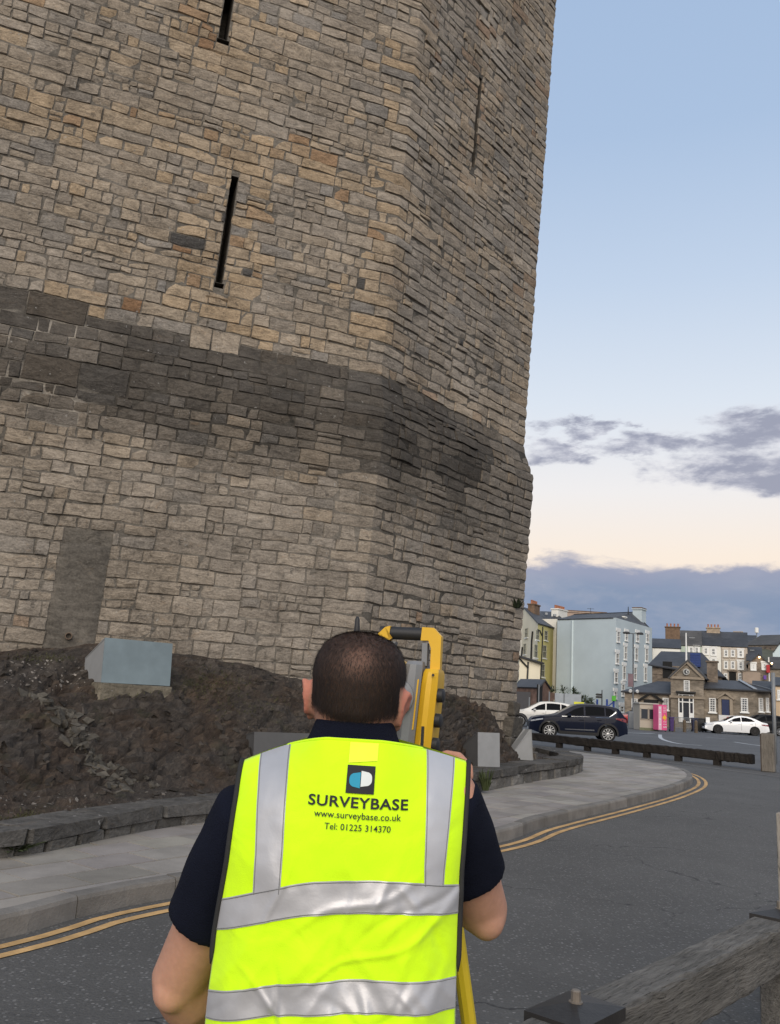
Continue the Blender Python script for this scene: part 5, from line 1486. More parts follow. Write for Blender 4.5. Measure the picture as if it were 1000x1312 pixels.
# rear hall
q0 = on_line(836, hor(836), A0 + no * 7, A1 + no * 7); q0 = V((q0.x, q0.y, 0)); q1_ = on_line(926, hor(926), A0 + no * 7, A1 + no * 7); q1_ = V((q1_.x, q1_.y, 0))
zH, zHr = zpx(840, 852, q0), zpx(880, 833, q0)
mb = MB(); mb.prism([q0, q1_, q1_ + no * 9, q0 + no * 9], 0, zH - .9); mb.prism([q0, q0.lerp(q1_, .55), q0.lerp(q1_, .55) + no * 4, q0 + no * 4], zH - 1, zH - .03); mb.build('rear_wall', stonew, T)
mb = MB()
S = lambda p, z: V((p.x, p.y, z)); e = .35
a, b_, c, d = q0 - fo2 * e - no * e, q1_ + fo2 * e - no * e, q1_ + fo2 * e + no * 9.3, q0 - fo2 * e + no * 9.3; r0, r1 = (a + d) / 2 + fo2 * .8, (b_ + c) / 2 - fo2 * 2.4
zHe = zH
mb.slab([S(a, zHe), S(b_, zHe - .9), S(r1, zHr), S(r0, zHr)], .12); mb.slab([S(b_, zHe - .9), S(c, zHe - .9), S(r1, zHr)], .12); mb.slab([S(c, zHe - .9), S(d, zHe), S(r0, zHr), S(r1, zHr)], .12); mb.slab([S(d, zHe), S(a, zHe), S(r0, zHr)], .12)
fixn(mb.build('roof', slate, T))
c = pxz(855.5, 858, (q0, q1_)); mb = MB(); mb.box(c - no * .02, (.9, .1, 1.6), (fo2, no, UP)); mb.build('opening', darkm, T)
cb = on_line(891.5, 846, A0 + no * 8, A1 + no * 8); mb = MB(); mb.box(cb, (.95, .95, 1.35), (fo2, no, UP), .03)
for k in range(5): mb.box(cb - no * .49 + UP * (-.5 + .25 * k), (.85, .05, .06), (fo2, no, UP))
mb.build('blue_turret', mat('royal_blue_paint', (.012, .035, .15), .5, .1, 3, 0), T)
cb = on_line(913, 860, A0 + no * 3, A1 + no * 3); chimney(T, V((cb.x, cb.y, 0)), (.95, .7), zeR + .5, zpx(913, 849, cb), stonew, 0, fo2)
cb = Cc0.lerp(Cc1, .5); tp_ = at(882, 811, cb.y + .6); b0 = at(879.8, 857, cb.y + .6)
mb = MB(); mb.tube([b0, V((b0.x, b0.y, tp_.z))], [.10, .055], 8); mb.build('flagpole', framem, T)

# ---------------------------------------------------------------- booth, pink machine and the clutter in front of the office
p = gp(831, 933.5); bx = P2(831.5, 66); kw = 22.5 * 66 / FPX
T = thing('ticket_booth', 'beige flat-roofed booth with two dark windows left of the pink machine', 'booth', (bx.x, bx.y, 0))
beige = render_mat('beige_panel', (.42, .375, .31)); zk = zpx(831, 902.5, bx)
mb = MB(); mb.box((bx.x, bx.y + .8, zk / 2), (kw, 1.6, zk), None, .03); mb.build('body', beige, T)
mb = MB(); mb.box((bx.x, bx.y + .8, zk + .05), (kw + .16, 1.76, .12), None, .02); mb.build('roof', mat('booth_roof', (.36, .34, .30), .7, .1, 2, 0), T)
for dxp in (-5.6, 4.6):
    c = V((bx.x + dxp * 66 / FPX, bx.y - .015, zpx(831, 915, bx))); mb = MB(); mb.box(c, (.52, .03, .72), None); fr_ = mb.build('window', panem, T)
    mb = MB()
    for dx_, dz_2, sx, sz in ((-.27, 0, .04, .80), (.27, 0, .04, .80), (0, .38, .58, .04), (0, -.38, .58, .04)): mb.box(c + V((dx_, -.02, dz_2)), (sx, .05, sz))
    mb.build('frame', beige, fr_)
mb = MB(); mb.box((bx.x, bx.y - .02, .10), (kw + .04, .04, .2)); mb.build('skirting', mat('booth_skirt', (.15, .16, .10), .9, .3, 3, 0), T)
pinkm = mat('pink_panel', (.62, .085, .22), .45, .06, 3, 0); pinkl = mat('pale_pink_panel', (.62, .40, .48), .45, .06, 3, 0)
px_ = P2(849.2, 65); pw = 12.2 * 65 / FPX; zp_ = zpx(849, 903.2, px_)
T = thing('vending_machine', 'bright pink vending machine with a yellow arrow beside the beige booth', 'vending machine', (px_.x, px_.y, 0))
aa = R(14); fx, fy = V((cos(aa), sin(aa), 0)), V((-sin(aa), cos(aa), 0)); X = (fx, fy, UP)
mb = MB(); mb.box(V((px_.x, px_.y, zp_ / 2 + .06)) + fy * .35, (pw, .7, zp_ - .1), X, .02); mb.build('cabinet', pinkm, T)
mb = MB(); F_ = lambda u, z, d=.006: V((px_.x, px_.y, z)) + fx * u - fy * d
mb.quad(F_(-pw * .47, .14), F_(-pw * .12, .14), F_(-pw * .12, zp_ - .1), F_(-pw * .47, zp_ - .1)); mb.build('side_strip', pinkl, T)
ym = mat('yellow_print', (.72, .42, .03), .5, 0, 1, 0); zc2 = zp_ * .53
mb = MB(); mb.face(*[mb.vert(F_(u, zc2 + z, .012)) for u, z in ((.0, .09), (.12, .09), (.12, .26), (.33, 0), (.12, -.26), (.12, -.09), (.0, -.09))]); mb.build('yellow_arrow', ym, T)
mb = MB(); r = random.Random(6)
for z in (.32, .38, .55, .72, zp_ * .74, zp_ * .8, zp_ * .86, zp_ * .92):
    u = .05
    while u < pw * .42: w_ = r.uniform(.03, .09); mb.quad(F_(u, z - .018, .012), F_(min(u + w_, pw * .44), z - .018, .012), F_(min(u + w_, pw * .44), z + .018, .012), F_(u, z + .018, .012)); u += w_ + .025
for z in (zp_ * .86, zp_ * .7, zp_ * .45, zp_ * .25): mb.quad(F_(-pw * .42, z, .012), F_(-pw * .2, z, .012), F_(-pw * .2, z + .07, .012), F_(-pw * .42, z + .07, .012))
mb.build('white_print', mat('white_print', (.7, .68, .7), .5, 0, 1, 0), T)
for s_ in (-.4, .4): mb = MB(); mb.box(V((px_.x, px_.y, .03)) + fx * (pw * s_) + fy * .1, (.08, .08, .08), X); mb.build('foot', cladm, T)

def bin_(label, x, y, Y, col, nm, h_=1.05, w_=.5, grp=None):
    p = P2(x, Y); t = thing('bin', label, 'bin', (p.x, p.y, 0), grp); m = mat(nm, col, .5, .1, 4, 0)
    mb = MB(); mb.loft([[(p.x + sx * w_ / 2 * k, p.y + sy * w_ / 2 * k, z) for sx, sy in ((-1, -1), (1, -1), (1, 1), (-1, 1))] for z, k in ((.06, .8), (h_ - .12, 1.0))]); mb.build('tub', m, t)
    mb = MB(); mb.box((p.x, p.y, h_ - .06), (w_ + .08, w_ + .08, .10), None, .03); mb.build('lid', m, t)
    for s_ in (-1, 1): mb = MB(); mb.lathe((p.x + s_ * w_ * .4 - .03, p.y + w_ * .42, .09), (1, 0, 0), [(0, .09), (.06, .09)], 10); mb.build('wheel', tyrem, t)
p = bin_('small purple bin on a post right of the pink machine', 860.5, 920, 67, (.045, .02, .11), 'purple_plastic', 1.1, .3)
for k, (x, l_) in enumerate(((890, 'blue-black wheelie bin at the left of the row'), (895.2, 'black wheelie bin second in the row'), (899, 'black wheelie bin third in the row'), (902.8, 'black wheelie bin at the right of the row'))):
    bin_(l_, x, 925, 71 + k * .15, (.018, .022, .05) if k == 0 else (.014, .014, .015), 'navy_plastic' if k == 0 else 'black_plastic_bin', 1.1, .34 if k else .42, 'wheelie bins before the office')
woodb = mat('bollard_wood', (.10, .075, .05), .9, .3, 6, .3)
for x, l_ in ((863, 'short wooden bollard beside the purple bin'), (891.8, 'short wooden bollard before the wheelie bins'), (877, 'short wooden bollard below the office entrance')):
    p = P2(x, 67.5); mb = MB(); mb.lathe((p.x, p.y, 0), (0, 0, 1), [(0, .13), (.85, .12), (.95, .06)], 10); tag(mb.build('bollard', woodb, loc=(p.x, p.y, 0)), l_, 'bollard', 'wooden bollards')
# grey pedestrian railings by the entrance
p0, p1 = P2(865, 70.5), P2(887, 71.5); T = thing('metal_railing', 'grey metal pedestrian railing before the office entrance', 'railing', tuple(p0))
d = (p1 - p0); n = 14
for z in (.25, 1.05): mb = MB(); mb.tube([p0 + UP * z, p1 + UP * z], .025, 6); mb.build('rail', steel, T)
for k in range(n + 1): p = p0 + d * (k / n); mb = MB(); mb.tube([p, p + UP * 1.05], .03 if k % 4 == 0 else .014, 6); mb.build('bar', steel, T)
p = P2(907, 71); T = thing('notice_board', 'small white notice board right of the black bins', 'sign', (p.x, p.y, 0))
mb = MB(); mb.box((p.x, p.y, .85), (.32, .05, .7), None, .01); mb.build('board', framem, T)
mb = MB(); mb.tube([(p.x, p.y + .04, 0), (p.x, p.y + .04, .6)], .03, 6); mb.build('post', steel, T)
p0 = P2(921, 76.5); p1 = P2(953, 76.8); T = thing('banner', 'low white banner with a red mark behind the white saloon car', 'banner', tuple(p0))
mb = MB(); mb.box(((p0.x + p1.x) / 2, (p0.y + p1.y) / 2, .95), ((p1 - p0).length, .05, .95), ((p1 - p0).normalized(), V((0, 1, 0)), UP)); mb.build('sheet', mat('banner_white', (.58, .57, .56), .6, .06, 2, 0), T)
mb = MB(); c = p0.lerp(p1, .25) + UP * 1.1 - V((0, .04, 0)); pts = [(-.55, -.15), (-.3, .12), (.0, .02), (.25, .22), (.6, .08), (.5, -.02), (.1, -.12), (.3, -.26), (-.1, -.14), (-.35, -.28)]
mb.face(*[mb.vert(c + V((u, 0, z))) for u, z in pts]); mb.build('red_mark', redp, T)
for s_ in (.02, .98): q = p0.lerp(p1, s_); mb = MB(); mb.tube([q + V((0, .05, 0)), q + V((0, .05, 1.45))], .035, 6); mb.build('post', steel, T)
# lamp post with double lantern and a banner
lp = P2(811.5, 71); T = thing('lamp_post', 'tall grey lamp post with two dark lanterns and a hanging banner', 'lamp post', tuple(lp))
zt = zpx(815.5, 812, lp); mb = MB(); mb.tube([(lp.x, lp.y, 0), (lp.x, lp.y, 1.6), (lp.x, lp.y, 1.65), (lp.x, lp.y, zt)], [.12, .12, .075, .05], 8); mb.build('pole', mat('lamp_grey', (.09, .095, .10), .5, .1, 3, 0, metal=.3), T, smooth=True)
mb = MB(); mb.tube([(lp.x - .5, lp.y, zt), (lp.x + .55, lp.y, zt)], .035, 6); mb.build('arm', MATS['lamp_grey'], T)
for s_ in (-1, 1): mb = MB(); mb.loft([[(lp.x + s_ * (.28 + .55 * k) , lp.y + y_, zt + z_) for y_, z_ in ((-.16 * w_, 0), (-.1 * w_, .10 * w_ + .03), (.1 * w_, .10 * w_ + .03), (.16 * w_, 0), (0, -.06))] for k, w_ in ((0, .4), (.3, 1), (.7, 1), (1, .5))]); fixn(mb.build('lantern', cladm, T))
zb0, zb1 = zpx(812, 880, lp), zpx(812, 863.5, lp); mb = MB(); mb.box((lp.x - .22, lp.y - .06, (zb0 + zb1) / 2), (.42, .02, zb1 - zb0)); mb.build('hanging_banner', mat('banner_mauve', (.17, .115, .13), .8, .25, 2, 0), T)
mb = MB()
for z in (zb0, zb1): mb.tube([(lp.x, lp.y - .05, z), (lp.x - .48, lp.y - .05, z)], .02, 5)
mb.build('bracket', MATS['lamp_grey'], T)
for s_ in (-1, 1): mb = MB(); z = zpx(812, 884.5, lp); mb.lathe((lp.x + s_ * .22, lp.y - .1, z), (s_ * .5, -1, -.5), [(0, .05), (.10, .13), (.20, .13)], 10); mb.build('floodlight', framem, T)
mb = MB(); p = P2(812, 69.5); mb.box((p.x - .1, p.y, .65), (.62, .35, 1.3), None, .03); tag(mb.build('control_cabinet', mat('cabinet_grey', (.22, .23, .24), .5, .08, 3, 0), loc=(p.x, p.y, 0)), 'grey metal cabinet at the foot of the lamp post', 'cabinet')
# playground-like frame, fingerpost, poles behind the navy SUV
bl_ = mat('blue_post', (.02, .05, .22), .5, .1, 3, 0)
p = P2(786, 76); T = thing('play_frame', 'blue play frame with a green panel behind the roof of the navy SUV', 'play equipment', tuple(p))
for x in (765.5, 778, 786.5): q = P2(x, 76); mb = MB(); mb.tube([q, V((q.x, q.y, zpx(x, 896 if x < 784 else 894, q)))], .09, 8); mb.build('post', bl_, T)
q0_, q1__ = at(779, 905, 76), at(787, 899, 76); mb = MB(); mb.tube([q0_, q1__], .06, 6); mb.build('beam', bl_, T)
q = at(786.8, 894.8, 75.8); mb = MB(); mb.box(q, (.36, .1, .45), None, .03); mb.build('green_panel', mat('green_panel', (.08, .36, .03), .5, .1, 3, 0), T)
q0_, q1__ = at(769, 904, 76), at(780, 904.6, 76); mb = MB(); mb.tube([q0_, q1__], .05, 6); mb.build('beam', bl_, T)
p = P2(771.5, 74); T = thing('fingerpost', 'dark fingerpost sign with two arms above the navy SUV', 'sign', tuple(p))
mb = MB(); zt = zpx(771.5, 884, p); mb.tube([p, V((p.x, p.y, zt))], [.06, .04], 8); mb.build('pole', pipem, T)
for y in (890, 893.2): q = at(767.5, y, 74); mb = MB(); mb.slab([q + V((-.3, -.03, 0)), q + V((-.2, -.03, -.09)), q + V((.25, -.03, -.09)), q + V((.25, -.03, .09)), q + V((-.2, -.03, .09))], .03); mb.build('sign_arm', pipem, T)
p = P2(743, 78); T = thing('yellow_hut', 'low bright yellow slide roof showing above the bonnet of the navy SUV', 'play equipment', tuple(p))
mb = MB(); q = at(743, 901.8, 78); mb.slab([q + V((-.55, -.3, -.14)), q + V((.5, -.3, -.14)), q + V((.42, .3, .16)), q + V((-.45, .3, .16))], .08); mb.build('canopy', mat('yellow_plastic', (.60, .55, .02), .45, .1, 3, 0), T)
for s_ in (-.45, .42): mb = MB(); mb.tube([(p.x + s_, p.y, 0), (p.x + s_, p.y, q.z - .1)], .05, 6); mb.build('post', bl_, T)
for x, Y, y, l_ in ((723, 84, 889, 'short pale pole left of the pale gate'), (704, 79, 886, 'grey pole before the stone outbuilding doorway'), (678.5, 78, 893, 'short grey pole before the grey shutter')):
    q = P2(x, Y); mb = MB(); mb.tube([q, V((q.x, q.y, zpx(x, y, q)))], .06, 8); tag(mb.build('pole', steel, loc=q), l_, 'pole')

# ---------------------------------------------------------------- terraces up the hill
def face_pts(x0, x1, Y0, Y1=None):
    a = P2(x0, Y0)
    if Y1: return a, P2(x1, Y1)
    c = P2(x1, 1.0); c.normalize(); return a, c * a.length       # square to the sight line
def house(label, x0, x1, ytop, Y, m, roofm, yridge, depth=8, z0=2.0, Y1=None, ridge_shift=0, nm='terraced_house'):
    a, c = face_pts(x0, x1, Y, Y1); f = (c - a).normalized(); n = V((-f.y, f.x, 0)); ze = zpx((x0 + x1) / 2, ytop, (a + c) / 2)
    b2, d2 = c + n * depth, a + n * depth; T = thing(nm, label, 'house', (a.x, a.y, z0))
    zr = at((x0 + x1) / 2, yridge, ((a + c) / 2 + n * depth / 2).y).z
    mb = MB(); gable_walls(mb, a, c, b2, d2, z0, ze, zr - .12); mb.build('wall', m, T)
    mb = MB(); gable_roof(mb, a, c, b2, d2, ze, zr, .12); fixn(mb.build('roof', roofm, T))
    return T, (a, c), f, n, ze, zr
T, P, f, n, ze, zr = house('pale green terraced house with a large brick chimney behind the stone office', 873.5, 900, 826.5, 128, greenm, slate2, 808)
winpx(T, P, 886, 833, 4.6, 8, surround=framem, thick=.12); winpx(T, P, 893, 833, 4.6, 8, surround=framem, thick=.12)
cc = P2(863, 130); chimney(T, cc, (2.1, 1.0), ze - 1.5, zpx(863, 804.5, cc), brickc, 4, f)
p = at(887, 817.5, 129.6); mb = MB(); mb.box(p, (.8, .7, .12), (f, n, UP)); mb.build('roof_light', lead, T)
T, P, f, n, ze, zr = house('white terraced house with two white-framed windows next to the pale green one', 900.2, 925.5, 826.5, 128, whitem, slate, 808.5)
winpx(T, P, 904.6, 834, 5.0, 8.5, surround=framem, thick=.14); winpx(T, P, 914.4, 835, 5.0, 9, surround=framem, thick=.14); winpx(T, P, 914.6, 848, 5.0, 9, surround=framem, thick=.14)
cc = P2(916, 131); chimney(T, cc, (1.9, .9), ze - 1, zpx(916, 805.5, cc), mat('stained_render', (.34, .27, .20), .9, .3, 2, .1), 4, f)
T, P, f, n, ze, zr = house('grey-beige three-storey terraced house with a dark doorway', 926, 960, 828, 127, greym, slate, 810)
for x in (930.5, 939.2, 949.3):
    for y, h_ in ((837, 9), (852, 10)): winpx(T, P, x, y + (0.5 if x > 940 else 0), 4.8, h_, surround=mat('pale_surround', (.50, .45, .38), .8, .05, 2, 0) if x < 945 else framem, thick=.14)
c = pxz(939, 866, P); mb = MB(); mb.box(c - n * .03, (.95, .12, 1.25), (f, n, UP)); mb.build('doorway', darkm, T)
mb = MB(); mb.box(c - n * .1 + UP * .72, (1.25, .3, .2), (f, n, UP)); mb.build('hood', stonew, T)
for x in (930, 948.6): winpx(T, P, x, 867, 4.4, 9, thick=.14)
cc = P2(948.5, 130.5); chimney(T, cc, (1.2, .9), ze - .6, zpx(948.5, 810.8, cc), mat('stained_render2', (.28, .225, .165), .9, .3, 2, .1), 0, f)
for x, y in ((926.5, 817), (940.5, 817.6)):
    p = at(x, y, 129.4); mb = MB(); mb.box(p, (.5, .5, .1), (f, n, UP)); mb.build('roof_light', lead, T)
T, P, f, n, ze, zr = house('low dark-roofed house with a white wall strip left of the big brick chimney', 836.5, 873, 829.5, 118, whitem, slate, 818.5, 8, 0)
T, P, f, n, ze, zr = house('big old brown hall with a slate roof and tall gable on the hilltop', 956.5, 1015, 826, 150, stonew, slate2, 812, 10, 4, 143, nm='old_hall')
for x, y in ((981, 832), (988, 832.5)): winpx(T, P, x, y, 3.4, 7, thick=.12, frame=stonew, sill=False)
p = at(969.8, 811, 152); T = thing('mast', 'small white antenna drum on a short mast on the hilltop roof', 'antenna', tuple(p))
mb = MB(); mb.tube([p - UP * 1.5, p], .08, 6); mb.build('pole', steel, T); mb = MB(); mb.lathe(p, (0, 0, 1), [(0, .22), (.05, .34), (.9, .34), (.95, .2)], 12); mb.build('drum', framem, T)
T, P, f, n, ze, zr = house('dark slate-roofed house with skylights between the grey-beige house and the stone one', 959.5, 978, 846, 124, stonew, slate, 829, 8, 3)
for x, y in ((964, 833.2), (964.5, 840.5)): p = at(x, y, 126.5); mb = MB(); mb.box(p, (.6, .5, .1), (f, n, UP)); mb.build('roof_light', lead, T)
# stone gabled house with lit lamps
a, c = face_pts(960.5, 989, 112); f = (c - a).normalized(); n = V((-f.y, f.x, 0)); ze = zpx(975, 850, a); zr = zpx(974, 839, a)
T = thing('stone_inn', 'brown stone gabled house with warm lamps lit under its eaves', 'house', (a.x, a.y, 2))
mb = MB(); gable_walls(mb, c, c + n * 9, a + n * 9, a, 1.5, ze, zr); mb.build('wall', stonew, T)
mb = MB(); m_ = (a + c) / 2; S = lambda p, z: V((p.x, p.y, z))
mb.slab([S(a - f * .3 - n * .25, ze - .25), S(m_ - n * .25, zr + .1), S(m_ + n * 9, zr + .1), S(a - f * .3 + n * 9, ze - .25)], .15); mb.slab([S(m_ - n * .25, zr + .1), S(c + f * .3 - n * .25, ze - .25), S(c + f * .3 + n * 9, ze - .25), S(m_ + n * 9, zr + .1)], .15); fixn(mb.build('roof', slate, T))
c2 = c + f * 6; mb = MB(); mb.prism([c, c2, c2 + n * 7, c + n * 7], 1.5, ze - .5); mb.build('wing_wall', stonet, T)
mb = MB(); mb.slab([S(c - n * .2, ze - .6), S(c2 - n * .2, ze - .6), S(c2 + n * 3.5, zr), S(c + n * 3.5, zr)], .15); fixn(mb.build('wing_roof', slate2, T))
winpx(T, (a, c), 965.6, 854.5, 3.6, 7.5, surround=framem, thick=.14); winpx(T, (a, c), 980, 853.6, 4, 8, surround=framem, thick=.14)
lm = bpy.data.materials.new('lamp_glow'); lm.use_nodes = True; nb = next(q for q in lm.node_tree.nodes if q.type == 'BSDF_PRINCIPLED'); nb.inputs['Emission Color'].default_value = (1, .62, .28, 1); nb.inputs['Emission Strength'].default_value = 9
for x, y in ((973.2, 842.3), (989.2, 850)):
    q = pxz(x, y, (a, c)) - n * .25; mb = MB(); mb.lathe(q, (0, 0, 1), [(-.10, .06), (0, .13), (.10, .06)], 8); mb.build('wall_lamp', lm, T)
q = pxz(984, 857, (a, c)) - n * .3; mb = MB(); mb.box(q, (.42, .3, 1.0), None, .03); mb.build('red_sign', redp, T)
q = pxz(980.3, 868, (a, c)) - n * .3; mb = MB(); mb.box(q, (.34, .1, .5)); mb.build('purple_sign', mat('purple_sign', (.12, .05, .3), .5, 0, 1, 0), T)
q = P2(987.3, 111); mb = MB(); mb.tube([V((q.x, q.y, 2)), V((q.x, q.y, zpx(987.3, 842, q)))], .08, 6); mb.build('pole', framem, T)
a, c = face_pts(993, 1012, 122); T = thing('pale_blue_house', 'pale blue gabled house end at the right edge on the hill', 'house', (a.x, a.y, 2))
f = (c - a).normalized(); n = V((-f.y, f.x, 0)); ze = zpx(997, 836, a); zr = zpx(1002, 825, a); mb = MB(); gable_walls(mb, c, c + n * 8, a + n * 8, a, 2, ze, zr); mb.build('wall', render_mat('icy_render', (.50, .58, .60)), T)
mb = MB(); m_ = (a + c) / 2; mb.slab([S(a - n * .1, ze), S(m_ - n * .1, zr + .15), S(m_ + n * 8, zr + .15), S(a + n * 8, ze)], .12); mb.slab([S(m_ - n * .1, zr + .15), S(c - n * .1, ze), S(c + n * 8, ze), S(m_ + n * 8, zr + .15)], .12); fixn(mb.build('roof', slate, T))
a, c = face_pts(953, 976, 105); T = thing('garden_wall', 'low beige rendered wall below the stone gabled house', 'wall', tuple(a)); z = zpx(964, 861.5, a)
mb = MB(); mb.prism([a, c, c + V((0, .4, 0)), a + V((0, .4, 0))], 0, z); mb.build('wall_face', mat('beige_wall', (.30, .235, .185), .9, .15, 1, .1), T)
mb = MB(); mb.box(((a.x + c.x) / 2, a.y + .2, z + .06), ((c - a).length + .1, .55, .12)); mb.build('coping', stonew, T)
T, P, f, n, ze, zr = house('dark low-roofed shed right of the stone office', 966, 1010, 887, 88, stonew, slate, 873, 7, 0, nm='low_shed')
T, P, f, n, ze, zr = house('warm beige house at the right edge behind the steel pole', 991.5, 1022, 878, 84, mat('warm_beige_render', (.50, .39, .27), .85, .08, .5, .05), slate, 868, 7, 0)
winpx(T, P, 998.5, 890, 4, 12, rows=2, cols=2, thick=.12)
q = at(991, 914, 76); mb = MB(); mb.box((q.x, q.y, .8), (.3, .1, 1.5), None, .02); tag(mb.build('sign_board', framem, loc=(q.x, q.y, 0)), 'narrow white sign board right of the stone office', 'sign')
# far skyline behind the terraces so the hill does not end in a gap
for k, (x0, x1, yt, yr, Y, m, l_) in enumerate(((958, 972, 824, 814, 175, stonew, 'distant brown gable left of the hilltop hall'),)):
    house(l_, x0, x1, yt, Y, m, slate, yr, 8, 5, nm='far_house')
# ================================================================ total station on its tripod
yel = mat('instrument_yellow', (.62, .36, .015), .42, .06, 6, .03, 60, spec=.4)
grm = mat('instrument_grey', (.17, .175, .185), .5, .06, 6, .03, 60)
dkm = mat('instrument_black', (.018, .018, .02), .55, .1, 10, .05, 80)
silm = mat('instrument_silver', (.36, .37, .38), .4, .05, 6, 0, metal=.3)
IY = 1.93
ic = at(512, 900, IY + .02)
TS = thing('total_station', 'yellow and grey survey instrument with a dark carrying handle in front of the man', 'survey instrument', (ic.x, ic.y, 1.36))
ia = R(-12); ix, iy = V((cos(ia), sin(ia), 0)), V((-sin(ia), cos(ia), 0))     # ix to the right, iy away from the camera
def IP(u, d, z): return V((ic.x, ic.y, 0)) + ix * (u + .065 * (z - 1.66)) + iy * d + UP * z
IX = (ix, iy, UP)
zt = 1.835
def zpi(y, x=545): return at(x, y, IY).z
# right column: grey inner half and yellow outer half with a sloping shoulder
def column(u0, u1, d0, d1, zb, z1, z0, m, nm, bev=.012):
    """u0..u1 across, d0..d1 deep, from zb up to z0 (inner) / z1 (outer)"""
    mb = MB(); rings = []
    for z_, k, sh in ((zb, .97, 0), (zb + .05, 1, 0), (z1 - .035, 1, 0), (z1 - .008, .93, 1), (z1, .80, 1)):
        cu, cd, hu, hd = (u0 + u1) / 2, (d0 + d1) / 2, (u1 - u0) / 2 * k, (d1 - d0) / 2 * k
        b_ = bev
        rings.append([IP(cu + x, cd + y, z_) for x, y in ((-hu + b_, -hd), (hu - b_, -hd), (hu, -hd + b_), (hu, hd - b_), (hu - b_, hd), (-hu + b_, hd), (-hu, hd - b_), (-hu, -hd + b_))])
    mb.loft(rings); o = mb.build(nm, m, TS, smooth=True, angle=.6); fixn(o); return o
cr = at(535.5, 900, IY) - V((ic.x, ic.y, 0)); cu = cr.dot(ix)
column(cu - .034, cu + .006, -.055, .085, 1.44, zpi(848), 0, grm, 'column_inner')
oc = column(cu + .0065, cu + .042, -.05, .08, 1.43, zpi(857), 0, yel, 'column_cover')
cl = -cu * 1.02 + .01
column(cl - .040, cl - .0065, -.05, .08, 1.43, zpi(857), 0, yel, 'column_cover'); column(cl - .006, cl + .028, -.055, .085, 1.44, zpi(848), 0, grm, 'column_inner')
for y in (890, 922, 953):
    c = IP(cu + .036, -.020, zpi(y)); mb = MB(); mb.lathe(c, (ix - iy * .12).normalized(), [(0, .0135), (.006, .0135), (.007, .0155), (.019, .0148), (.021, .011)], 18); mb.build('focus_knob', dkm, TS, smooth=True, angle=.6)
mb = MB(); mb.box(IP(cu + .024, -.051, zpi(945)), (.006, .004, .05), IX); mb.build('screw_slot', dkm, TS)
mb = MB(); mb.lathe(IP(cu + .032, -.050, zpi(865)), -iy, [(0, .003), (.003, .003)], 8); mb.build('screw', dkm, TS)
# telescope between the columns
mb = MB(); mb.lathe(IP(0, -.10, zpi(895)), iy, [(0, .026), (.03, .030), (.035, .040), (.17, .042), (.18, .046), (.20, .046)], 24); mb.build('telescope', grm, TS, smooth=True, angle=.6)
mb = MB(); mb.loft([[IP(x, y, z) for x, y in ((-.045, -.05), (.045, -.05), (.045, .07), (-.045, .07))] for z in (zpi(935), zpi(872))] + [[IP(x * .8, y * .8 + .002, zpi(864)) for x, y in ((-.045, -.05), (.045, -.05), (.045, .07), (-.045, .07))]]); fixn(mb.build('telescope_body', yel, TS))
mb = MB(); mb.box(IP(cu - .05, -.02, zpi(857)), (.024, .11, .035), IX, .008); mb.box(IP(cu - .052, -.02, zpi(900)), (.022, .09, .07), IX, .01); mb.build('side_housing', yel, TS)
mb = MB(); mb.box(IP(cu - .05, -.052, zpi(898)), (.030, .05, .075), IX, .012); mb.build('lens_cover', silm, TS)
# carrying handle
hz = zpi(812)
mb = MB(); mb.tube([IP(.043, .012, hz), IP(-.066, .012, hz)], .0145, 12); mb.build('handle_grip', dkm, TS, smooth=True, angle=.6)
for s_, uo in ((1, cu + .024), (-1, cl - .024)):
    mb = MB(); pts = [(uo - s_ * (.036 if s_ > 0 else .016), hz + .0), (uo - s_ * .014, hz), (uo - s_ * .004, hz - .010), (uo, hz - .030), (uo + s_ * .004, zpi(862))]
    rings = []
    for k, (u, z) in enumerate(pts):
        a = pts[max(0, k - 1)]; c = pts[min(len(pts) - 1, k + 1)]; d = V((c[0] - a[0], c[1] - a[1])).normalized(); q = V((-d.y, d.x))
        t_ = .015 if k < 3 else .011
        rings.append([IP(u + q.x * t_ * e, .012 + dd_, z + q.y * t_ * e) for e, dd_ in ((-1, -.016), (1, -.016), (1, .016), (-1, .016))])
    mb.loft(rings); fixn(mb.build('handle_end', yel, TS))
    mb = MB(); mb.loft([[IP(u - s_ * .014 + e * .006, .012 + dd_, z) for e, dd_ in ((-1, -.015), (1, -.015), (1, .015), (-1, .015))] for u, z in ((uo - s_ * .012, hz - .020), (uo - s_ * .008, zpi(853)))]); fixn(mb.build('handle_strut', grm, TS))
p = at(457.5, 812, IY + .05); q = at(458.5, 790, IY + .05); mb = MB(); mb.tube([p - UP * .03, p, q - UP * .006, q], [.008, .0075, .0055, .003], 10); mb.build('antenna', dkm, TS, smooth=True)
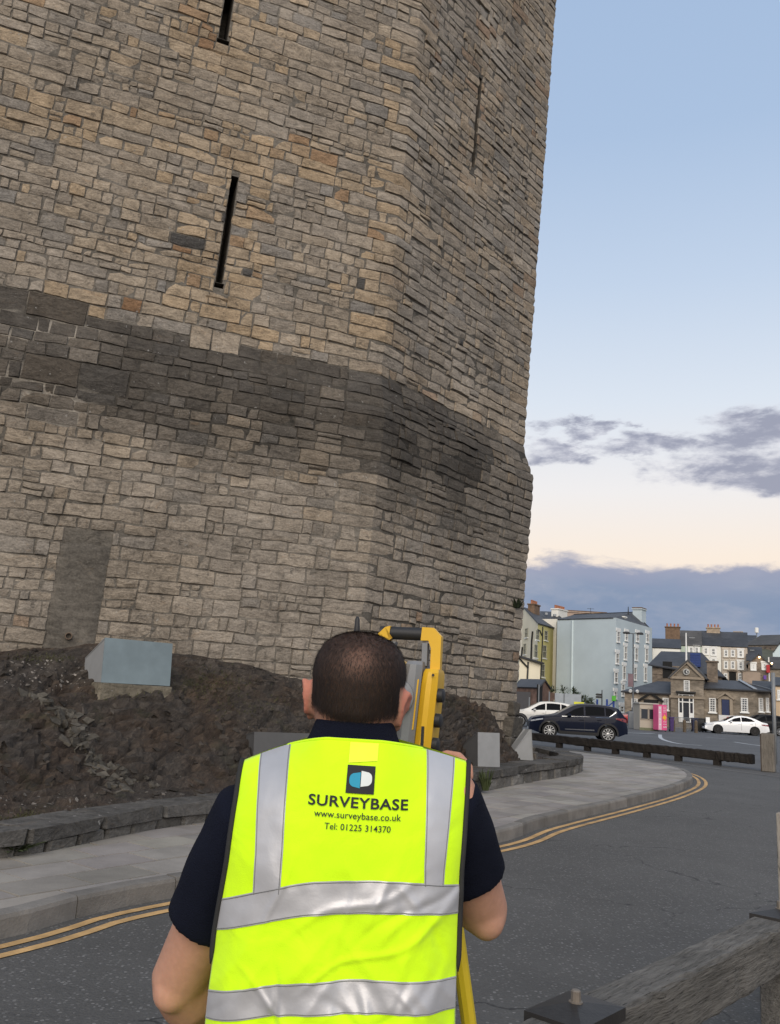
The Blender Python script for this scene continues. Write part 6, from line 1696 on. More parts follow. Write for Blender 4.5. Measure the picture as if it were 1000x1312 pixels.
# alidade base, tribrach
mb = MB(); mb.lathe(IP(0, .01, 1.34), UP, [(0, .07), (.02, .085), (.07, .085), (.09, .10), (.12, .10)], 28); mb.build('base', yel, TS, smooth=True, angle=.6)
mb = MB(); mb.box(IP(0, -.075, 1.49), (.15, .03, .09), IX, .01); mb.build('display_panel', dkm, TS)
TR = thing('tripod', 'yellow survey tripod carrying the total station', 'tripod', (ic.x, ic.y, 0))
mb = MB(); mb.lathe(IP(0, .01, 1.28), UP, [(0, .08), (.03, .09), (.055, .09)], 24); mb.build('head', yel, TR, smooth=True, angle=.6)
legy = mat('tripod_yellow', (.58, .42, .02), .5, .15, 5, .05, 40)
for k, (fx_, fy_) in enumerate(((.56, -.02), (-.50, .10), (.02, .62))):
    top = IP(fx_ * .12, .01 + fy_ * .12, 1.29); bot = V((ic.x + fx_, ic.y + fy_, 0.0))
    if k == 0:
        qa, qb = at(586, 1200, 1.93), at(601, 1312, 1.93); dl = (qa - qb) / (qa.z - qb.z); top = qa + dl * (1.29 - qa.z); bot = qb - dl * qb.z; d = (bot - top); n_ = V((-d.y, d.x, 0)).normalized()
    lg = None; mb = MB()
    for s_ in (-1, 1): mb.tube([top + n_ * (.035 * s_), top + d * .62 + n_ * (.030 * s_)], .014, 8)
    mb.box(top + d * .60, (.09, .04, .07), (n_, d.cross(n_).normalized(), d.normalized())); lg = mb.build('leg', legy, TR, smooth=True, angle=.7); lg['kind'] = 'thing'
    mb = MB(); mb.tube([top + d * .45, top + d * .97], .016, 8); mb.build('lower_leg', legy, lg, smooth=True, angle=.7)
    mb = MB(); mb.tube([top + d * .96, bot], [.014, .004], 8); mb.build('spike', steel, lg)

# ================================================================ the surveyor
SY = 1.50
man0 = V((-.05, SY, 0))
MAN = thing('person', 'man with cropped hair in yellow high-visibility vest and navy polo, seen from behind', 'person', tuple(man0))
def skin_material():
    m = bpy.data.materials.new('skin'); m.use_nodes = True
    t = NT(m.node_tree); b = next(n for n in t.n if n.type == 'BSDF_PRINCIPLED')
    vec = t.new('ShaderNodeTexCoord').outputs['Object']; a = t.new('ShaderNodeAttribute', attribute_name='tint')
    n1 = t.noise(vec, 14, 5, .6); n2 = t.noise(vec, 90, 4, .6)
    f = t.maprange(t.math('ADD', t.math('MULTIPLY', n1, .6), t.math('MULTIPLY', n2, .4)), .3, .7, .84, 1.14, smooth=False)
    s = t.new('ShaderNodeVectorMath', operation='SCALE'); t.link(a.outputs['Color'], s.inputs[0]); t.put(s.inputs['Scale'], f); t.link(s.outputs[0], b.inputs['Base Color'])
    b.inputs['Roughness'].default_value = .62; b.inputs['Subsurface Weight'].default_value = .12; b.inputs['Subsurface Radius'].default_value = (.012, .004, .002); b.inputs['Specular IOR Level'].default_value = .22
    bp = t.new('ShaderNodeBump'); bp.inputs['Strength'].default_value = .18; bp.inputs['Distance'].default_value = .003
    t.link(n2, bp.inputs['Height']); t.link(bp.outputs[0], b.inputs['Normal'])
    return m
SKIN = skin_material()
def capsule(mb, pts, rr, n=16):
    """a round limb with domed ends"""
    pts = [V(p) for p in pts]; rr = list(rr)
    d0 = (pts[0] - pts[1]).normalized(); d1 = (pts[-1] - pts[-2]).normalized()
    P = [pts[0] + d0 * rr[0] * .98, pts[0] + d0 * rr[0] * .75] + pts + [pts[-1] + d1 * rr[-1] * .75, pts[-1] + d1 * rr[-1] * .98]
    Rr = [rr[0] * .15, rr[0] * .66] + rr + [rr[-1] * .66, rr[-1] * .15]
    mb.tube(P, Rr, n)
def ellipsoid(mb, c, rx, ry, rz, M_=None, n=20, m=12):
    rows = []
    for j in range(m + 1):
        e = -pi / 2 + pi * j / m; k = max(.02, cos(e)); row = []
        for i in range(n):
            a = 2 * pi * i / n; p = V((rx * cos(a) * k, ry * sin(a) * k, rz * sin(e)))
            if M_ is not None: p = M_ @ p
            row.append(V(c) + p)
        rows.append(row)
    mb.loft(rows)
def lerp_path(a, c, n): return [V(a).lerp(V(c), k / n) for k in range(n + 1)]
# landmarks
HEADC = at(459.5, 884, 1.515)                                     # middle of the skull
shL, shR = at(300, 1012, 1.50), at(604, 1000, 1.50)
elL, elR = at(228, 1258, 1.60), at(619, 1168, 1.62)
haR = IP(cu + .043, -.02, zpi(966))                              # right hand on the lowest knob
haL = at(330, 1330, 1.86)
spine = [V((-.052, 1.50, .95)), V((-.048, 1.50, 1.15)), V((-.042, 1.49, 1.38)), V((-.036, 1.49, 1.52)), V((-.037, 1.50, 1.60))]
tilt = Matrix.Rotation(R(7), 3, 'X') @ Matrix.Rotation(R(3), 3, 'Y') @ Matrix.Rotation(R(-6), 3, 'Z')
def HP(x, y, z): return HEADC + tilt @ V((x * 1.02, y, z * (.93 if z > 0 else 1)))              # head space: +y is the face, z up
b = MB()
# skull and face
prof_h = [(-.118, .030, .050, .022), (-.105, .052, .066, .018), (-.085, .060, .076, .012), (-.060, .066, .084, .006), (-.03, .0725, .091, .001), (.0, .0765, .0965, -.003), (.03, .0785, .0985, -.006), (.055, .0755, .095, -.007), (.078, .066, .082, -.008), (.093, .051, .062, -.008), (.103, .030, .036, -.008), (.107, .008, .010, -.008)]
rings = []
for z, rx, ry, yc in prof_h:
    ring = []
    for k in range(32):
        a = 2 * pi * k / 32; c_, s_ = cos(a), sin(a)
        x = rx * abs(c_) ** .92 * (1 if c_ > 0 else -1); y = yc + ry * abs(s_) ** .92 * (1 if s_ > 0 else -1)
        if y < 0 and z < -.045: y *= .86                          # nape tucks in
        ring.append(HP(x, y, z))
    rings.append(ring)
b.loft(rings)
ellipsoid(b, HP(0, .078, -.090), .030, .022, .024, tilt)          # chin
ellipsoid(b, HP(0, .096, -.028), .011, .018, .024, tilt); ellipsoid(b, HP(0, .105, -.040), .016, .014, .011, tilt)   # nose
ellipsoid(b, HP(0, .086, -.066), .024, .012, .008, tilt)          # lips
for s_ in (-1, 1):
    ellipsoid(b, HP(s_ * .030, .083, .010), .020, .012, .008, tilt)   # brow
    ellipsoid(b, HP(s_ * .044, .068, -.035), .020, .020, .022, tilt)  # cheek
    ex_ = .0825 if s_ < 0 else .0765
    em = tilt @ Matrix.Rotation(R(s_ * -13), 3, 'Z') @ Matrix.Rotation(R(8 * s_), 3, 'Y')
    ellipsoid(b, HP(s_ * ex_, -.006, -.022), .0075, .019, .031, em)  # ear: leaf, rim and lobe
    for k in range(12):
        a = -1.1 + 4.2 * k / 11; ellipsoid(b, HP(s_ * (ex_ + .0035), -.006, -.022) + em @ V((s_ * .003, -.017 * cos(a) * 1.0, .028 * sin(a))), .0055, .0055, .0062, em, 8, 6)
    ellipsoid(b, HP(s_ * (ex_ - .004), .004, -.052), .0075, .009, .012, em, 10, 8)
# neck into shoulders
capsule(b, [HP(0, -.014, -.05), HP(0, -.022, -.085), V((-.037, 1.505, 1.60)), V((-.036, 1.495, 1.50))], [.062, .060, .063, .085], 24)
# trunk
tr = []
for z, a_, b_ in ((.93, .165, .115), (1.05, .165, .110), (1.2, .165, .108), (1.35, .172, .110), (1.45, .165, .10), (1.52, .12, .075)):
    t_ = (z - .93) / .6; cx_ = -.052 + .016 * t_
    tr.append([V((cx_ + a_ * cos(2 * pi * k / 28), 1.50 + b_ * sin(2 * pi * k / 28), z)) for k in range(28)])
b.loft(tr)
for s_, sh_ in ((-1, shL), (1, shR)): capsule(b, [V((-.036, 1.50, 1.50)), V((sh_.x - s_ * .045, 1.50, sh_.z - .035))], [.07, .062])
# arms
def arm(sh_, el_, ha_, s_, k=1.0):
    S0 = V((sh_.x - s_ * .035, 1.505, sh_.z - .055)); d = el_ - S0
    side = V((s_, 0, 0))
    capsule(b, [S0, S0 + d * .3 + side * .004, S0 + d * .6, el_], [.058 * k, .056 * k, .050 * k, .045 * k], 20)
    f = ha_ - el_; wr = el_ + f * (1 - .10 / f.length)
    capsule(b, [el_ , el_ + f * .12 + V((0, -.002, -.006)), el_ + (wr - el_) * .4, wr], [.044 * k, .051 * k, .046 * k, .029 * k], 20)
    ellipsoid(b, el_ + V((s_ * .004, -.022, -.008)), .032, .028, .034)
    return wr
wrR = arm(shR, elR, haR + V((-.034, -.055, -.06)), 1); wrL = arm(shL, elL, haL, -1, 1.04)
def hand(wr, tgt, palmn, thumb_dir, curl):
    """palm, four bent fingers of unequal length and a thumb from the side of the palm"""
    d = (tgt - wr).normalized(); pn_ = (palmn - d * palmn.dot(d)).normalized(); sd_ = d.cross(pn_).normalized()
    if sd_.dot(thumb_dir) < 0: sd_ = -sd_
    pc = wr + d * .050
    Mx = Matrix((sd_, d, pn_)).transposed()
    ellipsoid(b, pc, .041, .054, .016, Mx, 18, 12); capsule(b, [wr - d * .02, wr + d * .02], [.028, .027], 14)
    for k, (o_, L) in enumerate(((.028, .072), (.0095, .082), (-.0095, .076), (-.027, .060))):
        base_ = wr + d * .088 + sd_ * o_; p1 = base_ + (d * cos(curl * .5) + pn_ * sin(curl * .5)) * L * .42
        p2 = p1 + (d * cos(curl * 1.3) + pn_ * sin(curl * 1.3)) * L * .32; p3 = p2 + (d * cos(curl * 2.0) + pn_ * sin(curl * 2.0)) * L * .26
        capsule(b, [base_ - d * .03, base_, p1, p2, p3], [.0095, .0095, .009, .0082, .0072], 12)
    t0 = wr + d * .022 + sd_ * .026; t1 = t0 + (d * .6 + sd_ * .75 + pn_ * .2).normalized() * .038; t2 = t1 + (d * .85 + sd_ * .3 + pn_ * .4).normalized() * .034; t3 = t2 + (d * .9 + pn_ * .45).normalized() * .024
    capsule(b, [t0 - sd_ * .012, t0, t1, t2, t3], [.013, .0125, .011, .0098, .008], 12)
hand(wrR, haR + V((.0, .045, .03)), V((-1, .15, .1)), V((0, -.35, 1)), .55)
hand(wrL, haL + V((.01, .1, .0)), V((.3, .2, -1)), V((1, 0, 0)), .6)
# the thumb and forefinger seen curling over the knob
kc = IP(cu + .068, 0, zpi(953))
fr0 = at(600, 985, 1.84); fr1 = at(588, 970, 1.87); fr2 = at(572, 966.5, 1.885); fr3 = at(566, 968.5, 1.89)
capsule(b, [V(wrR) + (haR - wrR) * .3, fr0 + V((.004, 0, -.01)), fr0, fr1, fr2, fr3], [.014, .014, .013, .0115, .0105, .009], 12)
# legs and feet
for s_ in (-1, 1):
    hp = V((-.052 + s_ * .095, 1.50, .92)); kn_ = V((-.052 + s_ * .12, 1.49, .50)); an_ = V((-.055 + s_ * .15, 1.52, .085))
    capsule(b, [hp, hp.lerp(kn_, .5), kn_, kn_.lerp(an_, .35), an_], [.088, .078, .058, .056, .038], 18)
    capsule(b, [an_ + V((0, -.03, -.035)), an_ + V((s_ * .02, .15, -.05))], [.036, .03], 12)
raw = b.build('body', SKIN)
fixn(raw)
md_ = raw.modifiers.new('r', 'REMESH'); md_.mode = 'VOXEL'; md_.voxel_size = .0048; md_.use_smooth_shade = True
sm_ = raw.modifiers.new('s', 'SMOOTH'); sm_.factor = .5; sm_.iterations = 5
dg = bpy.context.evaluated_depsgraph_get(); me = bpy.data.meshes.new_from_object(raw.evaluated_get(dg))
bpy.data.objects.remove(raw); me.name = 'body'
body = bpy.data.objects.new('body', me); COL.objects.link(body); body.parent = MAN
me.transform(Matrix.Translation(-man0))
inv = tilt.transposed()
cols = []; crown = (inv @ V((0, 0, 0)))
def hairline(h):
    """0..1 how much cropped hair grows at a point in head space"""
    x, y, z = h
    k = smooth01((z + .049 + .008 * cos(x * 45)) / .018)                # nape line
    k *= 1 - smooth01((y - .052 + .4 * max(0, .07 - z) - .03) / .02)    # forehead and temples
    if abs(x) > .07 and z < .0 and y > -.022: k *= .15
    if abs(x) > .0745 and -.075 < z < .018 and y > -.040: k = 0
    return k
for v in me.vertices:
    p = v.co + man0; h = inv @ (p - HEADC)
    c = V((.44, .225, .155))
    if h.length < .20:
        k = hairline(h)
        bald = 1 - smooth01(((h - V((.006, -.079, .050))).length - .002) / .038)
        c = c.lerp(V((.40, .20, .14)), .4)
        c = c.lerp(V((.036, .023, .017)), k * (.95 - .33 * bald))
        if abs(h.x) > .079 and -.07 < h.z < .014: c = V((.47, .19, .135))
    elif p.z < 1.42: c = V((.46, .25, .175))
    cols += [c.x, c.y, c.z, 1]
ca = me.color_attributes.new('tint', 'FLOAT_COLOR', 'POINT'); ca.data.foreach_set('color', cols)
me.materials.clear(); me.materials.append(SKIN)
bvh = BVHTree.FromPolygons([v.co + man0 for v in me.vertices], [tuple(p.vertices) for p in me.polygons])
# cropped hair: many short strands
hairm = mat('cropped_hair', (.020, .012, .009), .75, .3, 30, 0)
hr_ = random.Random(21); mb = MB()
for _ in range(80000):
    d = V((hr_.gauss(0, 1), hr_.gauss(0, 1), hr_.gauss(0, 1))).normalized()
    hit = bvh.ray_cast(HEADC + tilt @ (d * .22), tilt @ -d, .2)
    if not hit[0]: continue
    h = inv @ (hit[0] - HEADC); k = hairline(h)
    bald = 1 - smooth01(((h - V((.006, -.079, .050))).length - .002) / .040)
    if hr_.random() > k * (1 - .90 * bald): continue
    n_ = hit[1]; fl = (tilt @ V((h.x * .5, -.25, -.9))).normalized(); t_ = (fl - n_ * fl.dot(n_)).normalized()
    L = hr_.uniform(.004, .0075) * (1 - .4 * bald); tip = hit[0] + (n_ * .16 + t_ * 1.0 + V((hr_.gauss(0, .3), hr_.gauss(0, .3), hr_.gauss(0, .3)))) * L
    s_ = t_.cross(n_) * .00032; mb.face(mb.vert(hit[0] - s_), mb.vert(hit[0] + s_), mb.vert(tip))
mb.build('hair', hairm, MAN)
# eyes and brows, for the far side
for s_ in (-1, 1):
    mb = MB(); ellipsoid(mb, HP(s_ * .030, .0845, -.006), .012, .006, .006, tilt, 12, 8); mb.build('eye', mat('eye_white', (.5, .48, .45), .3, 0, 1, 0), MAN, smooth=True)
    mb = MB(); ellipsoid(mb, HP(s_ * .030, .0945, .014), .020, .004, .004, tilt, 12, 6); mb.build('eyebrow', hairm, MAN, smooth=True)

# ---- polo shirt: one sewn piece with sleeves, collar separate
navyc = mat('navy_cotton', (.0055, .0072, .0165), .95, .16, 5, .5, 420, spec=.15)
b = MB()
ts = []
for z, a_, b_ in ((.98, .185, .132), (1.1, .186, .13), (1.25, .186, .128), (1.38, .186, .127), (1.47, .178, .112), (1.535, .135, .085), (1.575, .085, .075)):
    t_ = (z - .93) / .6; cx_ = -.052 + .016 * t_
    ts.append([V((cx_ + a_ * cos(2 * pi * k / 28), 1.50 + b_ * sin(2 * pi * k / 28), z)) for k in range(28)])
b.loft(ts)
def sleeve(sh_, el_, s_, stop, r1, flare):
    S0 = V((sh_.x - s_ * .035, 1.505, sh_.z - .055)); d = el_ - S0
    e = S0 + d * stop
    b.tube([V((-.036 + s_ * .06, 1.50, 1.53)), V((sh_.x - s_ * .075, 1.502, sh_.z - .038)), S0 + V((s_ * .0, 0, .004)), S0 + d * stop * .35 + V((s_ * .004, 0, 0)), S0 + d * stop * .7 + V((s_ * .004, 0, 0)), e - d.normalized() * .012, e], [.056, .062, .070, r1, r1 * flare * .99, r1 * flare * 1.02, r1 * flare * 1.0], 26)
    return S0, d
sleeve(shL, elL, -1, .60, .067, 1.0); sleeve(shR, elR, 1, .60, .063, .97)
raw = b.build('polo_shirt', navyc); fixn(raw)
md_ = raw.modifiers.new('r', 'REMESH'); md_.mode = 'VOXEL'; md_.voxel_size = .005; md_.use_smooth_shade = True
sm_ = raw.modifiers.new('s', 'SMOOTH'); sm_.factor = .5; sm_.iterations = 4
dg = bpy.context.evaluated_depsgraph_get(); me = bpy.data.meshes.new_from_object(raw.evaluated_get(dg)); bpy.data.objects.remove(raw); me.name = 'polo_shirt'
NRM = [v.normal.copy() for v in me.vertices]; PTS = []
for v in me.vertices:
    p = v.co; q = V((p.x * 4, p.y * 4, p.z * 2.2)); w_ = fbm(q * 2.2, 3) * .006 + noise.ridged_multi_fractal(V((p.x * 5 + p.z * 3, p.y * 5, p.z * 3)), 1, 2, 2, 1, 2) * .0018
    if abs(p.x + .04) < .13: w_ *= .3
    PTS += list(p + NRM[v.index] * w_)
me.vertices.foreach_set('co', PTS)
me.materials.clear(); me.materials.append(navyc); me.transform(Matrix.Translation(-man0))
shirt = bpy.data.objects.new('polo_shirt', me); COL.objects.link(shirt); shirt.parent = MAN
mb = MB(); rows = []                                             # turned-down collar
for z, rx, ry, dz in ((1.570, .098, .086, 0), (1.594, .088, .079, .0), (1.622, .074, .070, .004), (1.643, .0665, .0665, .004), (1.648, .065, .065, .004), (1.640, .0625, .0625, .004), (1.60, .061, .061, 0)):
    rows.append([V((-.038 + rx * cos(2 * pi * k / 40), 1.506 + ry * sin(2 * pi * k / 40), z - .035 * max(0, sin(2 * pi * k / 40)) + dz)) for k in range(40)])
mb.grid(rows, closed=True); mb.build('collar', navyc, MAN, smooth=True)

# ---- high-visibility vest
def vest_material():
    m = bpy.data.materials.new('hi_vis_yellow'); m.use_nodes = True
    t = NT(m.node_tree); b_ = next(n for n in t.n if n.type == 'BSDF_PRINCIPLED')
    vec = t.new('ShaderNodeTexCoord').outputs['Object']; n1 = t.noise(vec, 9, 5, .6); n2 = t.noise(vec, 3, 3, .5)
    c = t.mix(t.maprange(n1, .35, .7, 0, .25), (.61, .95, .003, 1), (.52, .87, .005, 1))
    dirt = t.math('MULTIPLY', t.maprange(t.noise(t.vmath('ADD', vec, (4, 4, 1)), 16, 5, .7), .66, .78), t.maprange(n2, .45, .6)); c = t.mix(t.math('MULTIPLY', dirt, .35), c, (.30, .33, .10, 1))
    t.link(c, b_.inputs['Base Color']); b_.inputs['Roughness'].default_value = .75; b_.inputs['Specular IOR Level'].default_value = .25; b_.inputs['Sheen Weight'].default_value = .2
    b_.inputs['Emission Strength'].default_value = 0
    wv = t.noise(vec, 520, 2, .5); bp = t.new('ShaderNodeBump'); bp.inputs['Strength'].default_value = .18; bp.inputs['Distance'].default_value = .002; t.link(wv, bp.inputs['Height'])
    b2 = t.new('ShaderNodeBump'); b2.inputs['Strength'].default_value = .45; b2.inputs['Distance'].default_value = .012; t.link(t.noise(vec, 11, 3, .5, .8), b2.inputs['Height']); t.link(bp.outputs[0], b2.inputs['Normal']); t.link(b2.outputs[0], b_.inputs['Normal'])
    return m
VESTM = vest_material()
reflm = mat('reflective_tape', (.50, .50, .52), .40, .10, 9, .06, 14, metal=.35, spec=.5, var2=(3.0, .14))
seamm = mat('grey_thread', (.20, .20, .20), .8, .1, 9, 0)
bindm = mat('black_binding', (.02, .02, .02), .85, .1, 10, .1)
VC = -.042
def half(v):
    """half widths left / right of the vest back at height fraction v"""
    L = interp(((0, .194), (.30, .193), (.50, .191), (.62, .190), (.78, .181), (.92, .180), (1, .182)), v)
    Rr = interp(((0, .190), (.30, .186), (.50, .181), (.60, .182), (.76, .181), (.90, .186), (1, .190)), v)
    return L, Rr
Z0 = .92
def ztop(u):
    a = abs(u); s_ = 1.575 if u < 0 else 1.594
    if a < .22: return 1.622
    return 1.622 + (s_ - 1.622) * ((a - .22) / .78) ** 1.45
def vest_pt(u, v, side=-1, off=0.0):
    """u -1..1 left to right, v 0..1 hem to shoulder; side -1 the back, +1 the front"""
    L, Rr = half(v); x = VC + .006 * v + (u * L if u < 0 else u * Rr); zt_ = ztop(u); z = Z0 + (zt_ - Z0) * v
    r_ = max(0, (z - 1.40) / (zt_ - 1.40)); a_ = interp(((.9, .222), (1.25, .216), (1.42, .212), (1.6, .215)), z)
    b_ = interp(((.9, .150), (1.15, .146), (1.3, .143), (1.42, .142), (1.6, .135)), z)
    xx = min(.995, abs(x - VC) / a_)
    dpt = b_ * (1 - xx ** 2.6) ** .5 * math.sqrt(max(0, 1 - (.56 + .37 * smooth01((abs(u) - .18) / .5)) * r_ ** 2.2))
    y = 1.505 + side * (dpt + off)
    # cloth: hanging folds from the shoulders and drag lines toward the arms
    wv = .0
    if side < 0:
        lo = smooth01((1.44 - z) / .25)
        wv += .0062 * lo * sin(x * 46 + z * 9 + 1.2 * sin(z * 13)) * smooth01((.2 - abs(x - VC)) / .05)
        wv += .0105 * lo * fbm((x * 8 + 2, z * 4.5, 4), 3)
        dg_ = abs(x - VC) * 1.2 + z; wv += .0075 * lo * noise.ridged_multi_fractal(V((dg_ * 7, (z - abs(x - VC)) * 2.4, 1.5)), 1, 2, 2, 1, 2)
        wv += .0030 * fbm((x * 12, z * 12, 9), 3)
        for x0, z0, an, ln, w_, am in CREASES:
            ux, uz = x - x0, z - z0; al = ux * cos(an) + uz * sin(an); ac = -ux * sin(an) + uz * cos(an) + .010 * sin(al * 30)
            if abs(al) < ln: wv += am * math.exp(-(ac / w_) ** 2) * (1 - (al / ln) ** 2)
        # gentle hollow down the spine
        wv -= .010 * math.exp(-((x - VC) / .035) ** 2) * smooth01((1.5 - z) / .2)
    return V((x, y + side * wv, z))
_cr = random.Random(17)
CREASES = [(_cr.uniform(-.22, .14), _cr.uniform(1.10, 1.42), _cr.choice((1.0, 1.3, 1.57, 1.9, 2.2, .5, 2.7)) + _cr.uniform(-.2, .2), _cr.uniform(.04, .13), _cr.uniform(.004, .009), _cr.uniform(-.0045, .0050)) for _ in range(46)]
NU, NV = 150, 190
mb = MB(); back_ids = mb.grid([[vest_pt(-1 + 2 * i / NU, j / NV) for i in range(NU + 1)] for j in range(NV + 1)])
front = MB()
fr_rows = [[vest_pt(-1 + 2 * i / 40, j / 60, 1) for i in range(41)] for j in range(61)]
vb = mb.build('vest_back', VESTM, MAN, smooth=True)
sd_ = vb.modifiers.new('thick', 'SOLIDIFY'); sd_.thickness = .0018; sd_.offset = -1
front.grid(fr_rows, flip=True); vf = front.build('vest_front', VESTM, MAN, smooth=True)
# side panels under the arms join back and front
for s_ in (-1, 1):
    mb = MB(); rows = []
    for j in range(61):
        v = .56 * j / 60; a, c = vest_pt(s_ * 1.0, v), vest_pt(s_ * 1.0, v, 1)
        rows.append([a.lerp(c, k / 8) + V((s_ * .006 * sin(pi * k / 8), 0, 0)) for k in range(9)])
    mb.grid(rows); mb.build('vest_side', VESTM, MAN, smooth=True)
def uv_at(px, py):
    """vest coordinates under a picture point"""
    u, v = 0.0, .7
    for _ in range(25):
        q = proj(vest_pt(u, v)); ex, ey = px - q[0], py - q[1]
        qu, qv = proj(vest_pt(u + .01, v)), proj(vest_pt(u, v + .01))
        a, c, d, e = (qu[0] - q[0]) / .01, (qv[0] - q[0]) / .01, (qu[1] - q[1]) / .01, (qv[1] - q[1]) / .01
        D = a * e - c * d
        if abs(D) < 1e-6: break
        u = max(-1.2, min(1.2, u + .8 * (ex * e - c * ey) / D)); v = max(-.1, min(1.0, v + .8 * (a * ey - d * ex) / D))
    return u, v
def strip(name, m, A, B, C, D, n=150, k=12, off=.0014, par=None, bow=0):
    """a tape between edge A-B and edge C-D given in vest coordinates"""
    mb = MB(); rows = []
    for i in range(n + 1):
        t_ = i / n; a = (A[0] + (B[0] - A[0]) * t_, A[1] + (B[1] - A[1]) * t_); c = (C[0] + (D[0] - C[0]) * t_, C[1] + (D[1] - C[1]) * t_)
        rows.append([vest_pt(a[0] + (c[0] - a[0]) * j / k, min(1, a[1] + (c[1] - a[1]) * j / k), -1, off) for j in range(k + 1)])
    mb.grid(rows); o = mb.build(name, m, par or MAN, smooth=True)
    if name == 'reflective_tape':
        for e in (0, k):                                          # stitched edges
            pl_ = [r_[e] + (r_[k - e] - r_[e]).normalized() * .0022 + V((0, -.0006, 0)) for r_ in rows]
            sm2 = MB(); sm2.tube(pl_, .0007, 4); sm2.build('stitching', seamm, o)
    return o
T1 = lambda x, y: uv_at(x, y)
bandL, bandR = T1(300, 1148), T1(572, 1133); bandL2, bandR2 = T1(296, 1190), T1(572, 1172)
ex = lambda a, c, u: (u, a[1] + (c[1] - a[1]) * (u - a[0]) / (c[0] - a[0]))
strip('reflective_tape', reflm, ex(bandL, bandR, -1), ex(bandL, bandR, 1), ex(bandL2, bandR2, -1), ex(bandL2, bandR2, 1))
b2 = T1(285, 1269), T1(575, 1252), T1(282, 1308), T1(575, 1293)
strip('reflective_tape', reflm, ex(b2[0], b2[1], -1), ex(b2[0], b2[1], 1), ex(b2[2], b2[3], -1), ex(b2[2], b2[3], 1))
def brace(x0t, x1t, x0b, x1b, yt, yb):
    a, c = T1(x0t, yt), T1(x1t, yt); d, e = T1(x0b, yb), T1(x1b, yb)
    strip('reflective_tape', reflm, (a[0], 1.0), d, (c[0], 1.0), e, off=.0012)
brace(330, 368, 324, 359, 985, 1146); brace(546, 583, 544, 569, 985, 1136)
lo, hi = uv_at(447, 977), uv_at(484, 975)
mesh_lbl = mat('pale_label', (.80, .90, .03), .6, .06, 40, .1, 300)
strip('label_patch', mesh_lbl, (lo[0], .995), (hi[0], .995), (lo[0], lo[1]), (hi[0], hi[1]), 10, 10, .0016)
# black binding round the armholes and the neck
for s_ in (-1, 1):
    pts = [vest_pt(s_ * 1.0, .55 + .45 * k / 30) + V((s_ * .002, -.001, 0)) for k in range(31)]
    pts += [vest_pt(s_ * 1.0, 1 - .45 * k / 20, 1) for k in range(1, 21)]
    mb = MB(); mb.tube(pts, [.001, .003] + [.0042] * 47 + [.003, .001], 8); mb.build('binding', bindm, MAN, smooth=True)
pts = [vest_pt(-.62 + 1.24 * k / 40, 1.0) + V((0, .001, -.001)) for k in range(41)]
mb = MB(); mb.tube(pts, [.0006] + [.0028] * 39 + [.0006], 8); mb.build('neck_binding', VESTM, MAN, smooth=True)

# ---- printing on the back
inkm = mat('black_print', (.010, .010, .013), .7, 0, 1, 0); tealm = mat('teal_print', (.015, .26, .40), .7, 0, 1, 0); wprm = mat('white_vest_print', (.62, .66, .64), .7, 0, 1, 0)
vbv = BVHTree.FromPolygons([v.co + man0 for v in vb.data.vertices], [tuple(p.vertices) for p in vb.data.polygons])
def onto(obj_mesh, cx_px, cy_px, wpx, lean, off, name, m):
    """lay a flat print (unit box centred on 0) onto the cloth, wpx picture points wide"""
    c = at(cx_px, cy_px, SY - .14); h0 = vbv.ray_cast(EYEP, (c - EYEP).normalized()); c = h0[0]; d = proj(c)[2]; k = wpx * d / FPX
    xs_ = [v.co.x for v in obj_mesh.vertices]; w_ = max(xs_) - min(xs_); mx = (max(xs_) + min(xs_)) / 2; ys_ = [v.co.y for v in obj_mesh.vertices]; my = (max(ys_) + min(ys_)) / 2
    ax_ = V((cos(lean), 0, sin(lean))); az_ = V((-sin(lean), 0, cos(lean)))
    for v in obj_mesh.vertices:
        p = c + ax_ * ((v.co.x - mx) / w_ * k) + az_ * ((v.co.y - my) / w_ * k)
        h_ = vbv.ray_cast(V((p.x, .5, p.z)), V((0, 1, 0)))
        v.co = V((p.x, (h_[0].y if h_[0] else c.y) - off, p.z)) - man0
    obj_mesh.materials.clear(); obj_mesh.materials.append(m)
    o = bpy.data.objects.new(name, obj_mesh); COL.objects.link(o); o.parent = MAN; return o
def text_mesh(s_, bold=0.0, sx=1.0, sp_=1.0):
    cu_ = bpy.data.curves.new('t', 'FONT'); cu_.body = s_; cu_.align_x = 'CENTER'; cu_.offset = bold; cu_.space_character = sp_; cu_.resolution_u = 4
    o = bpy.data.objects.new('t', cu_); COL.objects.link(o); dg = bpy.context.evaluated_depsgraph_get(); me = bpy.data.meshes.new_from_object(o.evaluated_get(dg))
    bpy.data.objects.remove(o); bpy.data.curves.remove(cu_)
    bm = bmesh.new(); bm.from_mesh(me)
    for _ in range(2):
        ee = [e for e in bm.edges if e.calc_length() > .16]
        if ee: bmesh.ops.subdivide_edges(bm, edges=ee, cuts=1)
    bmesh.ops.triangulate(bm, faces=bm.faces)
    for v in bm.verts: v.co.x *= sx
    bm.to_mesh(me); bm.free(); return me
LEAN = -.010
def gridmesh(fn, n=10):
    mb = MB(); mb.grid([[fn(i / n, j / n) for i in range(n + 1)] for j in range(n + 1)]); me = bpy.data.meshes.new('print'); me.from_pydata(mb.v, [], mb.f); return me
onto(gridmesh(lambda a, c: (a - .5, (c - .5) * .93, 0)), 462.5, 998.5, 36, LEAN, .0026, 'logo_square', inkm)
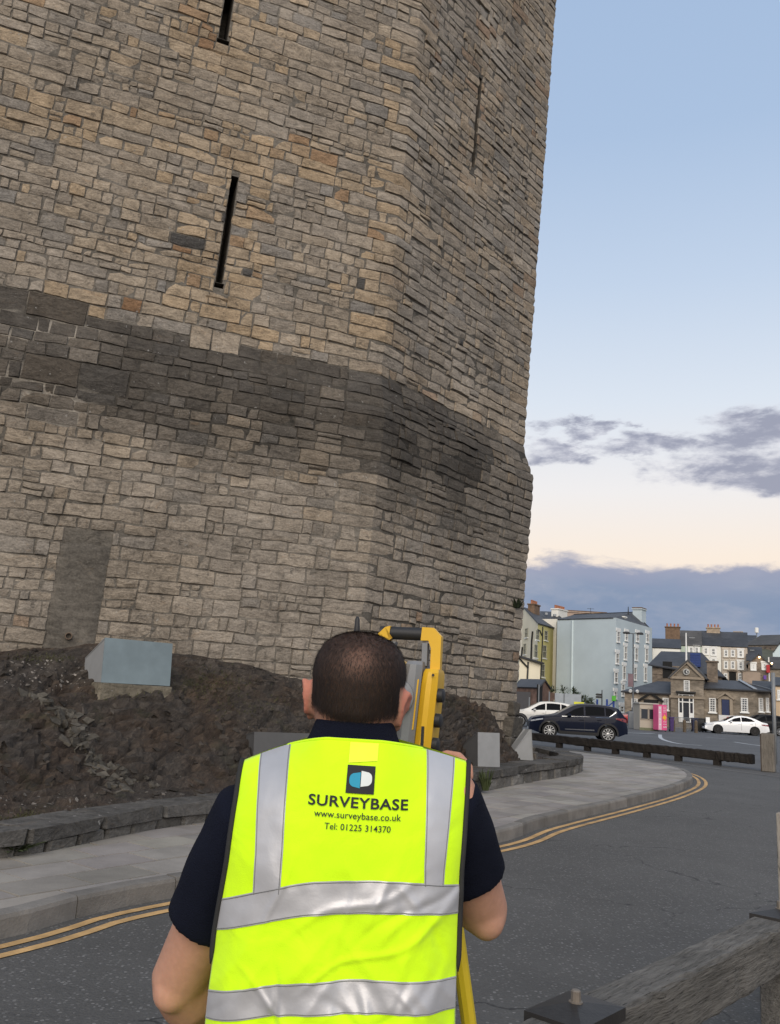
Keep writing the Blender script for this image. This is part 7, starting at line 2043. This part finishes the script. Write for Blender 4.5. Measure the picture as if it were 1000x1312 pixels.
def dee(s_):
    def fn(a, c):
        y = (c - .5) * 1.5; x = a * max(0, 1 - (abs(y) / .75) ** 3) ** (1 / 2.2)
        return (s_ * x * .62, y * .56, 0)
    return gridmesh(fn, 12)
onto(dee(-1), 455.0, 999.0, 14, LEAN, .0034, 'logo_half', tealm)
onto(dee(1), 470.0, 998.0, 14, LEAN, .0034, 'logo_half', wprm)
onto(text_mesh('SURVEYBASE', .020, 1.22, 1.06), 459.5, 1028.5, 129, LEAN, .0026, 'lettering', inkm)
onto(text_mesh('www.surveybase.co.uk', .004, 1.0, 1.03), 458.5, 1046.5, 112, LEAN, .0026, 'lettering', inkm)
onto(text_mesh('Tel: 01225 314370', .004, 1.0, 1.03), 458.5, 1060.5, 85, LEAN, .0026, 'lettering', inkm)

# ---- trousers and boots (below the frame)
trm = mat('dark_work_trousers', (.018, .02, .026), .9, .15, 6, .3, 200); btm = mat('work_boot', (.03, .022, .016), .8, .2, 8, .2)
mb = MB(); mb.loft([[V((-.052 + a_ * cos(2 * pi * k / 24), 1.50 + b_ * sin(2 * pi * k / 24), z)) for k in range(24)] for z, a_, b_ in ((.82, .178, .128), (.92, .182, .13), (1.02, .178, .124))]); mb.build('waistband', trm, MAN, smooth=True)
for s_ in (-1, 1):
    hp = V((-.052 + s_ * .095, 1.50, .90)); kn_ = V((-.052 + s_ * .12, 1.49, .50)); an_ = V((-.055 + s_ * .15, 1.52, .075))
    mb = MB(); mb.tube([hp, hp.lerp(kn_, .5), kn_, kn_.lerp(an_, .4), an_], [.098, .092, .076, .074, .07], 20); mb.build('trouser_leg', trm, MAN, smooth=True)
    mb = MB(); c = an_ + V((s_ * .01, .05, 0)); mb.loft([[V((c.x + x * k, c.y + y * k + dy_, z)) for x, y in ((-.045, -.12), (.045, -.12), (.05, 0), (.05, .10), (.02, .17), (-.02, .17), (-.05, .10), (-.05, 0))] for z, k, dy_ in ((.01, 1.05, 0), (.04, 1.05, 0), (.08, .88, -.01), (.13, .72, -.035))]); mb.build('boot', btm, MAN, smooth=True)
